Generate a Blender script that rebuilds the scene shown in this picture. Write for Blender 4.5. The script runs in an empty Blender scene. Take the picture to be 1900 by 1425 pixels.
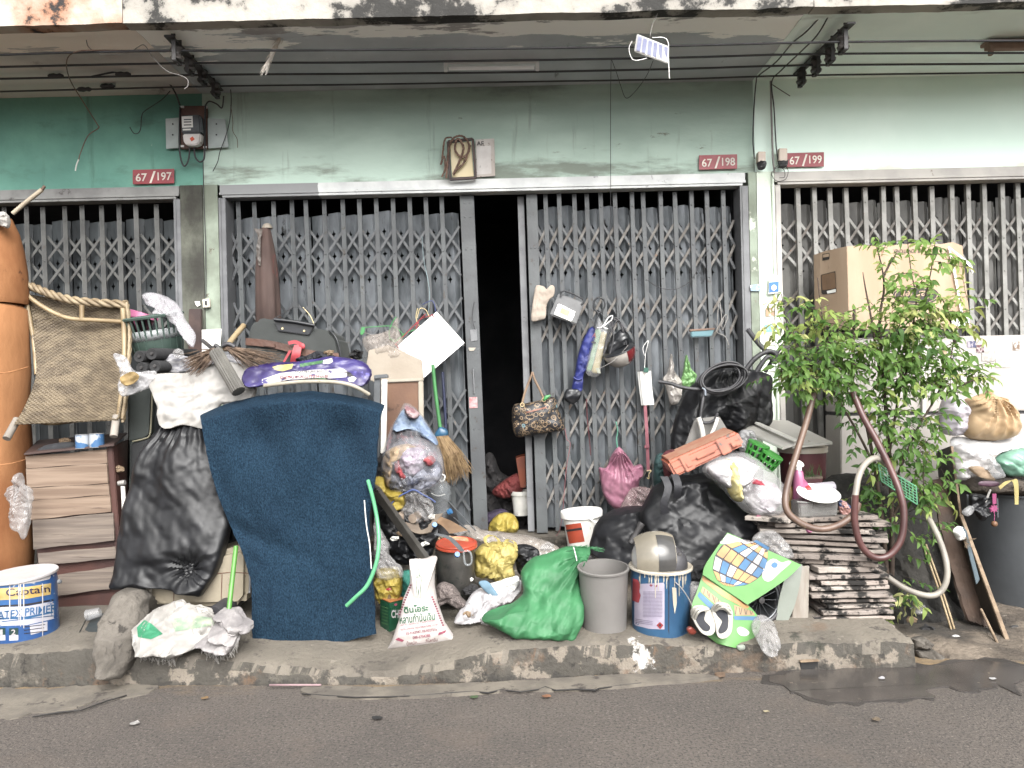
import bpy, bmesh, math, random
import numpy as np
from mathutils import Vector, Matrix, noise
from mathutils.bvhtree import BVHTree
# ---------------------------------------------------------------- camera, sky, sun, exposure
sc = bpy.context.scene
COL = sc.collection
H, F, ROLL = 1.41, 1427.0, math.radians(1.35)     # eye height (m), focal length in photo pixels, roll
CR, SR = math.cos(ROLL), math.sin(ROLL)
cam = bpy.data.cameras.new('camera'); cam_o = bpy.data.objects.new('camera', cam); COL.objects.link(cam_o)
cam.sensor_fit = 'HORIZONTAL'; cam.sensor_width = 36.0; cam.lens = 36.0*F/1900.0
cam.clip_start = .05; cam.clip_end = 400
cam_o.matrix_world = Matrix(((CR, SR, 0, 0), (0, 0, -1, 0), (-SR, CR, 0, H), (0, 0, 0, 1)))
sc.camera = cam_o
w = bpy.data.worlds.new('World'); sc.world = w; w.use_nodes = True
nt = w.node_tree; bg = nt.nodes['Background']
sky = nt.nodes.new('ShaderNodeTexSky'); sky.sky_type = 'NISHITA'; sky.sun_disc = False
SUN_EL, SUN_AZ = math.radians(42), math.radians(165)
sky.sun_elevation = SUN_EL; sky.sun_rotation = SUN_AZ; sky.dust_density = 5; sky.air_density = 1.0
hs = nt.nodes.new('ShaderNodeHueSaturation'); hs.inputs['Saturation'].default_value = .02   # overcast: an almost white sky
nt.links.new(sky.outputs[0], hs.inputs['Color']); nt.links.new(hs.outputs[0], bg.inputs[0]); bg.inputs[1].default_value = .15
sun = bpy.data.lights.new('sun', 'SUN'); sun_o = bpy.data.objects.new('sun', sun); COL.objects.link(sun_o)
sun.energy = 1.0; sun.angle = math.radians(50); sun.color = (1, .94, .86)
sd = Vector((math.sin(SUN_AZ)*math.cos(SUN_EL), math.cos(SUN_AZ)*math.cos(SUN_EL), math.sin(SUN_EL)))
sun_o.rotation_euler = sd.to_track_quat('Z', 'Y').to_euler()
vs = sc.view_settings; vs.view_transform = 'Standard'; vs.look = 'None'; vs.gamma = 1; vs.exposure = 1.72; vs.use_curve_mapping = False
sc.cycles.transparent_max_bounces = 16; sc.cycles.max_bounces = 7; sc.cycles.use_denoising = True
sc.cycles.diffuse_bounces = 3; sc.cycles.caustics_reflective = False; sc.cycles.caustics_refractive = False
# ---------------------------------------------------------------- photo pixel + distance -> point in the alley
def P(px, py, d):
    a, b = px-950.0, 712.5-py
    return Vector(((a*CR+b*SR)*d/F, d, H+(-a*SR+b*CR)*d/F))
def U(d): return d/F                                   # metres per photo pixel at distance d
def Pz(px, py, z):
    a, b = px-950.0, 712.5-py; k = (-a*SR+b*CR)/F
    return P(px, py, (z-H)/k)
rnd = random.Random(7)
# ---------------------------------------------------------------- mesh helpers
class MB:
    def __init__(s): s.v, s.f = [], []
    def add(s, vs, fs):
        o = len(s.v); s.v += [tuple(p) for p in vs]; s.f += [tuple(i+o for i in f) for f in fs]; return s
    def obox(s, c, ax, ay, az):
        c = Vector(c); ax, ay, az = Vector(ax), Vector(ay), Vector(az)
        vs = [c+i*ax+j*ay+k*az for k in (-1, 1) for j in (-1, 1) for i in (-1, 1)]
        return s.add(vs, [(0, 2, 3, 1), (4, 5, 7, 6), (0, 1, 5, 4), (2, 6, 7, 3), (0, 4, 6, 2), (1, 3, 7, 5)])
    def box(s, lo, hi):
        lo, hi = Vector(lo), Vector(hi); c = (lo+hi)/2; h = (hi-lo)/2
        return s.obox(c, (h.x, 0, 0), (0, h.y, 0), (0, 0, h.z))
    def prism(s, pts, off):
        n = len(pts); off = Vector(off); a = [Vector(p) for p in pts]
        return s.add(a+[p+off for p in a], [tuple(range(n-1, -1, -1)), tuple(range(n, 2*n))]+[(i, (i+1) % n, n+(i+1) % n, n+i) for i in range(n)])
    def tube(s, pts, r, n=8, cap=True, rs=None):
        pts = [Vector(p) for p in pts]; m = len(pts); vs = []; up = None
        for i in range(m):
            t = (pts[min(i+1, m-1)]-pts[max(i-1, 0)])
            t = t.normalized() if t.length > 1e-9 else Vector((0, 0, 1))
            if up is None: up = Vector((0, 0, 1)) if abs(t.z) < .9 else Vector((1, 0, 0))
            a = (up-t*up.dot(t)); a = a.normalized() if a.length > 1e-6 else t.orthogonal().normalized(); up = a; b = t.cross(a)
            rr = rs[i] if rs else r
            vs += [pts[i]+(a*math.cos(6.28319*k/n)+b*math.sin(6.28319*k/n))*rr for k in range(n)]
        fs = [(i*n+k, i*n+(k+1) % n, (i+1)*n+(k+1) % n, (i+1)*n+k) for i in range(m-1) for k in range(n)]
        if cap: fs += [tuple(range(n-1, -1, -1)), tuple(range((m-1)*n, m*n))]
        return s.add(vs, fs)
    def lathe(s, base, prof, n=32, ax=(0, 0, 1), sq=1.0, jit=None):
        base = Vector(base); ax = Vector(ax).normalized(); a = ax.orthogonal().normalized()
        if abs(ax.z) > .5: a = (Vector((1, 0, 0))-ax*ax.x).normalized()
        b = ax.cross(a); vs = []
        for i, (r, h) in enumerate(prof):
            for k in range(n):
                q = 6.28319*k/n; rr = r*(1+(jit(q, h) if jit else 0))
                vs.append(base+ax*h+a*(rr*math.cos(q))+b*(rr*sq*math.sin(q)))
        m = len(prof)
        fs = [(i*n+k, i*n+(k+1) % n, (i+1)*n+(k+1) % n, (i+1)*n+k) for i in range(m-1) for k in range(n)]
        if prof[0][0] > 1e-5: fs.append(tuple(range(n-1, -1, -1)))
        if prof[-1][0] > 1e-5: fs.append(tuple(range((m-1)*n, m*n)))
        return s.add(vs, fs)
    def ball(s, c, r, n=14, m=9, sc3=(1, 1, 1)):
        c = Vector(c); vs = [c+Vector((r*sc3[0]*math.sin(math.pi*i/m)*math.cos(6.28319*k/n), r*sc3[1]*math.sin(math.pi*i/m)*math.sin(6.28319*k/n), r*sc3[2]*math.cos(math.pi*i/m))) for i in range(m+1) for k in range(n)]
        return s.add(vs, [(i*n+k, (i+1)*n+k, (i+1)*n+(k+1) % n, i*n+(k+1) % n) for i in range(m) for k in range(n)])
    def grid(s, rows, th=0.0):
        m, n = len(rows), len(rows[0]); A = np.array([[tuple(p) for p in r] for r in rows], float)
        fs = [(i*n+j, i*n+j+1, (i+1)*n+j+1, (i+1)*n+j) for i in range(m-1) for j in range(n-1)]
        if th == 0: return s.add(A.reshape(-1, 3), fs)
        du = np.gradient(A, axis=1); dv = np.gradient(A, axis=0); N = np.cross(du, dv)
        N /= np.linalg.norm(N, axis=2, keepdims=True)+1e-12
        B = A+N*th; o = m*n
        f2 = fs+[tuple(o+i for i in reversed(f)) for f in fs]
        for i in range(m-1):
            f2.append((i*n, (i+1)*n, o+(i+1)*n, o+i*n)); f2.append((i*n+n-1, o+i*n+n-1, o+(i+1)*n+n-1, (i+1)*n+n-1))
        for j in range(n-1):
            f2.append((j, o+j, o+j+1, j+1)); f2.append(((m-1)*n+j, (m-1)*n+j+1, o+(m-1)*n+j+1, o+(m-1)*n+j))
        return s.add(np.concatenate([A.reshape(-1, 3), B.reshape(-1, 3)]), f2)
    def mesh(s, smooth=False, bev=0, seg=2, fix=True, ang=None):
        me = bpy.data.meshes.new('m'); me.from_pydata(s.v, [], s.f)
        if bev or fix:
            b = bmesh.new(); b.from_mesh(me)
            if fix: bmesh.ops.remove_doubles(b, verts=b.verts, dist=1e-5); bmesh.ops.recalc_face_normals(b, faces=b.faces)
            if bev: bmesh.ops.bevel(b, geom=[e for e in b.edges if len(e.link_faces) == 2 and e.calc_face_angle(0) > .5], offset=bev, segments=seg, affect='EDGES', clamp_overlap=True)
            b.to_mesh(me); b.free()
        if smooth:
            me.shade_smooth()
            if ang: me.set_sharp_from_angle(angle=ang)
        elif bev:
            me.shade_smooth(); me.set_sharp_from_angle(angle=.6)
        me.update(); return me
def spline(pts, k=6, closed=False):
    pts = [Vector(p) for p in pts]; n = len(pts); out = []
    for i in range(n if closed else n-1):
        g = (lambda j: pts[j % n]) if closed else (lambda j: pts[max(0, min(n-1, j))])
        a, b, c, d = g(i-1), g(i), g(i+1), g(i+2)
        for q in range(k):
            t = q/k; out.append(.5*((2*b)+(c-a)*t+(2*a-5*b+4*c-d)*t*t+(3*b-a-3*c+d)*t**3))
    if not closed: out.append(pts[-1])
    return out
WORLD = {}
def link(name, data, parent=None, loc=None):
    o = bpy.data.objects.new(name, data); COL.objects.link(o)
    if parent is not None: o.parent = parent
    pw = WORLD[parent] if parent is not None else Vector((0, 0, 0))
    l = Vector(loc) if loc is not None else pw
    o.location = l-pw; WORLD[o] = l.copy(); return o
def tag(o, label, cat, group=None, kind=None):
    if label: o['label'] = label
    if cat: o['category'] = cat
    if group: o['group'] = group
    if kind: o['kind'] = kind
    return o
def thing(name, label, cat, loc, group=None):
    return tag(link(name, None, None, loc), label, cat, group)
def base_of(me):
    v = np.empty(len(me.vertices)*3); me.vertices.foreach_get('co', v); v = v.reshape(-1, 3)
    return Vector(((v[:, 0].min()+v[:, 0].max())/2, (v[:, 1].min()+v[:, 1].max())/2, v[:, 2].min()))
def part(parent, name, me, m, label=None, own=False):
    """me holds alley coordinates; the origin moves to the parent (or to the piece's own base)"""
    if isinstance(me, MB): me = me.mesh()
    loc = base_of(me) if own or parent is None else WORLD[parent]
    me.transform(Matrix.Translation(-loc)); o = link(name, me, parent, loc)
    me.name = name
    if m: me.materials.append(m)
    if label: o['label'] = label
    return o
def solo(name, label, cat, me, m, group=None, kind=None):
    return tag(part(None, name, me, m), label, cat, group, kind)
def inst(parent, name, me, loc, rot=None, scl=None):
    o = link(name, me, parent, loc)
    if rot is not None: o.rotation_euler = rot
    if scl is not None: o.scale = scl
    return o
# ---------------------------------------------------------------- soft shapes
def crease(p, s, f, seed, oc=3):
    v = 0; a = 1; q = Vector(p)*f+Vector((seed*3.7, seed*1.3, seed*2.1))
    for i in range(oc):
        v += a*(1-2.2*abs(noise.noise(q))); q = q*2.07+Vector((5.2, 1.7, 9.1)); a *= .5
    return v*s
FD_ = {}
def fold(p, s, f, seed):
    if seed not in FD_:
        R = random.Random(seed*13+5); FD_[seed] = [(Vector((R.gauss(0, 1), R.gauss(0, .35), R.gauss(0, 1))).normalized(), R.uniform(.3, 1.5), R.random(), R.uniform(.5, 1)) for _ in range(6)]
    w_ = noise.noise(p*3.1+Vector((seed*2.3, 0, 0)))*.9; v = 0
    for i, (k, fr, ph, a) in enumerate(FD_[seed]):
        x = p.dot(k)*f*fr*.55+ph+w_*(1 if i % 2 else -.8); v += a/(.5+fr)*(4*abs(x-math.floor(x+.5))-1)
    return v*s*.55
def resample(pts, n, closed=True):
    pts = [Vector((p[0], p[1], 0)) for p in pts]
    if closed: pts = pts+[pts[0]]
    L = [0]
    for i in range(len(pts)-1): L.append(L[-1]+(pts[i+1]-pts[i]).length)
    out = []; j = 0
    for k in range(n):
        t = L[-1]*k/(n if closed else n-1)
        while j < len(L)-2 and L[j+1] < t: j += 1
        u = (t-L[j])/max(L[j+1]-L[j], 1e-9); out.append(pts[j].lerp(pts[j+1], u))
    return out
def dep(d, py, y0, y1):
    return d[0]+(d[1]-d[0])*((py-y0)/max(y1-y0, 1e-6)) if isinstance(d, tuple) else d
def pillow(out, d, th, n=120, rings=24, cr=.012, cf=9, seed=1, back=.7, tie=None, pleat=.012, sm=True, c=None, power=.36, oc=3, jag=.015, pk=22, shp=.75, kc=.15):
    """a stuffed soft body: its outline in photo pixels at distance d (or (top, bottom)), bulging th towards the street and back*th behind"""
    if sm: out = [(p.x, p.y) for p in spline([Vector((x, y, 0)) for x, y in out], 6, True)]
    o2 = resample(out, n); ys = [p.y for p in o2]; y0, y1 = min(ys), max(ys)
    if c is None: c = (sum(p.x for p in o2)/n, sum(ys)/n)
    c = Vector((c[0], c[1], 0)); vs = []; fs = []
    tw = P(tie[0], tie[1], dep(d, tie[1], y0, y1)) if tie else None
    def pt(p, t, side, k):
        dd = dep(d, p.y, y0, y1); hgt = max(0, 1-t*t)**power
        q = P(p.x, p.y, dd); fade = .25+.75*min(1, hgt*1.6)
        dy = (-th if side else back*th)*hgt
        dy += -(1 if side else -.6)*(kc*crease(q, cr, cf, seed+(0 if side else 9), oc)+fold(q, cr*1.05, cf*1.6, seed)+fold(q, cr*.4, cf*4.2, seed+50)+fold(q, cr*.09, cf*10, seed+90))*fade
        if tw is not None:
            r = (q-tw); l = math.hypot(r.x, r.z); an = math.atan2(r.z, r.x)
            dy += pleat*math.sin(an*pk+4*noise.noise(Vector((an*2, l*3, seed))))*math.exp(-l*7)*min(1, l*12)*fade*(1 if side else -1)
        f = 1-(th*hgt*.0)/dd
        return q+Vector((crease(q, cr*.35, cf*.8, seed+4, 2)*fade, dy, crease(q, cr*.35, cf*.8, seed+6, 2)*fade))
    R = random.Random(seed)
    jg = [1+jag*(R.random()-.5) for _ in range(n)]
    for side in (1, 0):
        for i in range(rings+1 if side else rings):
            t = .5*math.sin(i/rings*math.pi/2)+.5*i/rings
            if i == 0: vs.append(pt(c, 0, side, 0)); continue
            for k in range(n):
                vs.append(pt(c.lerp(o2[k], t*(jg[k] if i == rings else 1)), t, side, k))
    F0 = 0
    for k in range(n): fs.append((0, 1+k, 1+(k+1) % n))
    for i in range(1, rings):
        for k in range(n): a = 1+(i-1)*n; fs.append((a+k, a+n+k, a+n+(k+1) % n, a+(k+1) % n))
    o = 1+rings*n; rim = 1+(rings-1)*n
    for k in range(n): fs.append((o, o+1+(k+1) % n, o+1+k))
    for i in range(1, rings-1):
        for k in range(n): a = o+1+(i-1)*n; fs.append((a+k, a+(k+1) % n, a+n+(k+1) % n, a+n+k))
    a = o+1+(rings-2)*n
    for k in range(n): fs.append((a+k, a+(k+1) % n, rim+(k+1) % n, rim+k))
    b = MB(); b.add(vs, fs); return b.mesh(smooth=True, ang=shp)
def sheet(cols, d, th=.004, n=40, m=40, fn=None, cr=0, cf=6, seed=1, sm=True):
    """a draped sheet between two rails of photo pixels: cols = (left rail, right rail), top to bottom; d a number, a function (u,v) or (top,bottom)"""
    L = resample(cols[0] if not sm else [(p.x, p.y) for p in spline([Vector((x, y, 0)) for x, y in cols[0]], 8)], m, False)
    R = resample(cols[1] if not sm else [(p.x, p.y) for p in spline([Vector((x, y, 0)) for x, y in cols[1]], 8)], m, False)
    rows = []
    for i in range(m):
        v = i/(m-1); row = []
        for j in range(n):
            u = j/(n-1); p = L[i].lerp(R[i], u)
            dd = d(u, v) if callable(d) else (d[0]+(d[1]-d[0])*v if isinstance(d, tuple) else d)
            ox, oy, od = fn(u, v) if fn else (0, 0, 0)
            q = P(p.x+ox, p.y+oy, dd+od)
            if cr: q = q+Vector((0, -crease(q, cr, cf, seed), 0))
            row.append(q)
        rows.append(row)
    b = MB(); b.grid(rows, th); return b.mesh(smooth=True, ang=1.0)
def tubebag(L, R, d, th, n=150, m=110, cr=.02, cf=6, seed=1, shp=.45, pw=.5, tie=None, gather=0):
    """a slack bag between a left and a right outline (photo pixels, top to bottom), closed front and back"""
    f = lambda q: resample([(p.x, p.y) for p in spline([Vector((x, y, 0)) for x, y in q], 8)], m, False)
    L, R = f(L), f(R); rows = []
    for i in range(m):
        v = i/(m-1); dd = d[0]+(d[1]-d[0])*v; e = min(1, math.sin(math.pi*v)*5+.05)**pw; row = []
        for k in range(n):
            a = 6.28319*k/n; u = .5-.5*math.cos(a); p = L[i].lerp(R[i], u); q = P(p.x, p.y, dd); s = math.sin(a); ab = abs(s)**.5*(1 if s > 0 else -1)
            w_ = (fold(q, cr, cf*1.6, seed)+fold(q, cr*.42, cf*4, seed+50)+fold(q, cr*.16, cf*9, seed+90)+crease(q, cr*.2, cf, seed))*(.15+.85*abs(s)**.5)
            w_ += gather*math.sin(u*46+3*noise.noise((u*5, v*9, seed)))*math.exp(-v*11)
            if tie:
                r = q-P(tie[0], tie[1], dd); l = math.hypot(r.x, r.z); w_ += .016*math.sin(math.atan2(r.z, r.x)*13+5*noise.noise((r.x*9, r.z*9, seed)))*math.exp(-l*13)*min(1, l*30)-.05*math.exp(-(l*14)**2)
            row.append(q+Vector((fold(q, cr*.25, cf*2, seed+7), -ab*th*e*(1 if s > 0 else .6)-(w_ if s > 0 else -w_*.5), fold(q, cr*.25, cf*2, seed+11))))
        rows.append(row+[row[0]])
    b = MB(); b.grid(rows); nn = n+1; b.f.append(tuple(range(n-1, -1, -1))); b.f.append(tuple((m-1)*nn+k for k in range(n))); return b.mesh(smooth=True, ang=shp)
def slab(pts, d, th, bev=.004):
    """a flat board: its front corners in photo pixels (one distance or one for each corner), th deep"""
    dd = d if isinstance(d, (list, tuple)) else [d]*len(pts)
    b = MB(); b.prism([P(x, y, q) for (x, y), q in zip(pts, dd)], (0, th, 0)); return b.mesh(bev=bev)
def wire(pts, r, d=None, k=6, n=7):
    """a round cord through photo pixels (px, py, distance)"""
    b = MB(); b.tube(spline([P(p[0], p[1], p[2] if len(p) > 2 else d) for p in pts], k), r, n); return b.mesh(smooth=True, ang=1.2)
def bar(a, b_, w_, t_, up=(0, 0, 1), bev=.002):
    a, b_ = Vector(a), Vector(b_); ax = (b_-a)/2; u = Vector(up); t = ax.normalized(); u = (u-t*u.dot(t)).normalized(); s = t.cross(u)
    m = MB(); m.obox((a+b_)/2, ax, u*(w_/2), s*(t_/2)); return m.mesh(bev=bev)
BV = {}
def bvh(o):
    if o in BV: return BV[o]
    me = o.data; l = WORLD[o]
    BV[o] = BVHTree.FromPolygons([v.co+l for v in me.vertices], [tuple(p.vertices) for p in me.polygons])
    return BV[o]
def project(me, target, off=.002):
    """lay a flat print (alley coordinates) onto the street side of a thing"""
    t = bvh(target) if isinstance(target, bpy.types.Object) else target; eye = Vector((0, 0, H))
    last = None
    for v in me.vertices:
        dr = (v.co-eye).normalized(); h = t.ray_cast(eye, dr)
        if h[0] is not None: v.co = h[0]-dr*off; last = (h[0]-eye).length
        elif last: v.co = eye+dr*(last-off)
    return me
def text(parent, s, px, py, wpx, hpx, d, m, rot=0, target=None, name='lettering', flip=False, off=.002, bold=.0, sub=False, shear=0):
    cu = bpy.data.curves.new('t', 'FONT'); cu.body = s; cu.offset = bold; cu.resolution_u = 3; cu.shear = shear
    o = bpy.data.objects.new('t', cu); COL.objects.link(o); bpy.context.view_layer.update()
    me = bpy.data.meshes.new_from_object(o.evaluated_get(bpy.context.evaluated_depsgraph_get()))
    bpy.data.objects.remove(o); bpy.data.curves.remove(cu)
    v = np.empty(len(me.vertices)*3); me.vertices.foreach_get('co', v); v = v.reshape(-1, 3)
    lo, hi = v.min(0), v.max(0); c, sn = math.cos(rot), math.sin(rot)
    for i, q in enumerate(v):
        x = ((q[0]-lo[0])/(hi[0]-lo[0])-.5)*wpx; y = -((q[1]-lo[1])/(hi[1]-lo[1])-.5)*hpx
        me.vertices[i].co = P(px+x*c-y*sn, py+x*sn+y*c, d)
    if target is not None:
        if sub:
            b = bmesh.new(); b.from_mesh(me); bmesh.ops.triangulate(b, faces=b.faces); bmesh.ops.subdivide_edges(b, edges=[e for e in b.edges if e.calc_length() > .02], cuts=2); b.to_mesh(me); b.free()
        project(me, target, off)
    return part(parent, name, me, m)
def patch(parent, name, pts, d, m, target=None, off=.0015, n=14, sm=False, label=None):
    """a flat print with an outline in photo pixels, laid on its thing"""
    if sm: pts = [(p.x, p.y) for p in spline([Vector((x, y, 0)) for x, y in pts], 5, True)]
    o2 = resample(pts, max(24, n*4)) if (target is not None) else [Vector((x, y, 0)) for x, y in pts]
    b = MB()
    if target is None: b.add([P(p.x, p.y, d) for p in o2], [tuple(range(len(o2)))]); me = b.mesh()
    else:
        c = sum(o2, Vector())/len(o2); N = len(o2); R = 7; vs = [P(c.x, c.y, d)]; fs = []
        for i in range(1, R+1):
            for p in o2: q = c.lerp(p, i/R); vs.append(P(q.x, q.y, d))
        fs += [(0, 1+k, 1+(k+1) % N) for k in range(N)]
        for i in range(1, R): fs += [(1+(i-1)*N+k, 1+i*N+k, 1+i*N+(k+1) % N, 1+(i-1)*N+(k+1) % N) for k in range(N)]
        b.add(vs, fs); me = b.mesh(smooth=True, fix=False); project(me, target, off)
    return part(parent, name, me, m, label)
# ---------------------------------------------------------------- materials
KA, SAT = 1.0, 1.0
def lin(c):
    g_ = .3*c[0]+.59*c[1]+.11*c[2]; c = [g_+(x-g_)*SAT for x in c]
    return tuple(((x/255)*KA/12.92 if x/255 <= .04045 else KA*((x/255+.055)/1.055)**2.4) for x in c)
MATS = {}
def mat(name, c1, c2=None, sc_=6, rough=.6, bump=.15, bs=60, metal=0, alpha=1, c3=None, s3=25, t3=.6, stretch=(1, 1, 1), detail=5, spec=.5, ntype='FBM', sheen=0, coat=0, trans=0, bd=.01, sss=0, lo=.35, hi=.65, rvar=.15):
    """procedural paint: two tones mixed by noise, a third in spots (dirt, rust, scuffs), fine relief"""
    if name in MATS: return MATS[name]
    m = bpy.data.materials.new(name); m.use_nodes = True; MATS[name] = m; t = m.node_tree; N = t.nodes; L = t.links.new
    bs_ = N['Principled BSDF']; g = N.new('ShaderNodeNewGeometry'); mp = N.new('ShaderNodeMapping'); mp.inputs['Scale'].default_value = stretch
    L(g.outputs['Position'], mp.inputs['Vector'])
    def nz(s, dt=detail, ty='FBM', r=.55):
        n = N.new('ShaderNodeTexNoise'); n.noise_type = ty; n.inputs['Scale'].default_value = s; n.inputs['Detail'].default_value = dt
        if 'Roughness' in n.inputs: n.inputs['Roughness'].default_value = r
        L(mp.outputs[0], n.inputs['Vector']); return n.outputs[0]
    def ramp(x, a, b):
        r = N.new('ShaderNodeMapRange'); r.inputs[1].default_value = a; r.inputs[2].default_value = b; r.interpolation_type = 'SMOOTHSTEP'; L(x, r.inputs[0]); return r.outputs[0]
    def mix(f, a, b):
        x = N.new('ShaderNodeMix'); x.data_type = 'RGBA'; L(f, x.inputs[0])
        for i, q in ((6, a), (7, b)):
            if isinstance(q, tuple): x.inputs[i].default_value = (*lin(q), 1)
            else: L(q, x.inputs[i])
        return x.outputs[2]
    c2 = c2 or tuple(max(0, int(x*.82)) for x in c1)
    f = ramp(nz(sc_), lo, hi); col = mix(f, c1, c2)
    if c3: col = mix(ramp(nz(s3, 8, r=.7), t3, t3+.06), col, c3)
    L(col, bs_.inputs['Base Color'])
    rr = N.new('ShaderNodeMapRange'); rr.inputs[3].default_value = max(.03, rough-rvar); rr.inputs[4].default_value = min(1, rough+rvar)
    L(nz(sc_*2.7), rr.inputs[0]); L(rr.outputs[0], bs_.inputs['Roughness'])
    bs_.inputs['Metallic'].default_value = metal; bs_.inputs['Alpha'].default_value = alpha
    bs_.inputs['Specular IOR Level'].default_value = spec; bs_.inputs['Sheen Weight'].default_value = sheen; bs_.inputs['Coat Weight'].default_value = coat
    bs_.inputs['Transmission Weight'].default_value = trans
    if bump:
        b = N.new('ShaderNodeBump'); b.inputs['Strength'].default_value = bump; b.inputs['Distance'].default_value = bd
        L(nz(bs, 6, ntype), b.inputs['Height']); L(b.outputs[0], bs_.inputs['Normal'])
    m['out'] = 1; return m
def plastic(name, c, rough=.35, dirt=(110, 100, 88), t3=.64, **k): return mat(name, c, tuple(int(x*.88) for x in c), rough=rough, bump=.06, bs=40, c3=dirt, t3=t3, s3=12, **k)
def film(name, c, alpha, rough=.22, bump=.35, bs=18): return mat(name, c, tuple(min(255, int(x*1.08)+8) for x in c), rough=rough, alpha=alpha, bump=bump, bs=bs, bd=.012, ntype='RIDGED_MULTIFRACTAL', sc_=14, spec=.45)
def stain_or_shade(m, color, axis=None, a=0, b=1, scale=4, thr=.6, wt=.35, soft=.08, stretch=(1, 1, 1), center=None, rad=1, detail=7, fac=1.0):
    """dirt, peeling, splashes or painted shade with a ragged edge of their own, gathered along an axis or round a place"""
    t = m.node_tree; N = t.nodes; L = t.links.new; bs_ = N['Principled BSDF']; src = bs_.inputs['Base Color'].links[0].from_socket
    g = N.new('ShaderNodeNewGeometry'); mp = N.new('ShaderNodeMapping'); mp.inputs['Scale'].default_value = stretch; L(g.outputs['Position'], mp.inputs[0])
    n = N.new('ShaderNodeTexNoise'); n.inputs['Scale'].default_value = scale; n.inputs['Detail'].default_value = detail; n.inputs['Roughness'].default_value = .65; L(mp.outputs[0], n.inputs['Vector'])
    val = n.outputs[0]
    if axis is not None or center is not None:
        r = N.new('ShaderNodeMapRange'); r.inputs[1].default_value = a; r.inputs[2].default_value = b; r.inputs[3].default_value = -wt; r.inputs[4].default_value = wt
        if center is not None:
            v = N.new('ShaderNodeVectorMath'); v.operation = 'DISTANCE'; L(g.outputs['Position'], v.inputs[0]); v.inputs[1].default_value = center; L(v.outputs['Value'], r.inputs[0])
            r.inputs[1].default_value = 0; r.inputs[2].default_value = rad; r.inputs[3].default_value = wt; r.inputs[4].default_value = -wt
        else:
            s = N.new('ShaderNodeSeparateXYZ'); L(g.outputs['True Normal' if axis == 'N' else 'Position'], s.inputs[0]); L(s.outputs[2 if axis == 'N' else axis], r.inputs[0])
        ad = N.new('ShaderNodeMath'); ad.operation = 'ADD'; L(val, ad.inputs[0]); L(r.outputs[0], ad.inputs[1]); val = ad.outputs[0]
    q = N.new('ShaderNodeMapRange'); q.interpolation_type = 'SMOOTHSTEP'; q.inputs[1].default_value = thr; q.inputs[2].default_value = thr+soft; q.inputs[4].default_value = fac; L(val, q.inputs[0])
    x = N.new('ShaderNodeMix'); x.data_type = 'RGBA'; L(q.outputs[0], x.inputs[0]); L(src, x.inputs[6]); x.inputs[7].default_value = (*lin(color), 1); L(x.outputs[2], bs_.inputs['Base Color'])
    return q.outputs[0]
# ---------------------------------------------------------------- the setting: road, raised pavement, kerb
M_road = mat('asphalt', (79, 73, 68), (69, 64, 60), sc_=1.3, rough=.88, bump=1.0, bs=110, c3=(98, 90, 84), s3=70, t3=.57, bd=.008, detail=8)
stain_or_shade(M_road, (44, 40, 39), scale=85, thr=.53, soft=.05, fac=.8, detail=3)
stain_or_shade(M_road, (106, 99, 92), scale=60, thr=.60, soft=.04, fac=.6, detail=3)
stain_or_shade(M_road, (85, 75, 67), scale=2.2, thr=.5, soft=.25, fac=.5)
stain_or_shade(M_road, (125, 118, 109), scale=38, thr=.70, soft=.02, fac=.7, detail=4)
stain_or_shade(M_road, (52, 49, 46), scale=1.1, thr=.55, soft=.25, stretch=(.6, 1.4, 1), fac=.5)
stain_or_shade(M_road, (96, 90, 84), scale=3.2, thr=.64, soft=.12, stretch=(.5, 1.5, 1), fac=.55)
stain_or_shade(M_road, (122, 102, 72), axis=1, a=3.25, b=3.72, scale=2.2, thr=.66, wt=.3, soft=.2, stretch=(.5, 2, 1), fac=.75)       # sand washed to the kerb
stain_or_shade(M_road, (41, 34, 32), center=tuple(Pz(163, 1122, 0)), rad=.22, scale=9, thr=.62, wt=.3, soft=.15, fac=.6)
stain_or_shade(M_road, (113, 106, 101), center=tuple(Pz(139, 1116, 0)), rad=.35, scale=8, thr=.68, wt=.3, soft=.12, fac=.6)
stain_or_shade(M_road, (105, 96, 86), center=tuple(Pz(84, 1074, 0)), rad=.7, scale=4, thr=.72, wt=.35, soft=.15, fac=.7)
M_conc = mat('concrete', (98, 92, 83), (78, 73, 66), sc_=2.2, rough=.9, bump=.9, bs=45, c3=(65, 60, 55), s3=9, t3=.58, bd=.012, detail=8)
stain_or_shade(M_conc, (54, 51, 46), axis='N', a=.85, b=.35, scale=4, thr=.58, wt=.32, soft=.16, fac=.9)
stain_or_shade(M_conc, (112, 104, 94), axis='N', a=.8, b=.3, scale=5.5, thr=.74, wt=.22, soft=.05, fac=.85)
stain_or_shade(M_conc, (92, 70, 52), axis='N', a=.8, b=.3, scale=3.3, thr=.78, wt=.22, soft=.1, fac=.7)
stain_or_shade(M_conc, (30, 28, 25), axis='N', a=.8, b=.3, scale=14, thr=.78, wt=.2, soft=.06, fac=.85)
stain_or_shade(M_conc, (131, 124, 113), scale=7, thr=.62, soft=.08, fac=.6)
stain_or_shade(M_conc, (54, 50, 45), scale=26, thr=.62, soft=.05, fac=.55)
stain_or_shade(M_conc, (39, 37, 34), axis=2, a=.11, b=.0, scale=9, thr=.62, wt=.18, soft=.1, fac=.8)
stain_or_shade(M_conc, (93, 77, 63), axis=0, a=-.2, b=.5, scale=5, thr=.66, wt=.12, soft=.14, fac=.6)
stain_or_shade(M_conc, (176, 173, 169), center=tuple(P(1195, 1215, 3.72)), rad=.22, scale=15, thr=.62, wt=.3, soft=.10, fac=.8)
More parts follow.
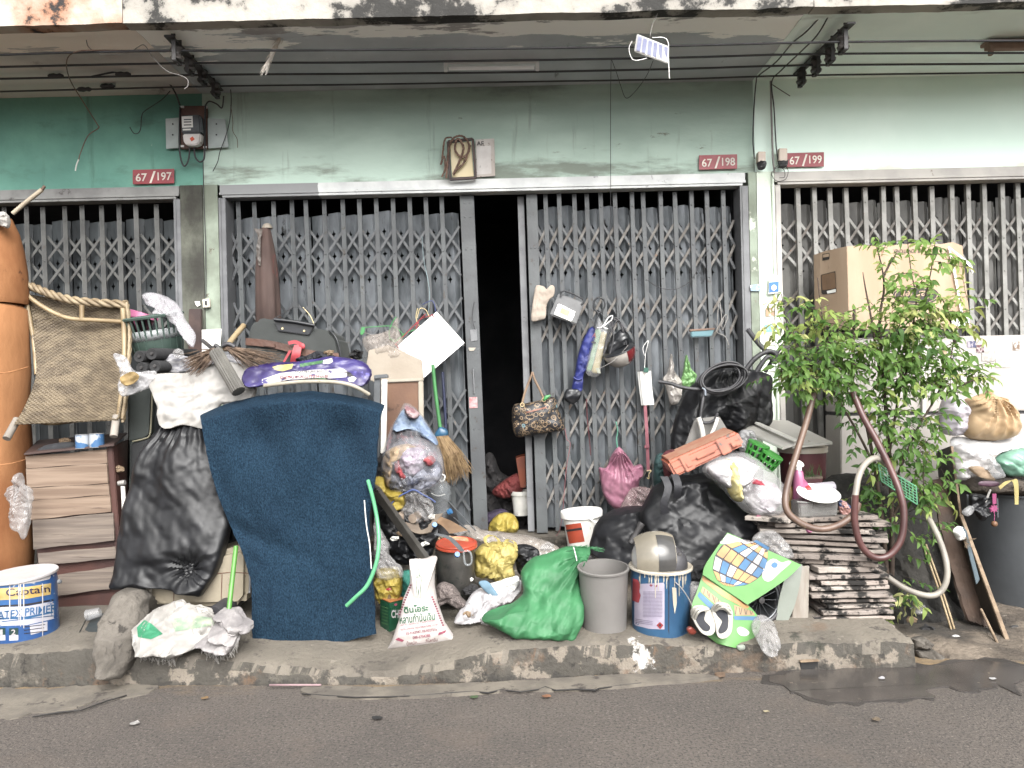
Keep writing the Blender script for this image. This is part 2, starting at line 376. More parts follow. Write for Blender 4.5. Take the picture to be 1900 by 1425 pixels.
stain_or_shade(M_conc, (34, 36, 29), center=tuple(P(1480, 1215, 3.74)), rad=.5, scale=10, thr=.68, wt=.22, soft=.1, fac=.85)
ex = [-60, 0, 90, 180, 250, 360, 480, 600, 700, 800, 900, 1000, 1100, 1300, 1500, 1600, 1690]
ty = [1205, 1203, 1200, 1196, 1207, 1213, 1222, 1235, 1239, 1225, 1203, 1192, 1187, 1188, 1184, 1184, 1184]
by = [1274, 1272, 1271, 1270, 1268, 1268, 1268, 1268, 1267, 1265, 1262, 1256, 1250, 1247, 1240, 1238, 1237]
EX, EY, EZ = [], [], []
for a_, t_, b_ in zip(ex, ty, by):
    q = Pz(a_, b_, 0); yy = q.y+.03; r_ = P(a_, t_, yy); EX.append(r_.x); EY.append(yy); EZ.append(r_.z)
def edge(x): return float(np.interp(x, EX, EY)), float(np.interp(x, EX, EZ))
YG = 5.36                                            # where the pavement meets the shop thresholds
def floorz(x, y):
    ye, ze = edge(x); ze = max(ze, .05)
    return ze+(.26-ze)*max(0, min(1, (y-ye)/(YG-ye))) if x < EX[-1] else .02
def onfloor(px, py):
    d = 3.3
    while d < 6:
        p = P(px, py, d)
        if p.z < floorz(p.x, p.y): return p
        d += .004
    return P(px, py, 5.3)
b = MB(); S = 60
rows = [[Vector((-S+2*S*i/60, -S+2*S*j/60, 0)) for i in range(61)] for j in range(61)]
b.grid(rows); o = part(None, 'road', b.mesh(), M_road); o['kind'] = 'structure'
for cp_ in ([(880, 1283), (905, 1286), (930, 1280), (965, 1284), (1000, 1279), (1012, 1275), (1030, 1281), (1070, 1279), (1105, 1281), (1112, 1278), (1150, 1272), (1190, 1268)], [(560, 1287), (600, 1291), (660, 1294), (720, 1293), (790, 1290), (840, 1286), (880, 1283)], [(60, 1330), (110, 1322), (150, 1318), (200, 1300), (235, 1290)]):
    b = MB(); b.tube([Pz(x, y+2*noise.noise((x*.2, 0, 0)), .012) for x, y in cp_], .006, 5, rs=[.003+.006*abs(noise.noise((k*1.7, 2, 0))) for k in range(len(cp_))]); part(o, 'crack', b.mesh(), mat('crack_dark', (30, 28, 26)))
b = MB(); rows = []
prof = [(-.03, None), (-.022, .55), (-.004, .9), (.02, 1.0)]
xs = np.linspace(-4.2, EX[-1], 420)
for k, (oy, fz) in enumerate(prof):
    r = []
    for x in xs:
        ye, ze = edge(x); z = -.05 if fz is None else ze*fz
        n_ = crease((x, 0, z), .018, 4, 3)+crease((x, z, 0), .010, 17, 5)
        r.append((x, ye+oy-n_*(1 if k < 3 else .5), z+(noise.noise((x*7, k, 0))*.012+noise.noise((x*23, k, 4))*.006 if k else 0)))
    rows.append(r)
for t in np.linspace(.04, 1, 40):
    r = []
    for x in xs:
        ye, ze = edge(x); y = ye+(YG-ye)*t; r.append((x, y, floorz(x, y)+noise.noise((x*3, y*3, 0))*.008+noise.noise((x*14, y*14, 0))*.003))
    rows.append(r)
b.grid(rows)
for k in range(len(rows)-1): pass
side = [rows[k][-1] for k in range(len(rows))]
b.add(side+[(EX[-1]+.02, side[-1][1], -.05)], [tuple(range(len(side)+1))])
o = part(None, 'pavement', b.mesh(smooth=True, ang=.7), M_conc); o['kind'] = 'structure'
# gutter strip in front of the kerb and dirt ground on the right
M_gut = mat('gutter_concrete', (100, 94, 85), (79, 74, 68), sc_=5, rough=.9, bump=.6, bs=40, c3=(59, 54, 50), s3=9, t3=.58, bd=.008)
def flat(name, pts, z, m, kind='structure', n=6, nz=.01):
    pp = spline([Vector((x, y, 0)) for x, y in pts], n, True); ring = [Pz(p.x, p.y, z) for p in pp]
    ring = [p+Vector((noise.noise(p*14)*nz*3, noise.noise(p*14+Vector((9, 0, 0)))*nz*3, 0)) for p in ring]
    N_ = len(ring); bb = MB(); bb.add(ring+[p+Vector((0, 0, -z-.01)) for p in ring], [tuple(range(N_))]+[(i, (i+1) % N_, N_+(i+1) % N_, N_+i) for i in range(N_)])
    o = part(None, name, bb.mesh(), m); o['kind'] = kind; return o
flat('gutter', [(560, 1280), (590, 1272), (700, 1274), (850, 1268), (1000, 1260), (1130, 1252), (1280, 1250), (1330, 1256), (1200, 1268), (1080, 1277), (950, 1280), (800, 1290), (680, 1293), (590, 1290)], .014, M_gut, nz=.004)
flat('gutter_mortar', [(180, 1272), (300, 1270), (260, 1290), (180, 1300), (80, 1322), (-40, 1325), (-60, 1285), (60, 1276)], .006, M_gut, nz=.02)
M_dirt = mat('soil', (104, 94, 83), (58, 51, 44), sc_=4, rough=.95, bump=.9, bs=35, c3=(120, 112, 102), s3=14, t3=.64, bd=.02)
stain_or_shade(M_dirt, (40, 37, 33), center=tuple(P(1740, 1130, 4.3)), rad=.9, scale=3, thr=.55, wt=.3, soft=.2, fac=.8)
b = MB(); rows = []
for j in range(50):
    y = 3.66+1.75*j/49; r = []
    for i in range(90):
        x = EX[-1]-.1+4.4*i/89; e_ = min(1, max(0, (y-3.74-.10*noise.noise((x*2.3, 5, 0))-.05*noise.noise((x*8, 5, 0)))/.12))
        r.append((x, y, -.012+e_*(.03+.014*noise.noise((x*6, y*6, 2))+.02*max(0, noise.noise((x*2, y*2, 8)))+.008*noise.noise((x*25, y*25, 2)))))
    rows.append(r)
b.grid(rows); o = part(None, 'dirt_ground', b.mesh(smooth=True), M_dirt); o['kind'] = 'structure'
M_damp = mat('damp_asphalt', (56, 52, 50), (46, 43, 41), sc_=3, rough=.55, bump=.8, bs=110, bd=.006)
M_wet = mat('puddle_water', (72, 68, 65), (56, 53, 51), sc_=3, rough=.16, bump=.10, bs=60, spec=.5, bd=.003, rvar=.08, c3=(92, 84, 76), s3=18, t3=.62)
flat('puddle', [(1425, 1262), (1470, 1246), (1560, 1240), (1690, 1238), (1750, 1232), (1830, 1225), (1895, 1236), (1960, 1250), (1940, 1262), (1890, 1262), (1885, 1284), (1850, 1270), (1800, 1284), (1760, 1272), (1725, 1281), (1735, 1292), (1650, 1296), (1590, 1303), (1510, 1296), (1470, 1280)], .005, M_wet, nz=.012)
flat('damp_patch', [(1414, 1261), (1461, 1242), (1554, 1235), (1688, 1233), (1751, 1226), (1833, 1218), (1901, 1231), (1968, 1247), (1947, 1261), (1895, 1261), (1890, 1286), (1854, 1270), (1802, 1286), (1761, 1273), (1725, 1283), (1735, 1296), (1647, 1300), (1585, 1308), (1502, 1300), (1461, 1282)], .0035, M_damp, nz=.02)
# ---------------------------------------------------------------- the three shophouses
D = 5.40; DG = 5.47                                   # wall face, gate face
def X(px, d=D, py=400): return P(px, py, d).x
def ZY(py, px, d=D): return P(px, py, d).z
ZS = 3.50; ZH = ZY(332, 900); ZL = 2.765; ZT = .34   # soffit, wall foot, header foot, threshold
XS0, XL0, XL1, XC0, XJ0 = -6.2, X(325), X(380), X(408), X(421)
XJ1, XR0, XR1, XR2, XE = X(1372), X(1388), X(1403), X(1447), 6.2
M_wl = mat('left_wall_green', (112, 160, 144), (90, 134, 122), sc_=1.6, rough=.85, bump=.6, bs=25, c3=(150, 140, 118), s3=5, t3=.7, bd=.006)
stain_or_shade(M_wl, (72, 96, 86), scale=3.5, thr=.52, soft=.22, stretch=(.6, 1, 1.6), fac=.7)
stain_or_shade(M_wl, (192, 168, 138), scale=5, thr=.72, soft=.03)
M_wc = mat('centre_wall_green', (182, 202, 190), (158, 178, 167), sc_=1.5, rough=.85, bump=.6, bs=22, c3=(116, 116, 104), s3=4, t3=.64, stretch=(.6, 1, 1.5), bd=.006)
stain_or_shade(M_wc, (108, 112, 102), axis=2, a=3.2, b=2.85, scale=3.2, thr=.56, wt=.16, soft=.2, stretch=(.5, 1, 2.2), fac=.8)
stain_or_shade(M_wc, (104, 108, 104), axis=2, a=3.25, b=3.55, scale=2.5, thr=.58, wt=.2, soft=.25, stretch=(.5, 1, 1.4), fac=.7)  # shade below the soffit put into the wall colour, darker upwards
stain_or_shade(M_wc, (196, 204, 194), scale=2.2, thr=.66, soft=.15, stretch=(.4, 1, 1.6), fac=.4)
stain_or_shade(M_wc, (118, 122, 114), scale=7, thr=.6, soft=.1, stretch=(1.2, 1, .12), fac=.4)
stain_or_shade(M_wc, (206, 212, 204), scale=11, thr=.70, soft=.03, fac=.5)
stain_or_shade(M_wc, (96, 98, 92), scale=30, thr=.72, soft=.03, fac=.6)
stain_or_shade(M_wl, (60, 84, 76), scale=7, thr=.6, soft=.1, stretch=(1.2, 1, .12), fac=.4)
stain_or_shade(M_wl, (186, 196, 180), scale=13, thr=.70, soft=.03, fac=.5)
M_wr = mat('right_wall_mint', (236, 254, 244), (226, 247, 236), sc_=1.2, rough=.8, bump=.15, bs=20, bd=.005)
stain_or_shade(M_wr, (196, 190, 168), axis=2, a=3.05, b=2.84, scale=4, thr=.66, wt=.22, soft=.2, stretch=(.6, 1, 1.5), fac=.6)
M_pl = mat('left_pillar_grime', (96, 98, 88), (66, 67, 60), sc_=3, rough=.85, bump=.5, bs=30, c3=(160, 160, 148), s3=22, t3=.69, bd=.008)
stain_or_shade(M_pl, (40, 38, 34), scale=2.4, thr=.5, soft=.2, stretch=(1, 1, .5), fac=.8)
M_pc = mat('pillar_green_grime', (140, 150, 136), (104, 110, 98), sc_=3, rough=.85, bump=.5, bs=26, c3=(90, 84, 72), s3=8, t3=.6, bd=.008)
stain_or_shade(M_pc, (214, 220, 206), scale=4, thr=.64, soft=.06, fac=.7)
M_dark = mat('dark_interior', (42, 42, 46), (26, 26, 30), sc_=2, rough=.9)  # gloom of the rooms put into the wall colour, so the doorway turns black
M_sof = mat('soffit_plaster', (190, 194, 198), (168, 172, 176), sc_=1.6, rough=.9, bump=.4, bs=18, bd=.006)
stain_or_shade(M_sof, (252, 250, 246), axis=1, a=5.0, b=4.5, scale=3.6, thr=.52, wt=.16, soft=.03, stretch=(.35, 1.5, 1))
stain_or_shade(M_sof, (150, 146, 146), axis=1, a=4.9, b=4.4, scale=4.4, thr=.64, wt=.2, soft=.05, stretch=(.4, 1.2, 1), fac=.9)
stain_or_shade(M_sof, (104, 102, 102), scale=2.6, thr=.64, soft=.06, stretch=(1.6, .5, 1), fac=.85)
M_sor = mat('soffit_mint', (240, 252, 246), (226, 240, 234), sc_=1.6, rough=.9, bump=.3, bs=18, bd=.006)
stain_or_shade(M_sor, (168, 172, 166), axis=1, a=4.8, b=4.3, scale=3, thr=.64, wt=.2, soft=.15, stretch=(.4, 1.2, 1), fac=.7)
M_sol = mat('soffit_left', (214, 208, 204), (180, 174, 172), sc_=1.6, rough=.9, bump=.4, bs=18, bd=.006)
stain_or_shade(M_sol, (244, 234, 224), axis=1, a=5.0, b=4.5, scale=3, thr=.56, wt=.22, soft=.03, stretch=(.4, 1.3, 1))
stain_or_shade(M_sol, (84, 76, 72), scale=3, thr=.62, soft=.1, stretch=(1, .7, 1), fac=.8)
M_fas = mat('fascia_weathered', (150, 146, 138), (104, 100, 95), sc_=3, rough=.9, bump=.6, bs=24, c3=(37, 36, 34), s3=3, t3=.5, bd=.01)
M_fal = mat('fascia_rusty', (166, 160, 150), (136, 92, 64), sc_=3.5, rough=.9, bump=.6, bs=24, c3=(34, 32, 32), s3=3.5, t3=.54, bd=.01)
M_hd = mat('header_steel', (200, 202, 200), (178, 180, 180), sc_=5, rough=.55, bump=.15, bs=40, c3=(136, 136, 136), s3=9, t3=.6)
stain_or_shade(M_hd, (126, 127, 128), axis=0, a=-1.28, b=-1.36, scale=8, thr=.5, wt=.6, soft=.06)
M_jb = mat('jamb_steel', (107, 108, 110), (90, 91, 93), sc_=6, rough=.55, bump=.15, bs=40, c3=(71, 66, 62), s3=14, t3=.64)
M_hr = mat('header_right', (176, 172, 166), (158, 154, 150), sc_=5, rough=.6, bump=.15, bs=40, c3=(132, 124, 116), s3=12, t3=.66)
M_hl = mat('header_left', (128, 128, 126), (104, 103, 102), sc_=5, rough=.6, bump=.15, bs=40, c3=(70, 66, 64), s3=10, t3=.6)
def uneven(lo, hi, nx, nz_, amp):
    bb = MB(); R = []
    for i in range(nz_+1):
        r = []
        for j in range(nx+1):
            x = lo[0]+(hi[0]-lo[0])*j/nx; z = hi[2]+(lo[2]-hi[2])*i/nz_
            e = 0 if (i in (0, nz_) or j in (0, nx)) else 1
            r.append((x, lo[1]-e*abs(noise.noise((x*1.7, z*1.7, 3)))*amp, z))
        R.append(r)
    bb.grid(R, hi[1]-lo[1]); return bb.mesh(smooth=True, ang=.6)
def house(label, x0, x1, mw, mp, pill, msof, mfas, mh, gate, xa, xb):
    t = thing('shophouse', label, 'building', ((x0+x1)/2, D, 0), 'row of shophouses')
    part(t, 'wall', uneven((x0, D, ZH), (x1-.003, D+.12, ZS+.3), 50, 14, .008), mw)
    for (a, b_, m_, yo) in pill:
        part(t, 'pillar', uneven((a, D-.03+yo, 0), (b_-.003, D+.3, ZH-.003), 6, 60, .008), m_)
    # canopy with a drip edge and a thick weathered front
    bb = MB(); R = []
    for i in range(13):
        y = D+.1-(D+.1-4.345)*i/12
        R.append([(x0+(x1-.004-x0)*j/60, y, ZS+(crease((x0+(x1-x0)*j/60, y, 0), .006, 3, 2) if i > 6 else 0)+(-.012 if i == 12 else 0)) for j in range(61)])
    bb.grid(R, -.10); part(t, 'canopy', bb.mesh(smooth=True, ang=.8), msof)
    bb = MB(); R = []
    for i in range(5):
        R.append([(x0+(x1-.004-x0)*j/90, 4.305-abs(noise.noise((x0+j*.11, i, 5)))*.008, ZS-.02+i*.14+(noise.noise((j*.12+x0, 7, 0))*.008-max(0, noise.noise((j*.5, 3, x0)))*.008 if i == 0 else 0)) for j in range(91)])
    bb.grid(R, -.09); part(t, 'fascia', bb.mesh(smooth=True, ang=.8), mfas)
    # steel header over the gate: flat band with two folded ribs
    bb = MB(); bb.box((xa-.04, D-.02, ZL+.022), (xb+.04, D+.1, ZH-.004)); bb.box((xa-.04, D-.034, ZL+.012), (xb+.04, D-.02, ZL+.03)); bb.box((xa-.02, D-.028, ZL-.006), (xb+.02, D+.08, ZL+.010))
    part(t, 'header', bb.mesh(bev=.002), mh)
    for (a, b_) in gate:
        bb = MB(); bb.box((a, D-.025, 0), (b_, D+.14, ZL-.008)); bb.box((a+.012, D-.032, 0), (a+.02, D-.025, ZL-.008)); part(t, 'jamb', bb.mesh(bev=.002), M_jb if mh is not M_hr else M_hr)
    part(t, 'threshold', MB().box((xa, D-.06, 0), (xb, D+.25, ZT)).mesh(bev=.006), M_conc)
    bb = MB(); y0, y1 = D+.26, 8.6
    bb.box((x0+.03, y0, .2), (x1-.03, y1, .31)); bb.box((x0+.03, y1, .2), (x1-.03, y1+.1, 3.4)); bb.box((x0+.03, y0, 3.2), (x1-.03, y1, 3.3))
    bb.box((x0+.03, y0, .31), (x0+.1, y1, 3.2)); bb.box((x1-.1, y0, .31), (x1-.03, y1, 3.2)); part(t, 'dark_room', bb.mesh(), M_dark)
    return t
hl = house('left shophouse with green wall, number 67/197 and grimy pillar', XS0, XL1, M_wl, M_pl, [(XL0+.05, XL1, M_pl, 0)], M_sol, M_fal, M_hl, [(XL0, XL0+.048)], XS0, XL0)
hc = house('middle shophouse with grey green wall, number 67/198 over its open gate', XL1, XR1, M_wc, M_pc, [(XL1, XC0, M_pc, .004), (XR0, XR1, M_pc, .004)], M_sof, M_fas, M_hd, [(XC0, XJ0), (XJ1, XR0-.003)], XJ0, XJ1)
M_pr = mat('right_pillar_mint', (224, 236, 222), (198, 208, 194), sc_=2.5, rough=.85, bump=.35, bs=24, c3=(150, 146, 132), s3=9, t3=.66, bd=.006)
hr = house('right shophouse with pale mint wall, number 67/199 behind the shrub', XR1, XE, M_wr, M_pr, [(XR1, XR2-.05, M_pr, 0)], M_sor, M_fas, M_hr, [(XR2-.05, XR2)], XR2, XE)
# pillar grooves and wall cracks on the right-hand pillar
part(hr, 'pillar_rib', MB().box((XR1+.10, D-.05, .1), (XR1+.115, D-.031, ZH-.01)).mesh(bev=.003), M_pr)
# ---------------------------------------------------------------- folding gates
M_gb = mat('gate_bar_paint', (74, 77, 78), (61, 63, 65), sc_=4, rough=.5, bump=.12, bs=60, c3=(54, 48, 43), s3=16, t3=.6)
M_gs = mat('gate_slat_steel', (114, 118, 122), (70, 74, 77), sc_=5, rough=.5, bump=.2, bs=20, c3=(49, 49, 49), s3=6, t3=.6, stretch=(1.4, 1, .5), metal=.15)
M_gx = mat('gate_lattice_paint', (74, 76, 78), (60, 62, 64), sc_=12, rough=.5, bump=.1, bs=60, c3=(109, 97, 83), s3=30, t3=.62)
M_gxr = mat('gate_lattice_rusty', (104, 101, 97), (78, 73, 67), sc_=14, rough=.6, bump=.1, bs=60, c3=(99, 73, 54), s3=26, t3=.6)
M_gbr = mat('right_gate_bar', (135, 134, 130), (113, 112, 108), sc_=9, rough=.55, bump=.12, bs=60, c3=(108, 82, 64), s3=20, t3=.64)
M_gsr = mat('right_gate_slat', (96, 95, 92), (62, 61, 59), sc_=4, rough=.6, bump=.2, bs=20, c3=(45, 43, 41), s3=6, t3=.6, stretch=(1.4, 1, .5))
M_gbl = mat('left_gate_bar', (81, 81, 79), (64, 64, 63), sc_=9, rough=.55, bump=.12, bs=60, c3=(69, 61, 54), s3=20, t3=.62)
M_gsl = mat('left_gate_slat', (66, 70, 72), (44, 47, 49), sc_=4, rough=.55, bump=.2, bs=20, c3=(33, 33, 33), s3=6, t3=.6, stretch=(1.4, 1, .5))
GR = [(2.541, 2.367, 2.193), (2.037, 1.863, 1.689), (1.38, 1.193, 1.006), (.876, .695, .513)]
def bar_mesh(wd, m):
    bb = MB(); bb.box((-wd/2, 0, ZT+.02), (-wd/2+.004, .03, ZL-.01)); bb.box((-wd/2+.004, 0, ZT+.02), (wd/2, .005, ZL-.01))
    for z in [2.74, 2.65]+[q for g in GR for q in (g[1], g[2]-.06)]:
        bb.lathe((0, -.005, z), [(.001, 0), (.005, .001), (.006, .006)], 6, (0, 1, 0))
    me = bb.mesh(bev=.001, seg=1); me.name = 'gate_bar'; me.materials.append(m); return me
def strip_mesh(L, wd, m):
    bb = MB(); bb.box((-L/2, 0, -wd/2), (L/2, .004, wd/2)); me = bb.mesh(bev=.001, seg=1); me.name = 'lattice_strip'; me.materials.append(m); return me
def slat_mesh(wd, m, holes, seed):
    bb = MB(); zs = [ZT+.03]+[q for h in sorted(holes) for q in (h-.04, h+.04)]+[2.66+.03*noise.noise((seed*3.3, 1, 1))]
    xa, xm, xb = -.5*wd, .14*wd, .5*wd; ya, ym, yb = .034, 0, .04
    def A(t, z): return (xa+(xm-xa)*t, ya+(ym-ya)*t, z)
    for i in range(len(zs)-1):
        z0, z1 = zs[i], zs[i+1]
        bb.add([(xm, ym, z0), (xb, yb, z0), (xb, yb, z1), (xm, ym, z1)], [(0, 1, 2, 3)])
        if i % 2 == 0: bb.add([A(0, z0), A(1, z0), A(1, z1), A(0, z1)], [(0, 1, 2, 3)])
        else:
            zc = (z0+z1)/2; cs = [A(0, z0), A(1, z0), A(1, z1), A(0, z1)]
            hole = [A(.5, zc-.032), A(.57, zc-.010), A(.72, zc), A(.57, zc+.010), A(.5, zc+.032), A(.43, zc+.010), A(.28, zc), A(.43, zc-.010)]
            bb.add(cs+hole, [(0, 1, 4), (4, 1, 5), (5, 1, 6), (1, 2, 6), (6, 2, 7), (7, 2, 8), (2, 3, 8), (8, 3, 9), (9, 3, 10), (3, 0, 10), (10, 0, 11), (11, 0, 4)])
    for x, y in ((xb-.004, yb-.006),): bb.box((x-.004, y-.004, ZT+.03), (x+.004, y+.003, 2.62))
    me = bb.mesh(fix=False); me.name = 'slat'; me.materials.append(m); return me
def gate(label, xs, xL, xR, mb, ms, mx, mx2, lean, groups, post=None, wd=.031, dz=0):
    cx = (xs[0]+xs[-1])/2; t = thing('folding_gate', label, 'gate', (cx, DG, ZT), 'folding steel gates')
    bm = bar_mesh(wd, mb); zc = 1.6
    bays = sorted(xs+[xL, xR]); wmean = (bays[-1]-bays[0])/(len(bays)-1)
    sh = lambda z: -(z-zc)*math.tan(lean)
    for x in xs: inst(t, 'gate_bar', bm, (x+zc*math.tan(lean)+rnd.uniform(-.005, .005), DG-.006+rnd.uniform(-.004, .004), rnd.uniform(-.008, .004)), (rnd.uniform(-.003, .003), -lean+rnd.uniform(-.004, .004), rnd.uniform(-.12, .06)))
    slm = [slat_mesh(wmean, ms, (2.52+dz, 2.36+dz, 2.19+dz), k) for k in range(4)]
    for i in range(len(bays)-1):
        a, b_ = bays[i], bays[i+1]; wv = b_-a; k = wv/wmean
        if wv < .02: continue
        inst(t, 'slat', slm[(i*7+3) % 4], ((a+b_)/2+zc*math.tan(lean)+rnd.uniform(-.004, .004), DG+.045+rnd.uniform(0, .006), rnd.uniform(-.02, .012)), (0, -lean, rnd.uniform(-.05, .05)), (k*.97, 1, 1))
        for g in groups:
            z3 = [q+dz for q in GR[g]]
            for r in (0, 1):
                z1, z0 = z3[r], z3[r+1]; L_ = math.hypot(wv, z1-z0); an = math.atan2(z1-z0, wv)
                key = (label, round(L_, 3))
                for s, mm in ((1, mx2), (-1, mx)):
                    kk = key+(s,)
                    if kk not in SM: SM[kk] = strip_mesh(L_, .0185, mm)
                    inst(t, 'lattice_strip', SM[kk], ((a+b_)/2+sh((z0+z1)/2), DG+.004+(.006 if s > 0 else .0125), (z0+z1)/2), (0, -s*an, 0))
    return t
SM = {}
gp = lambda l: [X(p, DG) for p in l]
g1 = gate('left leaf of the middle shop gate, grey bars behind suitcase and white board', gp([447, 480, 512, 544, 576, 608, 641, 671, 703, 734, 764, 797, 825]), XJ0+.005, X(855, DG), M_gb, M_gs, M_gx, M_gx, math.radians(.9), (0, 1, 2, 3))
def post(t, px0, px1, lean, y, m, zl=ZL-.012):
    x0, x1 = X(px0, DG), X(px1, DG); xm = (x0+x1)/2; h = (x1-x0)/2; zc = 2.75; s = math.tan(lean)
    bb = MB(); a = Vector((xm, y, zl)); e = Vector((xm+(zl-ZT)*s, y, ZT+.01)); bb.obox((a+e)/2, (h, 0, 0), (0, .018, 0), (a-e)/2)
    for z in (2.7, 2.6, 2.37, 1.86, 1.1, .6):
        for k in (-.4, .4): bb.lathe((xm+(zl-z)*s+k*h, y-.023, z), [(.001, 0), (.006, .001), (.007, .006)], 6, (0, 1, 0))
    return part(t, 'end_post', bb.mesh(bev=.002), m)
post(g1, 854, 880, math.radians(1.1), DG-.002, M_gb)
# lock plate, latch and bolt barrel on the end post
lp = MB(); lp.prism([P(x, y, DG-.026) for x, y in [(872, 612), (884, 610), (886, 632), (874, 634)]], (0, .006, 0)); part(g1, 'lock_plate', lp.mesh(bev=.002), M_jb)
part(g1, 'bolt', wire([(878, 684), (879, 706), (880, 730)], .006, DG-.027), M_jb)
g2 = gate('right leaf of the middle shop gate, hung with helmet, lamp and umbrella', gp([1019, 1042, 1069, 1094, 1120, 1147, 1174, 1201, 1228, 1257, 1286, 1315, 1344]), X(997, DG), XJ1-.005, M_gb, M_gs, M_gx, M_gxr, math.radians(.7), (0, 1, 2, 3))
post(g2, 977, 997, math.radians(.5), DG-.002, M_gb); post(g2, 961, 973, math.radians(.5), DG+.06, M_jb)
g3 = gate('folding gate of the left shop, dark, behind the wicker chair', gp([-60, -24, 12, 51, 86, 122, 156, 190, 224, 260, 295]), X(-95, DG), XL0-.005, M_gbl, M_gsl, M_gbl, M_gbl, math.radians(.6), (0, 1), wd=.034)
g4 = gate('folding gate of the right shop with pale rusty bars, behind the cardboard box', gp([1482, 1514, 1545, 1577, 1609, 1639, 1671, 1703, 1735, 1767, 1799, 1829, 1861, 1893, 1925, 1957]), XR2+.004, X(1990, DG), M_gbr, M_gsr, M_gbr, M_gxr, math.radians(.4), (0, 1), wd=.032)
KA = .85
# ---------------------------------------------------------------- under the canopy: cables, insulators, lamps
BLK = mat('black_rubber', (56, 55, 58), (40, 40, 42), rough=.55, bump=.1)
BLKM = mat('dark_iron', (64, 62, 62), (44, 42, 42), rough=.6, bump=.3, c3=(92, 84, 76), s3=30, t3=.62)
WHT = plastic('white_plastic', (226, 224, 218)); WHC = plastic('white_clean', (238, 237, 233), t3=.8)
BRN = mat('brown_cord', (120, 96, 82), (90, 72, 62), rough=.7); GRY = mat('grey_cord', (150, 146, 142), rough=.6)
cabs = [([(-40, 103), (150, 97), (330, 94), (620, 93), (950, 90), (1250, 85), (1545, 78), (1940, 75)], 4.5, .0070), ([(-40, 125), (350, 117), (650, 116), (950, 112), (1250, 107), (1520, 100), (1940, 98)], 4.75, .0070),
        ([(-40, 147), (375, 139), (650, 137), (950, 134), (1250, 128), (1500, 121), (1940, 118)], 4.97, .0070), ([(-40, 171), (400, 160), (650, 157), (950, 152), (1250, 147), (1480, 140), (1940, 134)], 5.18, .0062)]
for i, (pts, d, r) in enumerate(cabs):
    solo('power_cable', 'black power cable strung under the canopy, %s' % ['nearest the canopy front edge', 'second from the canopy front edge', 'third from the canopy front edge', 'nearest the wall'][i], 'cable', wire(pts, r, d, k=8), BLK, 'cables under the canopy')
PORC = mat('insulator_glaze', (74, 70, 68), (50, 47, 46), rough=.35, bump=.05)
def rack(label, ends, spools):
    a, b_ = P(*ends[0]), P(*ends[1]); t = thing('insulator_rack', label, 'insulator', (a+b_)/2, 'insulator racks under the canopy')
    part(t, 'bracket', bar(a, b_, .05, .012, up=(1, 0, 0)), BLKM)
    for (x, y, d) in spools:
        p = P(x, y, d)
        bb = MB(); bb.lathe(p+Vector((0, 0, -.04)), [(.016, 0), (.032, .004), (.036, .016), (.022, .034), (.022, .046), (.036, .062), (.032, .076), (.016, .08)], 18); part(t, 'insulator', bb.mesh(smooth=True, ang=.9), PORC)
        bb = MB(); bb.box(p+Vector((-.012, -.045, -.052)), p+Vector((.012, -.039, .10))); bb.box(p+Vector((-.012, .039, -.052)), p+Vector((.012, .045, .10)))
        bb.box(p+Vector((-.012, -.039, -.056)), p+Vector((.012, .039, -.050))); bb.lathe(p+Vector((0, 0, -.065)), [(.007, 0), (.007, .02)], 6)
        part(t, 'strap', bb.mesh(bev=.001, seg=1), BLKM)
    return t
rack('rack of four dark insulators beside the electricity meter', [(312, 66, 4.42), (408, 168, 5.3)], [(328, 100, 4.5), (352, 121, 4.75), (376, 141, 4.97), (400, 165, 5.18)])
rack('rack of four dark insulators over the right pillar', [(1580, 42, 4.40), (1478, 138, 5.3)], [(1564, 80, 4.5), (1540, 102, 4.75), (1514, 123, 4.97), (1487, 144, 5.18)])
KA = 1.0; M_tube = mat('lamp_tube', (250, 250, 250), (246, 246, 246), rough=.2, bump=0); M_hous = mat('lamp_housing', (240, 240, 238), (228, 228, 226), rough=.4, bump=0); KA = .85
def batten(label, p0, p1, d, lit, m=None):
    a, b_ = P(*p0, d), P(*p1, d); t = thing('tube_lamp', label, 'lamp', (a+b_)/2)
    part(t, 'housing', bar(a+Vector((0, .03, .045)), b_+Vector((0, .03, .045)), .035, .05), m or M_hous)
    part(t, 'back_plate', bar(a+Vector((0, .05, .075)), b_+Vector((0, .05, .075)), .02, .09), m or M_hous)
    ax = (b_-a).normalized(); L_ = (b_-a).length
    if lit: part(t, 'tube', MB().lathe(a+ax*.03, [(.013, 0), (.013, L_-.06)], 14, ax).mesh(smooth=True, ang=.8), M_tube)
    for e in (a, b_-ax*.02): part(t, 'socket', MB().obox(e+ax*.01+Vector((0, .004, .012)), ax*.012, (0, .014, 0), (0, 0, .03)).mesh(bev=.003), m or M_hous)
    return t
batten('unlit white fluorescent tube lamp under the middle canopy', (824, 127), (1000, 125), 4.95, True)
M_cr = mat('lamp_cardboard', (150, 124, 108), (128, 104, 90), rough=.8)
batten('brownish batten lamp at the right edge under the mint canopy', (1836, 97), (2010, 94), 4.80, False, M_cr)
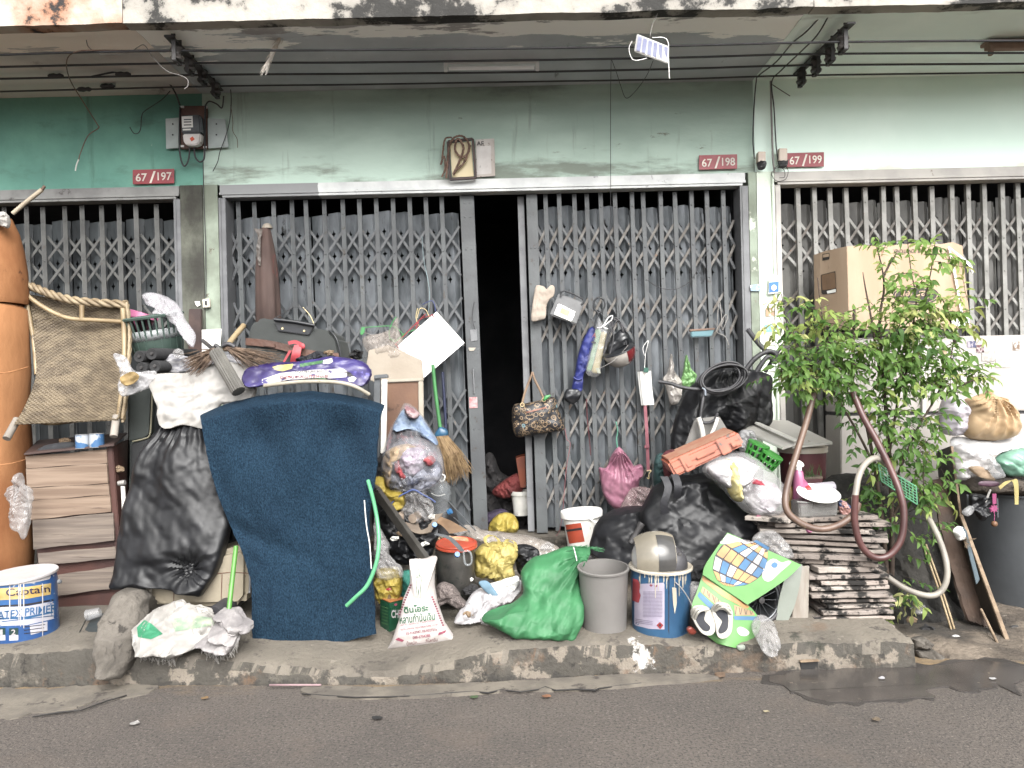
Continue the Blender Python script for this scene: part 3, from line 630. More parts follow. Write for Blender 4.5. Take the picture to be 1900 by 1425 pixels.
# solar panel hanging on a wire
sp = thing('solar_charger', 'small white framed solar panel hanging from the canopy on a wire', 'solar panel', P(1210, 118, 4.35))
fr = [(1182, 62), (1242, 86), (1240, 118), (1177, 95)]
part(sp, 'frame', slab(fr, [4.36, 4.30, 4.33, 4.39], .012), WHC)
M_pv = mat('solar_cell', (176, 180, 204), (160, 164, 196), rough=.25, bump=0, sc_=20)
for k in range(6):
    q = []
    for u, v in ((k/6+.03, .1), ((k+1)/6-.02, .1), ((k+1)/6-.02, .9), (k/6+.03, .9)):
        u = .02+u*.96
        a = Vector(fr[0]).lerp(Vector(fr[1]), u); c_ = Vector(fr[3]).lerp(Vector(fr[2]), u); r = a.lerp(c_, v); q.append((r.x, r.y))
    part(sp, 'solar_cell', slab(q, [4.352-.05*k/6, 4.352-.05*(k+1)/6, 4.38-.05*(k+1)/6, 4.38-.05*k/6], .004, 0), M_pv)
part(sp, 'stand_wire', wire([(1173, 76), (1167, 90), (1172, 108), (1182, 112), (1200, 108)], .002, 4.36), WHC); part(sp, 'stand_wire', wire([(1210, 70), (1232, 70), (1240, 80), (1240, 100), (1242, 146)], .0022, 4.33), WHC)
solo('hanging_wire', 'pale wire from the canopy edge down to the solar panel', 'wire', wire([(1224, 4), (1220, 25), (1211, 45), (1206, 68)], .0016, 4.34), GRY)
solo('dangling_wire', 'thin dark cord looping from the solar panel to the upper cables', 'cord', wire([(1212, 112, 4.36), (1200, 140, 4.6), (1180, 168, 4.9), (1162, 182, 5.0), (1152, 160, 4.95), (1145, 138, 4.9), (1134, 108, 4.76)], .0022), BLK)
solo('drop_cord', 'thin dark cord hanging straight down past the wall onto the gate', 'cord', wire([(1134, 108, 4.77), (1133, 180, 5.0), (1133, 300, 5.3), (1133, 380, 5.36), (1131, 470, 5.40), (1140, 520, 5.4), (1150, 590, 5.4)], .002), BLK)
# dried grass bundle and other hanging wires
t = thing('dried_bundle', 'bleached dry grass bundle hanging from the canopy', 'decoration', P(515, 130, 4.6))
M_dry = mat('dry_grass', (250, 244, 236), (220, 210, 198), rough=.8, sc_=30)
bb = MB(); R = random.Random(3)
for k in range(70):
    u = R.random(); s = Vector((532, 42)).lerp(Vector((497, 118)), u); e = s+Vector((-16+R.uniform(-7, 7), 30+R.uniform(-10, 12)))*(.5+.5*R.random())
    d0 = 4.6+R.uniform(-.03, .03); bb.tube([P(s.x+R.uniform(-4, 4), s.y, d0), P((s.x+e.x)/2+R.uniform(-3, 3), (s.y+e.y)/2, d0), P(e.x, e.y, d0+R.uniform(-.02, .02))], .002, 4, rs=[.0026, .003, .0008])
part(t, 'stalks', bb.mesh(), M_dry)['kind'] = 'stuff'
part(t, 'hook', wire([(532, 27), (531, 34), (534, 44)], .003, 4.6), BLKM)
solo('loose_wire', 'long brown wire dangling in front of the left green wall', 'wire', wire([(258, 94, 4.52), (200, 93, 4.5), (145, 95, 4.48), (124, 112, 4.6), (130, 148, 4.9), (155, 190, 5.1), (180, 230, 5.2), (182, 238, 5.2), (163, 252, 5.2), (150, 282, 5.2), (146, 296, 5.2)], .0035), BRN)
solo('wire_end', 'short white stripped end of the long brown wire', 'wire', wire([(146, 296), (142, 306), (140, 317)], .0045, 5.2), WHT)
solo('loose_wire', 'thin white wire curling down beside the left insulator rack', 'wire', wire([(160, 73), (165, 88), (185, 100), (205, 102), (240, 97), (255, 88), (268, 84), (285, 108), (310, 132), (335, 140), (348, 148), (348, 160), (342, 165)], .0028, 4.55), GRY)
solo('loose_wire', 'black wire with a forked hook on the left green wall', 'wire', wire([(318, 166), (300, 185), (270, 205), (263, 215), (261, 238), (256, 247), (248, 247), (241, 236)], .003, 5.34), BLK)
solo('service_cable', 'black service cable arching from the left cables down to the meter', 'cable', wire([(170, 142, 4.98), (210, 134, 5.0), (250, 129, 5.05), (285, 133, 5.1), (310, 150, 5.2), (325, 172, 5.3), (334, 196, 5.34)], .006), BLK)
for i, (x, y, d, l) in enumerate([(103, 141, 4.97, 'on the third cable at far left'), (228, 138, 4.97, 'on the third cable left of the meter'), (157, 166, 5.18, 'on the wall cable at far left'), (200, 160, 5.18, 'on the wall cable left of the meter')]):
    bb = MB(); bb.lathe(P(x-14, y, d), [(.006, 0), (.014, .012), (.017, .04), (.012, .06), (.016, .08), (.006, .10)], 10, (1, 0, .0)); solo('cable_splice', 'taped black splice %s' % l, 'splice', bb.mesh(smooth=True), BLK, 'taped cable splices')
# rag and long wires near the right pillar
for k, (pts, l) in enumerate([([(1545, 4, 4.4), (1500, 55, 4.6), (1470, 80, 4.8), (1440, 115, 5.0), (1408, 140, 5.2), (1403, 152, 5.3), (1399, 200, 5.35), (1397, 260, 5.35), (1400, 295, 5.35)], 'thin black wire from the canopy to the left pillar box'), ([(1550, 4, 4.4), (1520, 60, 4.6), (1490, 92, 4.8), (1450, 130, 5.1), (1432, 152, 5.3), (1436, 200, 5.35), (1440, 270, 5.35), (1444, 300, 5.35)], 'thin black wire from the canopy to the right pillar box')]):
    solo('pillar_wire', l, 'wire', wire(pts, .0045), BLK)
solo('pillar_cable', 'pair of dark cables clipped down the right pillar', 'cable', wire([(1430, 150), (1432, 230), (1434, 290), (1437, 320)], .007, 5.345), GRY)
solo('wire_stub', 'short stiff wire poking out of the mint wall near the pillar', 'wire', wire([(1433, 157), (1450, 168), (1466, 178)], .003, 5.33), BLKM)
solo('wire_coil', 'small coil of thin wire under the right pillar box', 'wire', wire([(1437, 312), (1450, 305), (1462, 315), (1458, 332), (1442, 336), (1432, 324), (1440, 312), (1454, 314), (1456, 328), (1446, 330)], .0022, 5.33), BLK)
M_box = plastic('beige_box', (206, 186, 168))
for (x0, y0, x1, y1, l) in ((1407, 281, 1421, 301, 'beige breaker box on the left edge of the right pillar'), (1446, 275, 1461, 298, 'beige breaker box beside the 67/199 plate')):
    t = thing('breaker_box', l, 'electrical box', P((x0+x1)/2, y1, 5.34), 'breaker boxes on the right pillar')
    part(t, 'cover', slab([(x0, y0), (x1, y0), (x1, y1), (x0, y1)], 5.32, .05, .003), M_box)
    part(t, 'cable_stub', pillow([(x0-2, y1), (x1-1, y1-1), (x1-2, y1+12), (x0, y1+14)], 5.34, .02, n=24, rings=5, cr=.008, cf=30), BLK)
# ---------------------------------------------------------------- number plates, notice, frame, meter
M_red = mat('plate_red', (150, 52, 60), (132, 44, 52), rough=.45, bump=.05, c3=(170, 96, 92), s3=20, t3=.68); M_let = mat('plate_white', (236, 228, 216), rough=.5, bump=0)
def plate(s, pts, where):
    x0, y0 = pts[0]; x1 = pts[1][0]; cx = sum(p[0] for p in pts)/4; cy = sum(p[1] for p in pts)/4
    t = thing('number_plate', 'red number plate reading %s, %s' % (s, where), 'sign', P(cx, pts[2][1], 5.375), 'house number plates')
    part(t, 'plate', slab(pts, 5.375, .006, .002), M_red); a = -ROLL
    wpx = x1-x0; hh = 15
    text(t, s[:2], cx-wpx*.29, cy+1+.6, wpx*.27, hh, 5.372, M_let, a, bold=.012); text(t, '/', cx-wpx*.02, cy+1, wpx*.16, hh+7, 5.372, M_let, a, bold=.01); text(t, s[3:], cx+wpx*.27, cy-.5, wpx*.34, hh, 5.372, M_let, a, bold=.012)
    for p in ((x0+4, cy), (x1-4, cy)): part(t, 'screw', MB().lathe(P(*p, 5.371), [(.004, 0), (.003, .004)], 8, (0, 1, 0)), BLKM)
plate('67/197', [(246, 315), (323, 313), (323, 340), (246, 342)], 'under the electricity meter'); plate('67/198', [(1297, 288), (1368, 286), (1368, 313), (1297, 315)], 'over the middle gate'); plate('67/199', [(1460, 284), (1529, 282), (1529, 309), (1460, 310)], 'on the mint wall')
M_brw = mat('meter_board', (96, 62, 48), (72, 46, 38), rough=.6, bump=.2)
t = thing('electricity_meter', 'electricity meter on a brown board at the left pillar', 'meter', P(358, 276, 5.33))
part(t, 'board', slab([(334, 196), (383, 196), (384, 275), (335, 276)], 5.345, .03), M_brw)
bx = part(t, 'glass_cover', slab([(335, 213), (371, 212), (373, 247), (336, 248)], 5.27, .06, .01), mat('meter_glass', (92, 96, 100), (70, 74, 78), rough=.15, bump=0))
part(t, 'terminal_cover', slab([(338, 248), (373, 247), (371, 264), (364, 269), (345, 269), (340, 262)], 5.275, .06, .008), plastic('meter_white', (222, 216, 212)))
part(t, 'label', slab([(337, 216), (357, 215), (358, 236), (338, 237)], 5.265, .002, 0), WHC)
for y in (221, 225.5, 231): part(t, 'print', slab([(341, y), (355, y-.4), (355, y+1.5), (341, y+1.9)], 5.2635, .001, 0), BLK)
part(t, 'dial', slab([(339, 239), (354, 238.5), (354, 241.5), (339, 242)], 5.265, .002, 0), WHC)
part(t, 'seal', slab([(352, 257), (357, 253), (361, 258), (355, 262)], 5.27, .004, 0), mat('seal_orange', (214, 92, 58)))
for q in ((335, 196), (379, 197), (335, 269), (377, 271)): part(t, 'clip', slab([q, (q[0]+6, q[1]), (q[0]+6, q[1]+4), (q[0], q[1]+4)], 5.34, .006, .001), WHC)
part(t, 'cable', wire([(334, 198), (333, 240), (333, 275), (337, 300), (343, 308), (350, 295), (352, 272)], .006, 5.335), BLK); part(t, 'cable', wire([(381, 196), (380, 240), (380, 278), (378, 296), (370, 300), (362, 290), (360, 272)], .006, 5.335), BLK); part(t, 'cable', wire([(381, 196, 5.335), (388, 188, 5.33), (402, 193, 5.3), (412, 200, 5.28), (415, 178, 5.25)], .005), BLK)
M_plate = mat('pale_metal', (186, 196, 194), (166, 176, 174), rough=.5, c3=(120, 112, 104), s3=18, t3=.66)
for (q, l) in (([(307, 220), (334, 218), (334, 274), (308, 276)], 'pale square plate on the wall left of the meter'), ([(385, 219), (418, 221), (424, 273), (386, 275)], 'pale square plate on the wall right of the meter')):
    t2 = thing('wall_plate', l, 'metal plate', P(q[2][0]-14, q[2][1], 5.36), 'pale plates beside the meter'); part(t2, 'plate', slab(q, 5.36, .008, .002), M_plate)
    for y in (230, 250): part(t2, 'screw', MB().lathe(P((q[0][0]+q[1][0])/2, y, 5.354), [(.006, 0), (.004, .005)], 8, (0, 1, 0)), BLKM)
solo('loose_wire', 'dark frayed wire running down the pillar right of the meter', 'wire', wire([(428, 165), (429, 190), (426, 225), (418, 255), (408, 282), (404, 300), (395, 318)], .003, 5.34), BLK)
solo('loose_wire', 'thin wire hanging beside the right meter plate', 'wire', wire([(428, 195), (432, 225), (432, 243), (440, 258), (441, 274)], .0022, 5.34), BRN)
solo('pillar_wire', 'thin cable stapled down the middle of the left pillar', 'wire', wire([(377, 300), (378, 360), (381, 440), (382, 500), (382, 553)], .003, 5.36), BLK)
t = thing('light_switch', 'dirty white switch on the left pillar', 'switch', P(381, 572, 5.34)); part(t, 'plate', slab([(375, 555), (388, 554), (389, 570), (376, 571)], 5.335, .03, .004), plastic('switch_white', (222, 214, 196))); part(t, 'rocker', slab([(379.5, 558), (383.5, 558), (384, 566), (380, 566)], 5.33, .008, .001), BLK)
solo('wall_patch', 'torn scrap of white paper beside the switch', 'paper', slab([(361, 559), (370, 559), (372, 566), (366, 569), (363, 565)], 5.355, .002, 0), WHT)
# framed board with rope, paper notice
t = thing('picture_frame', 'small dark wooden frame on the header, draped with rope', 'frame', P(857, 331, 5.33))
M_gold = mat('faded_gold', (206, 190, 148), (188, 172, 132), rough=.4, stretch=(1, 1, .3), sc_=3); M_dkw = mat('dark_wood', (74, 56, 50), (54, 40, 38), rough=.6)
c4 = [(831, 263), (877, 258), (883, 330), (835, 333)]; part(t, 'panel', slab([(835, 266), (874, 262), (879, 327), (839, 329)], 5.345, .008, 0), M_gold)
for i in range(4):
    a, b_ = P(*c4[i], 5.335), P(*c4[(i+1) % 4], 5.335); part(t, 'frame_bar', bar(a, b_, .016, .024, up=(0, 1, 0) if 0 else (0, 0, 1) if i % 2 == 0 else (1, 0, 0)), M_dkw)
M_rope = mat('old_rope', (132, 106, 92), (92, 72, 62), rough=.9, bump=.8, bs=90, sc_=40)
def rope(parent, name, pts, r, d, m, label=None):
    c_ = spline([P(p[0], p[1], p[2] if len(p) > 2 else d) for p in pts], 10); bb = MB()
    for s in range(3):
        q = []
        for i, p in enumerate(c_):
            an = i*.55+s*2.094; q.append(p+Vector((math.cos(an), .6*math.sin(an), math.sin(an)))*r*.55)
        bb.tube(q, r*.62, 6)
    me = bb.mesh(smooth=True, ang=1.2)
    return part(parent, name, me, m) if parent else me
solo('rope', 'brown frayed rope looped over the small wooden frame', 'rope', rope(None, '', [(828, 330), (830, 300), (834, 270), (842, 256), (856, 252), (868, 262), (870, 280), (858, 292), (845, 280), (846, 262), (852, 258), (860, 275), (852, 300), (842, 322), (846, 316), (862, 300), (872, 270)], .0075, 5.315, M_rope), M_rope)
solo('rope', 'short frayed rope tail hanging left of the small frame', 'rope', rope(None, '', [(838, 255), (826, 258), (822, 280), (820, 300), (818, 304), (824, 290), (826, 312), (820, 328)], .006, 5.33, M_rope), M_rope)
M_pap = mat('torn_notice', (206, 200, 194), (186, 176, 168), rough=.8, c3=(104, 88, 80), s3=34, t3=.58)
t = thing('paper_notice', 'peeling paper notice stuck beside the small frame', 'paper', P(900, 327, 5.37)); part(t, 'sheet', slab([(882, 259), (917, 257), (919, 326), (884, 329)], 5.372, .003, 0), M_pap); part(t, 'inner_sheet', slab([(884, 272), (911, 270), (912, 322), (885, 324)], 5.370, .001, 0), mat('notice_white', (222, 218, 214), (200, 194, 190), c3=(90, 80, 76), s3=40, t3=.64))
text(t, 'AF', 891, 266, 13, 8, 5.3695, BLK, 0, bold=.02)
# things tied to the pillars
t = thing('hanging_card', 'white and blue hanging card on the right pillar', 'card', P(1437, 545, 5.33)); part(t, 'card', slab([(1427, 514), (1430, 510), (1440, 510), (1445, 514), (1446, 543), (1426, 546)], 5.335, .004, 0), WHC); part(t, 'logo_panel', slab([(1427, 524), (1445, 522), (1445, 541), (1427, 543)], 5.333, .001, 0), mat('card_blue', (62, 116, 176))); part(t, 'heart', slab([(1432, 531), (1436, 528), (1440, 530), (1441, 535), (1436, 540), (1431, 536)], 5.331, .001, 0), WHC)
for (q, l, c_) in (([(1392, 529), (1410, 527), (1411, 540), (1393, 540)], 'small blue and white sticker on the pillar', (150, 170, 190)), ([(1419, 602), (1444, 600), (1445, 615), (1420, 616)], 'teal and white sticker low on the right pillar', (128, 184, 182)), ([(1419, 588), (1452, 586), (1453, 640), (1420, 641)], 'pale paper poster on the right pillar behind the shrub', (222, 220, 208)), ([(1421, 571), (1443, 570), (1444, 586), (1421, 587)], 'brown card patch on the right pillar', (166, 138, 112))):
    solo('sticker', l, 'sticker', slab(q, 5.362 if 'poster' in l else 5.358, .002, 0), mat('st_'+l[:9]+l[-6:], c_, rough=.6, c3=(230, 230, 226), s3=40, t3=.56))
solo('paper_sheet', 'white paper board leaning behind the broom by the left pillar', 'paper', slab([(371, 612), (411, 610), (408, 660), (372, 662)], 5.30, .004, 0), WHT)
solo('dark_plank', 'dark wooden plank upright against the left pillar', 'plank', slab([(350, 573), (373, 573), (374, 760), (348, 760)], 5.29, .03), M_dkw)
t = thing('broom_stick', 'pale broom handle poking in at the top left', 'stick', P(22, 398, 5.0)); part(t, 'handle', wire([(24, 396), (50, 374), (78, 352)], .014, 5.0, n=10), mat('pale_stick', (178, 166, 146), (150, 138, 120))); part(t, 'tip', wire([(78, 352), (83, 345)], .010, 5.0), BRN)
KA, SAT = .45, .88
# ================================================================ the heap, left part
BAGK = mat('black_bag_film', (28, 29, 34), (19, 20, 24), rough=.5, bump=.12, bs=20, ntype='RIDGED_MULTIFRACTAL', bd=.02, spec=.4)
BAGW = film('white_bag_film', (228, 226, 228), .82); CLR = film('clear_film', (214, 214, 216), .34, rough=.15); CLR2 = film('clear_film_dull', (206, 203, 202), .38)
SACK = mat('woven_white', (204, 200, 194), (180, 175, 168), rough=.75, bump=.5, bs=14, bd=.02, ntype='RIDGED_MULTIFRACTAL', c3=(170, 160, 148), s3=7, t3=.66)
def bag(name, label, cat, out, d, th, m, group=None, **k): return solo(name, label, cat, pillow(out, d, th, **k), m, group)
def fringe(parent, pts, d, m, n=40, l=14, seed=1, dirv=(0, 1)):
    R = random.Random(seed); o2 = resample(pts, n, False); bb = MB()
    for p in o2:
        for _ in range(2):
            q = P(p.x+R.uniform(-3, 3), p.y+R.uniform(-2, 2), d); dx = dirv[0]*l*R.uniform(.4, 1.2)+R.uniform(-.5, .5)*l; dy = dirv[1]*l*R.uniform(.4, 1.2)+R.uniform(-.3, .3)*l
            bb.tube([q, P(p.x+dx*.5+R.uniform(-2, 2), p.y+dy*.5, d-.01), P(p.x+dx, p.y+dy, d)], .0012, 3)
    o = part(parent, 'fringe', bb.mesh(fix=False), m); o['kind'] = 'stuff'; return o
# orange roll at the left edge
M_or = mat('orange_wrap', (212, 146, 94), (174, 110, 66), sc_=2.4, spec=.2, rough=.9, bump=.8, bs=9, c3=(120, 76, 48), s3=6, t3=.62, stretch=(1, 1, .6), bd=.01)
t = thing('wrapped_roll', 'tall orange brown wrapped roll standing at the left edge', 'roll', P(-20, 1090, 4.5))
bb = MB(); c0 = P(-22, 1075, 4.5); zt = P(-22, 566, 4.5).z
bb.lathe(c0, [(.22, 0), (.232, .03), (.24, (zt-c0.z)*.12), (.228, (zt-c0.z)*.25), (.24, (zt-c0.z)*.4), (.236, (zt-c0.z)*.5), (.226, (zt-c0.z)*.62), (.238, (zt-c0.z)*.75), (.234, (zt-c0.z)*.88), (.232, zt-c0.z-.03), (.2, zt-c0.z)], 48, jit=lambda q, h: .07*noise.noise((math.cos(q)*1.6, math.sin(q)*1.6, h*1.8))+.03*noise.noise((math.cos(q)*5, math.sin(q)*5, h*1.2)))
part(t, 'lower_roll', bb.mesh(smooth=True, ang=1), M_or)
bb = MB(); c1 = P(-22, 565, 4.52); zt = P(-22, 405, 4.52).z
bb.lathe(c1, [(.205, 0), (.215, .03), (.21, .2), (.19, .32), (.165, .42), (.13, zt-c1.z)], 40, jit=lambda q, h: .06*noise.noise((math.cos(q)*2, math.sin(q)*2, h*2.6+4)))
part(t, 'upper_roll', bb.mesh(smooth=True, ang=1), M_or)
for (y, w_) in ((690, .004), (860, .003)): part(t, 'crease', wire([(-70, y+8, 4.27), (-20, y+4, 4.262), (20, y, 4.28), (52, y-9, 4.40)], w_), M_or)
part(t, 'torn_top', pillow([(-10, 398), (8, 393), (17, 405), (16, 424), (2, 420), (-12, 418)], 4.4, .03, n=40, rings=6, cr=.01, cf=30), SACK)
bag('bubble_bag', 'crumpled clear plastic bag hanging on the orange roll', 'plastic bag', [(28, 882), (38, 878), (42, 898), (56, 905), (60, 925), (56, 950), (52, 985), (44, 1002), (36, 990), (18, 978), (22, 945), (15, 925), (16, 905), (28, 898)], 4.18, .04, CLR2, cr=.012, cf=26, seed=3, tie=(34, 896))
# wooden cabinet of weathered planks
M_pk = mat('weathered_plank', (176, 150, 128), (146, 120, 100), sc_=5, rough=.85, bump=.35, bs=10, c3=(112, 90, 76), s3=7, t3=.6, stretch=(.35, 1, 9), bd=.006)
M_pk2 = mat('grey_plank', (150, 134, 120), (118, 104, 94), sc_=5, rough=.85, bump=.35, bs=10, c3=(90, 76, 66), s3=7, t3=.6, stretch=(.35, 1, 9), bd=.006)
M_rw = mat('red_brown_wood', (104, 62, 52), (80, 46, 40), sc_=4, rough=.6, bump=.2)
t = thing('plank_cabinet', 'low cabinet faced with weathered planks under the wicker chair', 'cabinet', P(135, 1130, 4.4))
pk = [(47, 197, 847, 834, 869, 859, 0), (48, 198, 870, 860, 905, 897, 0), (50, 201, 906, 898, 929, 918, 0), (53, 204, 930, 919, 965, 949, 0), (60, 210, 966, 951, 1019, 1003, 1), (70, 214, 1026, 1014, 1049, 1036, 1), (98, 222, 1068, 1050, 1106, 1090, 1)]
for i, (x0, x1, a, b_, c_, e, k) in enumerate(pk):
    def fn(u, v, i=i): return (0, 1.2*math.sin(u*9+i*2)*(v-.5), .006*math.sin(u*3+i)+(-.014*v if i >= 4 else 0))
    part(t, 'plank', sheet(([(x0, a), (x0+2, c_)], [(x1, b_), (x1+2, e)]), 4.36, .014, n=24, m=6, fn=fn, sm=False), M_pk2 if k else M_pk)
part(t, 'frame', slab([(52, 850), (196, 838), (224, 1115), (78, 1130)], 4.385, .02), M_rw)
part(t, 'corner_post', slab([(197, 830), (209, 827), (230, 1095), (219, 1100)], 4.37, .05), M_rw); part(t, 'side_panel', slab([(209, 827), (236, 815), (262, 1060), (230, 1095)], [4.38, 4.75, 4.75, 4.38], .02), M_rw)
part(t, 'base_rail', slab([(75, 1112), (228, 1098), (230, 1122), (78, 1136)], 4.37, .03), M_rw)
bb = MB(); bb.prism([P(44, 845, 4.33), P(212, 828, 4.33), P(236, 806, 4.85), P(70, 820, 4.85)], (0, 0, .012)); part(t, 'top_board', bb.mesh(bev=.003), M_dkw)
solo('folded_cloth', 'dark folded cloth with pale stripes on the plank cabinet', 'cloth', pillow([(62, 840), (90, 825), (135, 820), (142, 832), (120, 838), (70, 845)], 4.42, .04, n=60, rings=8, seed=4, cr=.008), mat('dark_cloth', (54, 56, 62), (40, 42, 46), rough=.9, c3=(170, 170, 168), s3=24, t3=.7))
M_cb = mat('can_label', (206, 214, 224), (74, 128, 186), sc_=11, rough=.35, bump=0, c3=(228, 180, 84), s3=16, t3=.62, lo=.45, hi=.5)
for (x, y, l) in ((154, 832, 'left of two small blue cans on the plank cabinet'), (180, 830, 'right of two small blue cans on the plank cabinet')):
    q = thing('tin_can', l, 'can', P(x, y, 4.36), 'small blue cans'); c_ = P(x, y, 4.36)
    part(q, 'label_wrap', MB().lathe(c_+Vector((0, 0, .004)), [(.0385, 0), (.0385, .072)], 24).mesh(smooth=True, ang=.6), M_cb)
    for h in (0, .075): part(q, 'rim', MB().lathe(c_+Vector((0, 0, h)), [(.037, 0), (.040, .001), (.040, .004), (.036, .005)], 24).mesh(smooth=True, ang=.6), M_jb)
# wicker chair lying on the heap
M_wk = mat('wicker', (146, 128, 100), (102, 86, 64), sc_=9, rough=.6, bump=.2, bs=60, c3=(92, 74, 52), s3=16, t3=.58, stretch=(1, 1, 2)); M_bam = mat('bamboo', (200, 176, 134), (166, 140, 100), sc_=7, rough=.45, bump=.15, c3=(104, 84, 60), s3=14, t3=.62)
M_brd = mat('braid', (190, 168, 132), (150, 128, 96), sc_=14, rough=.65, bump=.3, c3=(120, 100, 74), s3=20, t3=.64)
t = thing('wicker_chair', 'worn wicker chair lying tipped on top of the plank cabinet', 'chair', P(120, 815, 4.4))
def wv(u, v):
    r = 84*v; i = int(r); return (0, -18*math.sin(math.pi*u)*(1-v)*.0+14*math.sin(math.pi*u)*v**3*.0, -.0030*abs(math.sin(math.pi*r))*(1.1+.9*math.cos(math.pi*(40*u+i)))+.0015*noise.noise((u*20, v*30, 0)))
part(t, 'woven_panel', sheet(([(44, 545), (56, 600), (66, 655), (66, 700), (48, 750), (26, 788)], [(232, 572), (233, 650), (229, 720), (222, 770), (214, 778)]), lambda u, v: 4.62-.34*v**1.6+.05*math.sin(math.pi*u), .008, n=200, m=420, fn=wv), M_wk)
def braid(parent, pts, r):
    c_ = spline([P(*p) for p in pts], 14); bb = MB()
    for s in range(3):
        q = [p+Vector((0, r*.8*math.cos(i*.42+s*2.094), r*.9*math.sin(i*.42+s*2.094)+.0)) for i, p in enumerate(c_)]; bb.tube(q, r*.75, 7)
    return part(parent, 'braided_edge', bb.mesh(smooth=True, ang=1.2), M_brd)
braid(t, [(36, 527, 4.62), (62, 533, 4.60), (95, 546, 4.60), (135, 557, 4.60), (185, 562, 4.60), (236, 565, 4.60)], .017)
braid(t, [(236, 565, 4.60), (241, 610, 4.58), (240, 660, 4.52), (236, 720, 4.42), (228, 780, 4.30)], .012)
def pole(pts, r): part(t, 'bamboo_pole', wire(pts, r, n=10), M_bam)
pole([(42, 538, 4.60), (60, 556, 4.58), (95, 578, 4.58), (130, 591, 4.58), (175, 594, 4.58), (228, 597, 4.58)], .013); pole([(152, 566, 4.58), (152, 592, 4.58)], .014); pole([(228, 572, 4.58), (231, 640, 4.56), (228, 710, 4.46), (220, 775, 4.32)], .015); pole([(47, 550, 4.59), (62, 630, 4.57), (68, 695, 4.5)], .012)
M_leg = mat('leg_wood', (186, 176, 164), (156, 146, 134), sc_=6, rough=.8, stretch=(1, 1, .3))
for pts in ([(32, 778, 4.34), (12, 814, 4.25)], [(216, 772, 4.32), (211, 810, 4.26)]): part(t, 'leg', wire(pts, .021, n=12), M_leg)
for pts in ([(50, 776, 4.6), (100, 785, 4.7), (200, 770, 4.6)],): part(t, 'stretcher', wire(pts, .014, n=8), M_bam)
# basket, basin and bag behind the chair
M_bk = plastic('basket_green', (84, 108, 98), rough=.5); PNK = plastic('basin_pink', (216, 110, 160), rough=.3)
ax = Vector((-.10, -.16, .98)).normalized(); c_ = P(296, 660, 4.75); t = thing('laundry_basket', 'grey green plastic basket bound with clear tape behind the wicker chair', 'basket', c_)
bb = MB(); bb.lathe(c_, [(.02, .004), (.135, 0), (.142, .008), (.155, .11), (.150, .11), (.136, .012), (.02, .010)], 40, ax); part(t, 'lower_wall', bb.mesh(smooth=True, ang=.7), M_bk)
bb = MB(); bb.lathe(c_+ax*.235, [(.172, 0), (.184, .0), (.187, .012), (.180, .018), (.170, .012)], 40, ax); part(t, 'rim', bb.mesh(smooth=True, ang=.9), M_bk)
a_ = (Vector((1, 0, 0))-ax*ax.x).normalized(); b2 = ax.cross(a_)
rib = MB()
for k in range(30):
    q = 6.28319*k/30; o_ = a_*math.cos(q)+b2*math.sin(q); part(t, 'rib', bar(c_+ax*.10+o_*.153, c_+ax*.24+o_*.175, .010, .005, up=ax.cross(o_), bev=0), M_bk)
for k in range(20):
    q = 6.28319*k/20; o_ = a_*math.cos(q)+b2*math.sin(q); part(t, 'raised_rib', bar(c_+ax*.012+o_*.1435, c_+ax*.108+o_*.156, .006, .005, up=ax.cross(o_), bev=0), M_bk)
bb = MB(); bb.lathe(c_+ax*.105, [(.1575, 0), (.164, .06)], 40, ax, jit=lambda q, h: .006*math.sin(q*9+h*60)); part(t, 'tape', bb.mesh(smooth=True), film('tape_film', (196, 200, 202), .55, rough=.1))
t = thing('pink_basin', 'pink plastic basin tucked behind the green basket', 'basin', P(245, 610, 4.95)); bb = MB(); bx_ = Vector((.35, -.1, .93)).normalized(); bb.lathe(P(246, 612, 4.95), [(.02, .0), (.085, 0), (.115, .10), (.128, .102), (.128, .108), (.110, .108), (.08, .01), (.02, .008)], 36, bx_); part(t, 'bowl', bb.mesh(smooth=True, ang=.8), PNK)
bag('plastic_bag', 'milky white plastic bag blown over the green basket', 'plastic bag', [(264, 548), (282, 543), (310, 551), (332, 568), (343, 592), (356, 610), (363, 625), (358, 645), (345, 634), (335, 612), (318, 600), (300, 584), (282, 582), (288, 570), (272, 566)], (4.72, 4.5), .03, film('milky_film', (218, 214, 220), .45), cr=.012, cf=18, seed=5, n=110)
# black tube bundle, clear bag, white sack, twig brooms
t = thing('foam_tubes', 'bundle of four black round tube ends beside the wicker chair', 'tubes', P(275, 692, 4.3)); TB = mat('black_foam', (52, 52, 54), (40, 40, 42), rough=.8, bump=.4, bs=60)
for (x, y) in ((258, 662), (281, 657), (262, 683), (287, 680)):
    q = part(t, 'tube', MB().lathe(P(x, y, 4.28), [(.004, .004), (.030, 0), (.034, .006), (.034, .5), (.004, .5)], 22, (.08, 1, .03)).mesh(smooth=True, ang=.8), TB)
    part(q, 'plug', MB().lathe(P(x-1, y-1, 4.274), [(.008, 0), (.010, .004), (.010, .02)], 12, (.08, 1, .03)), BLKM)
bag('clear_bag', 'torn clear plastic bag with yellow scraps beside the black tubes', 'plastic bag', [(210, 658), (232, 664), (250, 690), (290, 690), (280, 715), (258, 728), (228, 736), (218, 720), (225, 695)], 4.26, .018, film('clear_milky', (220, 218, 220), .5), cr=.012, cf=16, seed=6, power=.2)
bag('paper_scrap', 'folded yellow paper scrap in the torn clear bag', 'paper', [(222, 702), (245, 690), (258, 698), (250, 710), (232, 716)], 4.20, .012, mat('yellow_paper', (214, 178, 110), rough=.7), n=40, rings=6)
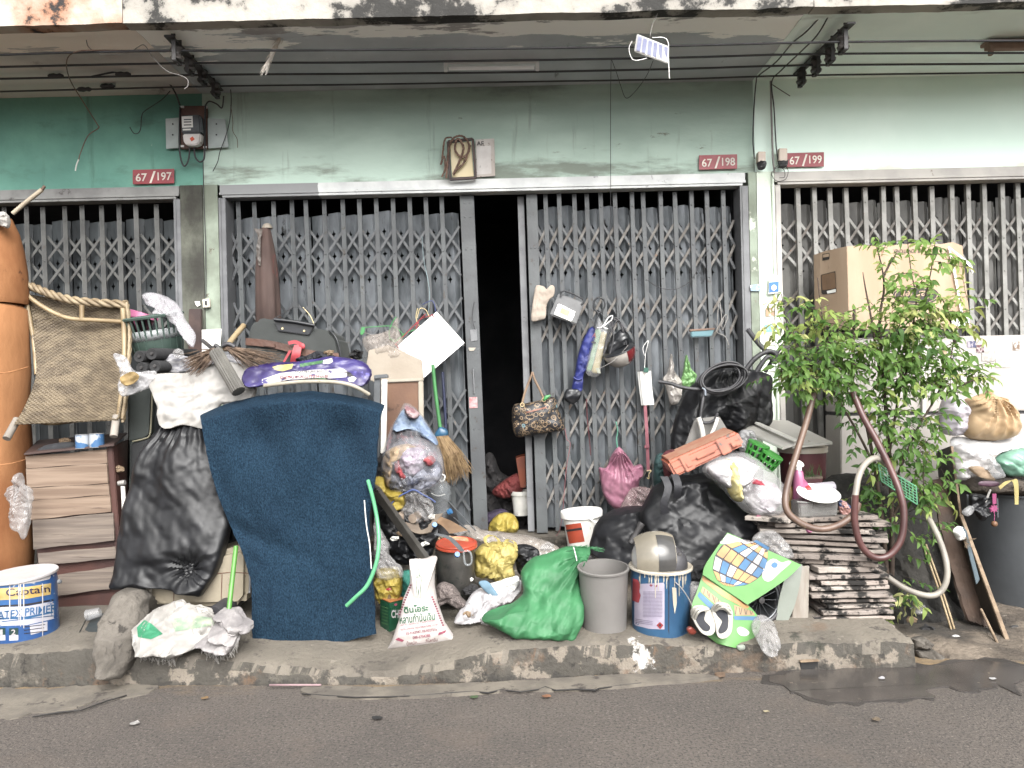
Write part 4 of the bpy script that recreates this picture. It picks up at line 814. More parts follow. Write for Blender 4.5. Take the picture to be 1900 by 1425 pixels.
bag('white_sack', 'off white woven sack draped beside the blue carpet', 'sack', [(276, 700), (300, 693), (350, 692), (388, 676), (432, 672), (470, 690), (470, 740), (410, 752), (396, 796), (345, 790), (300, 794), (290, 750)], (4.3, 4.22), .035, SACK, cr=.012, cf=9, seed=7, n=150, rings=28, power=.2)
solo('black_sack', 'large black plastic bag sagging beside the blue carpet', 'rubbish bag', tubebag([(300, 788), (285, 815), (262, 850), (245, 905), (232, 950), (222, 1010), (215, 1060), (216, 1091), (300, 1088), (352, 1096)], [(388, 784), (396, 810), (405, 850), (416, 900), (426, 945), (430, 970), (416, 1030), (404, 1060), (390, 1085), (376, 1106)], (4.28, 4.06), .085, cr=.030, cf=3.2, seed=8, tie=(360, 1050), gather=.014), BAGK)
M_str = mat('striped_cloth', (150, 150, 160), (206, 204, 206), sc_=26, rough=.9, stretch=(1, 1, 4))
bag('cloth_bundle', 'grey striped cloth bundle behind the white sack', 'cloth', [(285, 660), (310, 655), (345, 662), (395, 665), (440, 660), (440, 690), (360, 697), (300, 695)], 4.45, .07, M_str, cr=.018, cf=10, seed=9)
M_twig = mat('twig', (150, 122, 98), (104, 82, 66), rough=.8, sc_=30)
def twigs(parent, root, tips, n, d, seed, r=.0016):
    R = random.Random(seed); bb = MB()
    for k in range(n):
        u = R.random(); e = Vector(tips[0]).lerp(Vector(tips[1]), u)+Vector((R.gauss(0, 7), R.gauss(0, 5))); s = Vector(root)+Vector((R.uniform(-5, 5), R.uniform(-4, 4))); dd = d+R.uniform(-.07, .07)
        mdl = s.lerp(e, .5)+Vector((R.uniform(-6, 6), R.uniform(-6, 4))); bb.tube([P(s.x, s.y, d), P(mdl.x, mdl.y, (d+dd)/2-.03), P(e.x, e.y, dd)], r, 4, rs=[r*1.3, r, r*.5])
    o = part(parent, 'bristles', bb.mesh(fix=False), M_twig); o['kind'] = 'stuff'
t = thing('twig_broom', 'twig broom fanned across the white sack, handle up', 'broom', P(430, 690, 4.3)); twigs(t, (420, 645), ((470, 690), (520, 660)), 150, 4.25, 1); part(t, 'handle', wire([(452, 604, 4.5), (432, 628, 4.38), (418, 648, 4.27)], .016, n=10), M_bam); part(t, 'binding', wire([(412, 642), (424, 638), (436, 644)], .012, 4.24), BLK)
t = thing('twig_broom', 'brown twig broom pointing left over the white sack', 'broom', P(370, 690, 4.3)); twigs(t, (405, 648), ((345, 665), (362, 700)), 170, 4.27, 2); part(t, 'binding', wire([(398, 640), (408, 648), (404, 660)], .012, 4.25), BLK)
part(t, 'handle', wire([(376, 632, 4.4), (392, 645, 4.3), (400, 650, 4.28)], .011, n=8), BLKM)
M_grv = mat('ribbed_grey', (126, 122, 114), (104, 100, 94), rough=.7)
t = thing('mop_roller', 'grey ribbed roller lying across the white sack', 'roller', P(450, 735, 4.2)); a, b_ = P(400, 652, 4.22), P(443, 727, 4.12); ax2 = b_-a; bb = MB(); bb.lathe(a, [(.02, 0), (.036, .002), (.036, ax2.length-.002), (.02, ax2.length)], 72, ax2, jit=lambda q, h: .05*math.cos(q*18)); part(t, 'ribbed_sleeve', bb.mesh(smooth=True, ang=.8), M_grv)
# suitcase, strap and ribbon
M_sc = mat('suitcase_cloth', (80, 84, 82), (70, 74, 72), sc_=5, rough=.85, bump=.35, bs=160, bd=.003); M_lt = mat('brown_leather', (128, 86, 68), (100, 66, 52), sc_=8, rough=.45, bump=.25, bs=50); M_pb = mat('black_plastic', (48, 50, 56), (38, 40, 44), rough=.35, bump=.05)
t = thing('suitcase', 'dark grey soft suitcase with brown belt lying behind the purple sack', 'suitcase', P(545, 690, 4.6))
body = part(t, 'body', slab([(474, 593), (488, 590), (612, 614), (626, 626), (642, 700), (440, 704), (450, 660), (464, 606)], 4.55, .28, .02), M_sc)
part(t, 'handle_plate', slab([(508, 594), (583, 606), (573, 622), (516, 614)], 4.535, .02, .004), M_pb); part(t, 'grip', wire([(509, 593), (545, 597), (584, 604)], .011, 4.52, n=10), M_pb)
for q in ((523.5, 609.5), (564, 614)): part(t, 'rivet', MB().lathe(P(*q, 4.53), [(.001, 0), (.006, .001), (.007, .005)], 10, (0, 1, 0)), M_gold)
part(t, 'belt', sheet(([(456, 627), (455, 640)], [(628, 654), (630, 668)]), lambda u, v: 4.536-.012*math.sin(math.pi*u), .006, n=30, m=4, fn=lambda u, v: (0, 4*math.sin(math.pi*u)*.3-3*math.sin(u*6), 0), sm=False), M_lt); part(t, 'buckle', slab([(488, 633), (510, 637), (510, 645), (489, 642)], 4.515, .008, .003), M_lt)
part(t, 'side_piping', wire([(611, 613, 4.56), (624, 628, 4.54), (632, 660, 4.54), (633, 690, 4.54)], .006), M_pb)
M_rib = mat('red_ribbon', (226, 84, 92), (206, 68, 78), sc_=9, rough=.5, c3=(240, 176, 176), s3=18, t3=.62)
t = thing('red_ribbon', 'red ribbon tied round the suitcase belt', 'ribbon', P(550, 680, 4.5)); part(t, 'tail', sheet(([(546, 640), (540, 660), (537, 682)], [(560, 640), (557, 660), (550, 682)]), lambda u, v: 4.49-.02*math.sin(4*v), .002, n=6, m=16), M_rib); part(t, 'tail', sheet(([(536, 650), (528, 665), (522, 678)], [(542, 650), (532, 666), (524, 679)]), 4.51, .002, n=4, m=10), M_rib)
part(t, 'loop', sheet(([(534, 634), (548, 631), (562, 637)], [(536, 640), (548, 638), (560, 645)]), 4.495, .002, n=5, m=14), M_rib); part(t, 'knot', pillow([(556, 638), (564, 638), (566, 646), (560, 648), (555, 644)], 4.49, .010, n=30, rings=6, cr=.004), M_rib)
bag('dark_garment', 'dark blue garment stuffed between suitcase and purple sack', 'cloth', [(548, 668), (570, 660), (590, 652), (612, 658), (622, 664), (600, 672), (570, 678)], 4.47, .04, mat('navy_cloth', (34, 40, 58), (22, 26, 38), rough=.8, bump=.5, bs=40), cr=.014, cf=24, seed=10)
# purple rice sack with print
M_pur = mat('purple_sack', (82, 72, 150), (56, 42, 104), sc_=7, rough=.35, bump=.35, bs=18, c3=(112, 104, 190), s3=10, t3=.6, bd=.008)
t = thing('purple_sack', 'purple printed rice sack laid over the top of the carpet', 'sack', P(565, 722, 4.2))
body = part(t, 'body', pillow([(450, 695), (462, 683), (500, 674), (545, 672), (590, 666), (615, 662), (650, 665), (678, 674), (689, 690), (686, 705), (672, 718), (640, 708), (560, 705), (500, 715), (462, 720), (450, 710)], (4.27, 4.14), .045, n=170, rings=20, cr=.010, cf=13, seed=11, back=1, power=.22), M_pur)
WP = mat('sack_print_white', (226, 220, 220), (212, 206, 206), rough=.4); RP = mat('print_red', (176, 70, 66), rough=.5); GP = mat('print_green', (92, 150, 96), rough=.5); YP = mat('print_yellow', (226, 206, 112), rough=.5); KP = mat('print_black', (60, 54, 58), rough=.5)
patch(t, 'white_band', [(486, 704), (520, 692), (580, 686), (638, 684), (648, 692), (642, 700), (600, 703), (540, 704), (500, 712), (486, 712)], 4.2, WP, body)
patch(t, 'green_flash', [(556, 675), (600, 668), (598, 674), (557, 681)], 4.2, GP, body, n=8); patch(t, 'white_flash', [(600, 668), (616, 664), (618, 671), (612, 675), (599, 675)], 4.2, WP, body, n=8); patch(t, 'sun_print', [(505, 681), (520, 677), (545, 675), (541, 684), (525, 689), (512, 687)], 4.2, YP, body, n=8)
patch(t, 'black_flash', [(637, 687), (650, 691), (656, 698), (646, 699), (640, 695)], 4.2, KP, body, off=.003, n=8); patch(t, 'white_dot', [(645, 702), (655, 697), (662, 702), (656, 709), (648, 709)], 4.2, WP, body, off=.003, n=8)
text(t, 'ข้าวหอมทุ่งดอกผลิต', 564, 699, 88, 9.5, 4.2, RP, math.pi-.03, body, off=.004, bold=.01, sub=True); text(t, 'ตราฟาร์มกุ้ง', 573, 689, 50, 7, 4.2, KP, math.pi-.03, body, off=.004, sub=True); patch(t, 'green_bar', [(576, 702), (607, 701), (607, 704), (576, 705)], 4.2, GP, body, off=.003, n=6)
# blue carpet
M_den = mat('blue_carpet', (46, 76, 100), (21, 41, 60), sc_=150, rough=1, bump=.9, bs=130, c3=(70, 102, 128), s3=190, t3=.66, bd=.008, detail=4, spec=.1, lo=.25, hi=.75, stretch=(1, 1, .6))
stain_or_shade(M_den, (28, 48, 70), scale=2.5, thr=.5, soft=.25, fac=.6); stain_or_shade(M_den, (24, 46, 66), scale=9, thr=.55, soft=.2, fac=.4, stretch=(1, 1, .3)); stain_or_shade(M_den, (150, 150, 146), scale=42, thr=.74, soft=.03, fac=.7)
db = onfloor(580, 1190).y
def cf_(u, v):
    top = math.sin(math.pi*u); a = 1-v
    oy = -34*top**.8*a**4+16*top*v**6+(4*math.sin(u*5))*v
    od = .14*max(0, 1-v*26)**2
    od += .06*math.exp(-((u-.30-.12*v)/.14)**2)*math.exp(-((v-.16)/.09)**2)+.06*math.exp(-((u-.80+.05*v)/.09)**2)*math.exp(-((v-.16)/.08)**2)
    od -= .035*math.exp(-((u-.55+.1*v)/.10)**2)*math.exp(-((v-.22)/.16)**2)
    od += .028*math.sin(u*8+v*2.4+1)*(.35+a*.6)+.022*noise.noise((u*3, v*4, 2))+.006*noise.noise((u*13, v*13, 5))
    od += .03*math.exp(-((v-.62-.3*(u-.4))/.05)**2)*max(0, 1-u*1.4)
    ex_ = (1 if u < .5 else -1)*(abs(u-.5)*2)**6
    return (3.0*noise.noise((v*9, 1 if u < .5 else 7, 5))+1.2*noise.noise((v*40, u*3, 1))*abs(ex_), oy+2.5*noise.noise((u*9, 3, v))+.9*noise.noise((u*60, 2, v*2))*(v**8), od)
cp = part(None, 'carpet', sheet(([(371, 770), (385, 850), (405, 920), (438, 1000), (464, 1072), (467, 1130), (468, 1186)], [(714, 752), (702, 800), (697, 880), (686, 960), (688, 1040), (695, 1120), (697, 1180)]), lambda u, v: 4.06-(4.06-db)*v, .010, n=130, m=170, fn=cf_), M_den)
tag(cp, 'large dark blue carpet piece draped down the middle of the heap', 'carpet')
solo('beige_hose', 'beige curved tube lying along the top of the blue carpet', 'tube', wire([(490, 716, 4.06), (530, 711, 4.04), (570, 708, 4.04), (620, 709, 4.04), (655, 716, 4.05), (685, 732, 4.1)], .0105, n=12), mat('beige_tube', (206, 196, 176), (180, 170, 150), c3=(150, 136, 112), s3=20, t3=.62))
t = thing('green_hose', 'bright green hose hanging in a curve over the blue carpet', 'hose', P(660, 1120, 3.8)); part(t, 'hose', wire([(683, 892, 4.0), (692, 925, 3.92), (700, 965, 3.84), (703, 1005, 3.8), (698, 1045, 3.78), (682, 1085, 3.77), (660, 1108, 3.77), (643, 1124, 3.78)], .010, n=10), plastic('hose_green', (112, 216, 152), t3=.75))
solo('white_string', 'thin white cord hanging on the right edge of the blue carpet', 'cord', wire([(676, 928), (680, 975), (686, 1010), (689, 1055)], .003, 3.83), WHC)
# left front: bucket, sack, mop, suitcase, stone
def pail(t, px, yb, yt, rb, rt, d, m, tilt=(0, 0), wall=.004, ribs=(), rim=.006, name='body', mi=None, n=48):
    c_ = P(px, yb, d); ax_ = Vector((tilt[0], tilt[1], 1)).normalized(); h = P(px, yt, d).z-c_.z
    pr = [(.01, .004), (rb-.004, .003), (rb, .0), (rb+.002, .006)]
    for k in range(1, 13):
        f = k/13; rr = rb+(rt-rb)*f
        for (q, s, w_) in ribs:
            if abs(f-q) < .04: rr += s
        pr.append((rr, h*f))
    pr += [(rt, h-.012), (rt+rim, h-.011), (rt+rim+.001, h-.002), (rt+rim-.002, h), (rt-wall, h), (rt-wall-.001, h-.01), (rb-wall, .012), (.01, .010)]
    bb = MB(); bb.lathe(c_, pr, n, ax_); o = part(t, name, bb.mesh(smooth=True, ang=.5), m); return o, c_, ax_, h
M_bl = mat('bucket_blue', (74, 128, 196), (52, 98, 168), sc_=5, rough=.35, bump=.05, c3=(228, 228, 230), s3=18, t3=.62); M_lb = mat('label_blue', (62, 132, 196), rough=.4, bump=0); M_ly = mat('label_yellow', (240, 216, 150), (232, 190, 98), sc_=9, rough=.4, bump=0); M_lw = mat('label_white', (232, 230, 240), (214, 214, 228), sc_=9, rough=.4, bump=0)
p0 = onfloor(50, 1192); t = thing('paint_bucket', 'white and blue latex primer paint bucket at the lower left corner', 'bucket', p0)
M_bw = mat('bucket_paintwhite', (238, 234, 232), (226, 220, 220), rough=.4, c3=(226, 170, 150), s3=7, t3=.72)
body, c_, ax_, h = pail(t, 50, 1192, 1062, .150, .162, p0.y+.15, M_bl, tilt=(-.04, -.05), ribs=((.88, .004, 1),), rim=.008); dd = p0.y
bb = MB(); bb.lathe(c_+ax_*(h*.5), [(.154, 0), (.1565, h*.485), (.10, h*.2)], 40, ax_); part(t, 'inner_paint', bb.mesh(smooth=True), M_bw)
bb = MB(); bb.lathe(c_+ax_*(h-.012), [(.1625, 0), (.1715, .001), (.1725, .011), (.170, .0135), (.157, .0125)], 48, ax_); part(t, 'rim', bb.mesh(smooth=True, ang=.7), M_bw)
def lp(name, q, m, off=.0015): patch(t, name, q, dd, m, body, off=off, n=12)
lp('white_splash', [(-10, 1076), (60, 1074), (94, 1066), (94, 1074), (60, 1082), (20, 1086), (-10, 1088)], M_bw); lp('yellow_panel', [(-10, 1092), (50, 1089), (95, 1082), (94, 1103), (50, 1111), (-10, 1114)], M_ly); lp('dark_band', [(-10, 1124), (50, 1121), (108, 1110), (108, 1113), (50, 1124), (-10, 1127)], KP); lp('white_panel', [(-10, 1127), (50, 1125), (108, 1114), (108, 1146), (50, 1160), (-10, 1162)], M_lw)
lp('blue_line', [(-10, 1147), (50, 1145), (108, 1133), (108, 1135), (50, 1148), (-10, 1150)], M_lb, .0022); lp('white_panel', [(55, 1160), (88, 1153), (88, 1170), (57, 1178)], M_lw)
text(t, 'Captain', 52, 1098, 82, 18, dd, mat('print_navy', (52, 44, 110), rough=.5), -.10, body, off=.003, bold=.004, sub=True); text(t, 'LATEX PRIMER', 45, 1136, 118, 14, dd, M_lb, -.13, body, off=.003, bold=.012, sub=True, shear=.2)
for k, (y, x0, x1) in enumerate(((1151, 2, 104), (1163, 42, 84), (1169, 44, 82), (1175, 44, 88))): lp('print_line', [(x0, y+(2 if k == 0 else 0)), (x1, y-(10 if k == 0 else 5)), (x1, y-(8.5 if k == 0 else 3.6)), (x0, y+(3.6 if k == 0 else 1.4))], KP if k else M_lb, .003)
for x, s in ((2, '1'), (26, '2')):
    lp('number_panel', [(x-9, 1166), (x+8, 1165), (x+8, 1178), (x-9, 1179)], mat('label_green', (58, 96, 92), rough=.4)); lp('number_panel', [(x-9, 1179), (x+8, 1178), (x+8, 1188), (x-9, 1189)], M_lw); text(t, s, x-1, 1173, 8, 10, dd, WP, 0, body, off=.003, bold=.02)
for x in (18, 35, 38, 44, 79): lp('paint_drip', [(x-1.2, 1082), (x+1.2, 1082), (x+.9, 1140+x*.6), (x-.6, 1141+x*.6)], M_bw, .0035)
part(t, 'ear', MB().lathe(P(109, 1079, p0.y+.15), [(.012, 0), (.010, .012), (.004, .014)], 10, (1, -.2, 0)), M_jb)
t = thing('dust_pan', 'dark grey dust pan lying behind the broken stone', 'dust pan', P(175, 1175, 4.0)); bb = MB(); q = [(148, 1178), (186, 1174), (192, 1140), (163, 1146)]; bb.prism([P(x, y, d) for (x, y), d in zip(q, (3.95, 3.95, 4.2, 4.2))], (0, .01, .008)); part(t, 'tray', bb.mesh(bev=.003), plastic('dull_slate', (70, 80, 84)))
part(t, 'side_wall', slab([(148, 1178), (163, 1146), (163, 1140), (147, 1172)], [3.95, 4.2, 4.2, 3.95], .006, .001), plastic('dull_slate', (70, 80, 84)))
t = thing('plastic_cup', 'clear plastic cup lying in the dust pan', 'cup', P(175, 1150, 4.1)); bb = MB(); bb.lathe(P(160, 1142, 4.08), [(.028, 0), (.03, .003), (.024, .07), (.004, .072)], 20, (1, .2, .2)); part(t, 'cup', bb.mesh(smooth=True, ang=.6), CLR)
M_stn = mat('rough_stone', (132, 124, 114), (96, 89, 80), sc_=5, rough=.95, bump=1.0, bs=22, c3=(66, 60, 54), s3=8, t3=.56, bd=.02)
bb = MB(); st = [(182, 1255), (180, 1220), (190, 1170), (200, 1130), (212, 1102), (228, 1094), (258, 1096), (268, 1110), (262, 1140), (262, 1180), (248, 1225), (222, 1262)]
me = pillow(st, (4.02, 3.62), .10, n=90, rings=16, cr=.03, cf=9, seed=12, back=1.2, sm=False, power=.28, oc=4); solo('broken_stone', 'chunk of broken concrete leaning on the kerb behind the paint bucket', 'stone', me, M_stn)
M_sc2 = mat('beige_case', (196, 182, 156), (172, 158, 132), sc_=3, rough=.6, bump=.25, bs=30, c3=(130, 116, 92), s3=9, t3=.64)
t = thing('beige_suitcase', 'dirty beige hard suitcase lying under the black bag', 'suitcase', P(370, 1130, 4.2)); part(t, 'shell', slab([(276, 1062), (300, 1050), (452, 1012), (462, 1030), (461, 1108), (446, 1126), (296, 1130), (278, 1118)], 4.12, .3, .035), M_sc2)
for pts in ([(323, 1085), (322, 1128)], [(412, 1066), (410, 1128)], [(390, 1066), (430, 1062), (462, 1064)]): part(t, 'seam', wire(pts, .002, 4.118), M_brw)
part(t, 'edge_trim', wire([(463, 1050), (464, 1080), (463, 1100)], .006, 4.11), M_jb)
part(None, 'black_pipe', MB().lathe(P(397, 1140, 3.98), [(.026, 0), (.040, 0), (.042, .004), (.042, .3), (.026, .3)], 24, (.1, 1, .04)).mesh(smooth=True, ang=.6), BLK); tag(bpy.context.scene.objects['black_pipe'], 'end of a black pipe lying behind the torn sack', 'pipe')
t = thing('torn_sack', 'crumpled torn white and green woven sack on the kerb', 'sack', P(320, 1222, 3.8)); so = [(252, 1165), (272, 1142), (305, 1124), (330, 1118), (352, 1124), (388, 1136), (402, 1158), (392, 1180), (355, 1205), (322, 1222), (285, 1216), (256, 1204), (249, 1184)]
body = part(t, 'body', pillow(so, (3.96, 3.66), .045, n=180, rings=34, cr=.045, cf=9, seed=13, jag=.07, power=.25), SACK)
M_gn = mat('green_woven', (70, 178, 128), (50, 150, 104), sc_=9, rough=.6, bump=.3, bs=90); patch(t, 'green_stripe', [(254, 1164), (268, 1150), (282, 1158), (302, 1176), (280, 1186), (256, 1182)], 3.8, M_gn, body, off=.003); patch(t, 'green_print', [(318, 1150), (350, 1140), (392, 1146), (398, 1160), (360, 1166), (325, 1172)], 3.8, mat('pale_green_woven', (196, 208, 178), (150, 180, 150), sc_=20, rough=.7), body, off=.003)
fringe(t, [(250, 1188), (262, 1212), (290, 1220), (322, 1222)], 3.68, SACK, 40, 12, 1); fringe(t, [(370, 1132), (398, 1148), (403, 1168)], 3.85, SACK, 24, 10, 2, (.8, 0))
t = thing('mop', 'mop with bright green handle and grey rag head on the kerb', 'mop', P(420, 1215, 3.8)); part(t, 'handle', wire([(438, 1014, 4.05), (431, 1075, 3.95), (424, 1138, 3.86)], .0125, n=12), plastic('mop_green', (104, 184, 70), t3=.78))
part(t, 'rag_head', pillow([(412, 1132), (436, 1130), (452, 1148), (466, 1158), (464, 1172), (440, 1182), (436, 1200), (420, 1214), (398, 1212), (370, 1196), (392, 1176), (402, 1156)], (3.88, 3.66), .06, n=150, rings=28, cr=.04, cf=12, seed=14, jag=.07, power=.28), mat('grey_rag', (196, 190, 188), (160, 154, 154), sc_=9, rough=.95, bump=.5, bs=90)); fringe(t, [(375, 1200), (400, 1213), (430, 1208), (440, 1190)], 3.68, SACK, 40, 14, 3)
# dark things packed behind: green board, pipe
M_dg = mat('dark_green_vinyl', (70, 78, 74), (58, 66, 62), sc_=4, rough=.6); t = thing('padded_board', 'dark green padded board standing between cabinet and black bag', 'board', P(260, 900, 4.5))
part(t, 'panel', slab([(246, 722), (284, 716), (279, 808), (268, 815), (244, 820), (240, 880), (276, 900), (262, 930), (236, 930), (236, 740)], 4.52, .06, .012), M_dg); part(t, 'piping', wire([(283, 722), (281, 770), (278, 806), (268, 814), (246, 819)], .005, 4.505), mat('piping_cream', (176, 170, 140)))
solo('dark_case', 'black case standing behind the large black bag', 'case', slab([(240, 820), (300, 800), (420, 790), (430, 1010), (260, 1040), (238, 940)], 4.50, .3, .02), mat('dark_case', (44, 46, 48), (34, 36, 38), rough=.6))
t = thing('white_pipe', 'short white pipe with a grey cap beside the plank cabinet', 'pipe', P(228, 965, 4.33)); part(t, 'tube', wire([(228, 902), (230, 935), (231, 985)], .012, 4.33, n=10), WHT); part(t, 'cap', wire([(220, 897), (232, 895)], .014, 4.33, n=10), GRY)
# ================================================================ the heap, middle part
t = thing('furled_umbrella', 'furled brown market umbrella with a white cap leaning on the gate', 'umbrella', P(500, 610, 5.28))
M_umb = mat('umbrella_brown', (100, 76, 68), (76, 56, 50), sc_=5, rough=.85, bump=.3, bs=20, stretch=(1.5, 1.5, .4), c3=(128, 66, 60), s3=4, t3=.6)
bb = MB(); c_ = P(499, 615, 5.28); hh = P(499, 424, 5.28).z-c_.z; tl = Vector((-.012, 0, 1))
bb.lathe(c_, [(.075, 0), (.085, .02), (.083, hh*.3), (.076, hh*.6), (.058, hh*.8), (.042, hh*.94), (.034, hh)], 48, tl, jit=lambda q, h: .10*math.cos(q*8+h*1.5)*(.5+.5*noise.noise((q, h*3, 0)))); part(t, 'canopy', bb.mesh(smooth=True, ang=1.2), M_umb)
part(t, 'cap', MB().lathe(P(496, 424, 5.28), [(.036, 0), (.034, .012), (.022, .03), (.008, .036)], 20).mesh(smooth=True, ang=.9), mat('cap_cream', (206, 192, 172)))
part(t, 'tie', sheet(([(472, 424), (479, 440), (476, 465), (480, 492)], [(488, 426), (484, 445), (484, 470), (484, 493)]), 5.2, .003, n=8, m=30, cr=.008, cf=24), mat('grey_rag2', (122, 112, 104)))
# hangers, clear bag, boards
M_grn = plastic('hanger_green', (84, 190, 100), t3=.8); t = thing('coat_hangers', 'tangle of thin plastic hangers hung on the left gate leaf', 'hangers', P(700, 640, 5.33))
part(t, 'tag', slab([(671, 607), (677, 607), (676, 616), (672, 622), (668, 620)], 5.3, .01, .002), M_grn)
for pts, m in (([(674, 608), (700, 606), (730, 606), (748, 622), (740, 632), (722, 628)], M_grn), ([(676, 617), (692, 622), (712, 620)], GRY), ([(735, 588), (726, 602), (722, 622), (732, 634), (750, 620), (790, 604)], M_grn), ([(775, 572), (772, 590), (780, 606), (800, 600)], M_gold), ([(797, 590), (790, 575), (779, 573), (774, 590)], M_gold), ([(784, 565), (800, 558), (806, 565), (808, 578)], mat('blue_string', (70, 84, 160)))): part(t, 'wire', wire(pts, .003, 5.33), m)
solo('blue_wire', 'pale blue wire hanging down the left gate leaf', 'wire', wire([(783, 438), (786, 480), (794, 520), (797, 545), (795, 580)], .0035, 5.40), mat('pale_blue_wire', (160, 184, 190)))
bag('clear_bag', 'clear plastic bag of rags hanging from the gate beside the white board', 'plastic bag', [(738, 588), (740, 612), (748, 632), (752, 655), (745, 672), (722, 676), (700, 668), (682, 655), (672, 634), (680, 624), (705, 618), (724, 610)], 5.22, .07, film('rag_film', (214, 200, 188), .32), cr=.014, cf=16, seed=21, tie=(738, 592))
solo('bent_strip', 'curved strip of plain wood behind the purple sack', 'wood strip', sheet(([(629, 642), (650, 656), (672, 676)], [(629, 651), (648, 664), (666, 682)]), 5.0, .008, n=5, m=20), M_bam)
M_bge = mat('beige_board', (206, 192, 172), (190, 174, 154), sc_=3, rough=.7, c3=(120, 108, 96), s3=14, t3=.68)
solo('beige_board', 'beige board standing behind the white board and purple sack', 'board', slab([(676, 700), (684, 650), (720, 640), (783, 668), (786, 707), (700, 712)], 5.16, .015), M_bge)
t = thing('framed_panel', 'brown panel with a cream frame standing below the white board', 'panel', P(750, 870, 5.1)); M_cream = mat('cream_paint', (222, 212, 194), (204, 192, 172), rough=.6)
part(t, 'panel', slab([(712, 710), (776, 707), (778, 862), (712, 866)], 5.12, .01, 0), mat('hardboard', (156, 112, 84), (130, 92, 70), sc_=3, rough=.7, c3=(96, 66, 50), s3=5, t3=.6))
part(t, 'frame_top', slab([(712, 704), (784, 701), (785, 707), (712, 710)], 5.105, .03), M_cream); part(t, 'frame_side', slab([(776, 707.5), (785, 707.5), (787, 862), (778, 862)], 5.105, .03), M_cream)
t = thing('aluminium_frame', 'grey and white window frame bars behind the blue carpet', 'frame', P(705, 850, 4.9)); AL = mat('aluminium', (156, 160, 164), (132, 136, 140), rough=.35, metal=.6, bump=.05); part(t, 'bar', slab([(694, 699), (706, 698), (704, 850), (692, 850)], 4.9, .03), AL); part(t, 'bar', slab([(708, 704), (718, 704), (716, 840), (706, 842)], 4.89, .03), WHT); part(t, 'cap', slab([(693, 696), (718, 694), (720, 701), (694, 703)], 4.88, .05), AL)
t = thing('white_board', 'blank white board hung askew by red cords on the left gate leaf', 'board', P(790, 705, 5.28)); part(t, 'board', slab([(810, 578), (862, 636), (782, 705), (726, 652)], [5.36, 5.33, 5.22, 5.26], .014, .002), WHC)
RC = mat('red_cord', (196, 58, 66)); part(t, 'cord', wire([(733, 640), (760, 612), (774, 598), (790, 582)], .0035, 5.27), RC); part(t, 'cord', wire([(771, 600), (785, 590), (805, 584)], .003, 5.29), RC); part(t, 'knot', wire([(769, 604), (776, 598), (772, 610)], .004, 5.26), RC); part(t, 'cord', wire([(735, 639), (739, 646)], .004, 5.25), RC); part(t, 'cord', wire([(801, 583), (806, 589)], .004, 5.33), RC)
# straw broom
t = thing('straw_broom', 'straw broom with green handle standing head down beside the door gap', 'broom', P(845, 895, 5.2)); part(t, 'handle', wire([(803, 676), (809, 735), (817, 795)], .0125, 5.2, n=12), plastic('broom_green', (88, 174, 98), t3=.8)); part(t, 'socket', pillow([(812, 796), (818, 792), (830, 798), (831, 808), (818, 814), (806, 810)], 5.19, .03, n=40, rings=8, cr=0), plastic('socket_blue', (58, 118, 160), t3=.8))
R = random.Random(5); bb = MB(); M_stw = mat('straw', (186, 152, 104), (146, 114, 76), sc_=30, rough=.8)
for k in range(520):
    u = R.random(); s = Vector((807, 810)).lerp(Vector((830, 808)), u); e = Vector((822, 892)).lerp(Vector((873, 872)), u)+Vector((R.gauss(0, 3), R.gauss(0, 6))); d0 = 5.19+R.uniform(-.03, .03); m_ = s.lerp(e, .5)+Vector((6*math.sin(u*3), R.uniform(-3, 3)))
    bb.tube([P(s.x, s.y, d0), P(m_.x, m_.y, d0-.03*math.sin(u*3.1)), P(e.x, e.y, d0+R.uniform(-.03, .03))], .0022, 4, rs=[.0024, .002, .0008])
part(t, 'bristles', bb.mesh(fix=False), M_stw)['kind'] = 'stuff'
solo('blue_rod', 'dark blue rod leaning on the gate behind the straw broom', 'rod', wire([(821, 690), (825, 750), (828, 812)], .011, 5.3), mat('navy_rod', (40, 50, 92)))
part(g1, 'sticker', slab([(870.5, 737), (885.5, 736.5), (886, 757), (871, 757.5)], DG-.025, .002, 0), mat('sticker_pinkish', (226, 196, 196), (214, 120, 122), sc_=30, rough=.5), 'small pink and white sticker')
part(g1, 'tape_scrap', slab([(869, 645), (883, 645), (879, 651), (871, 651)], DG-.026, .002, 0), M_cream)
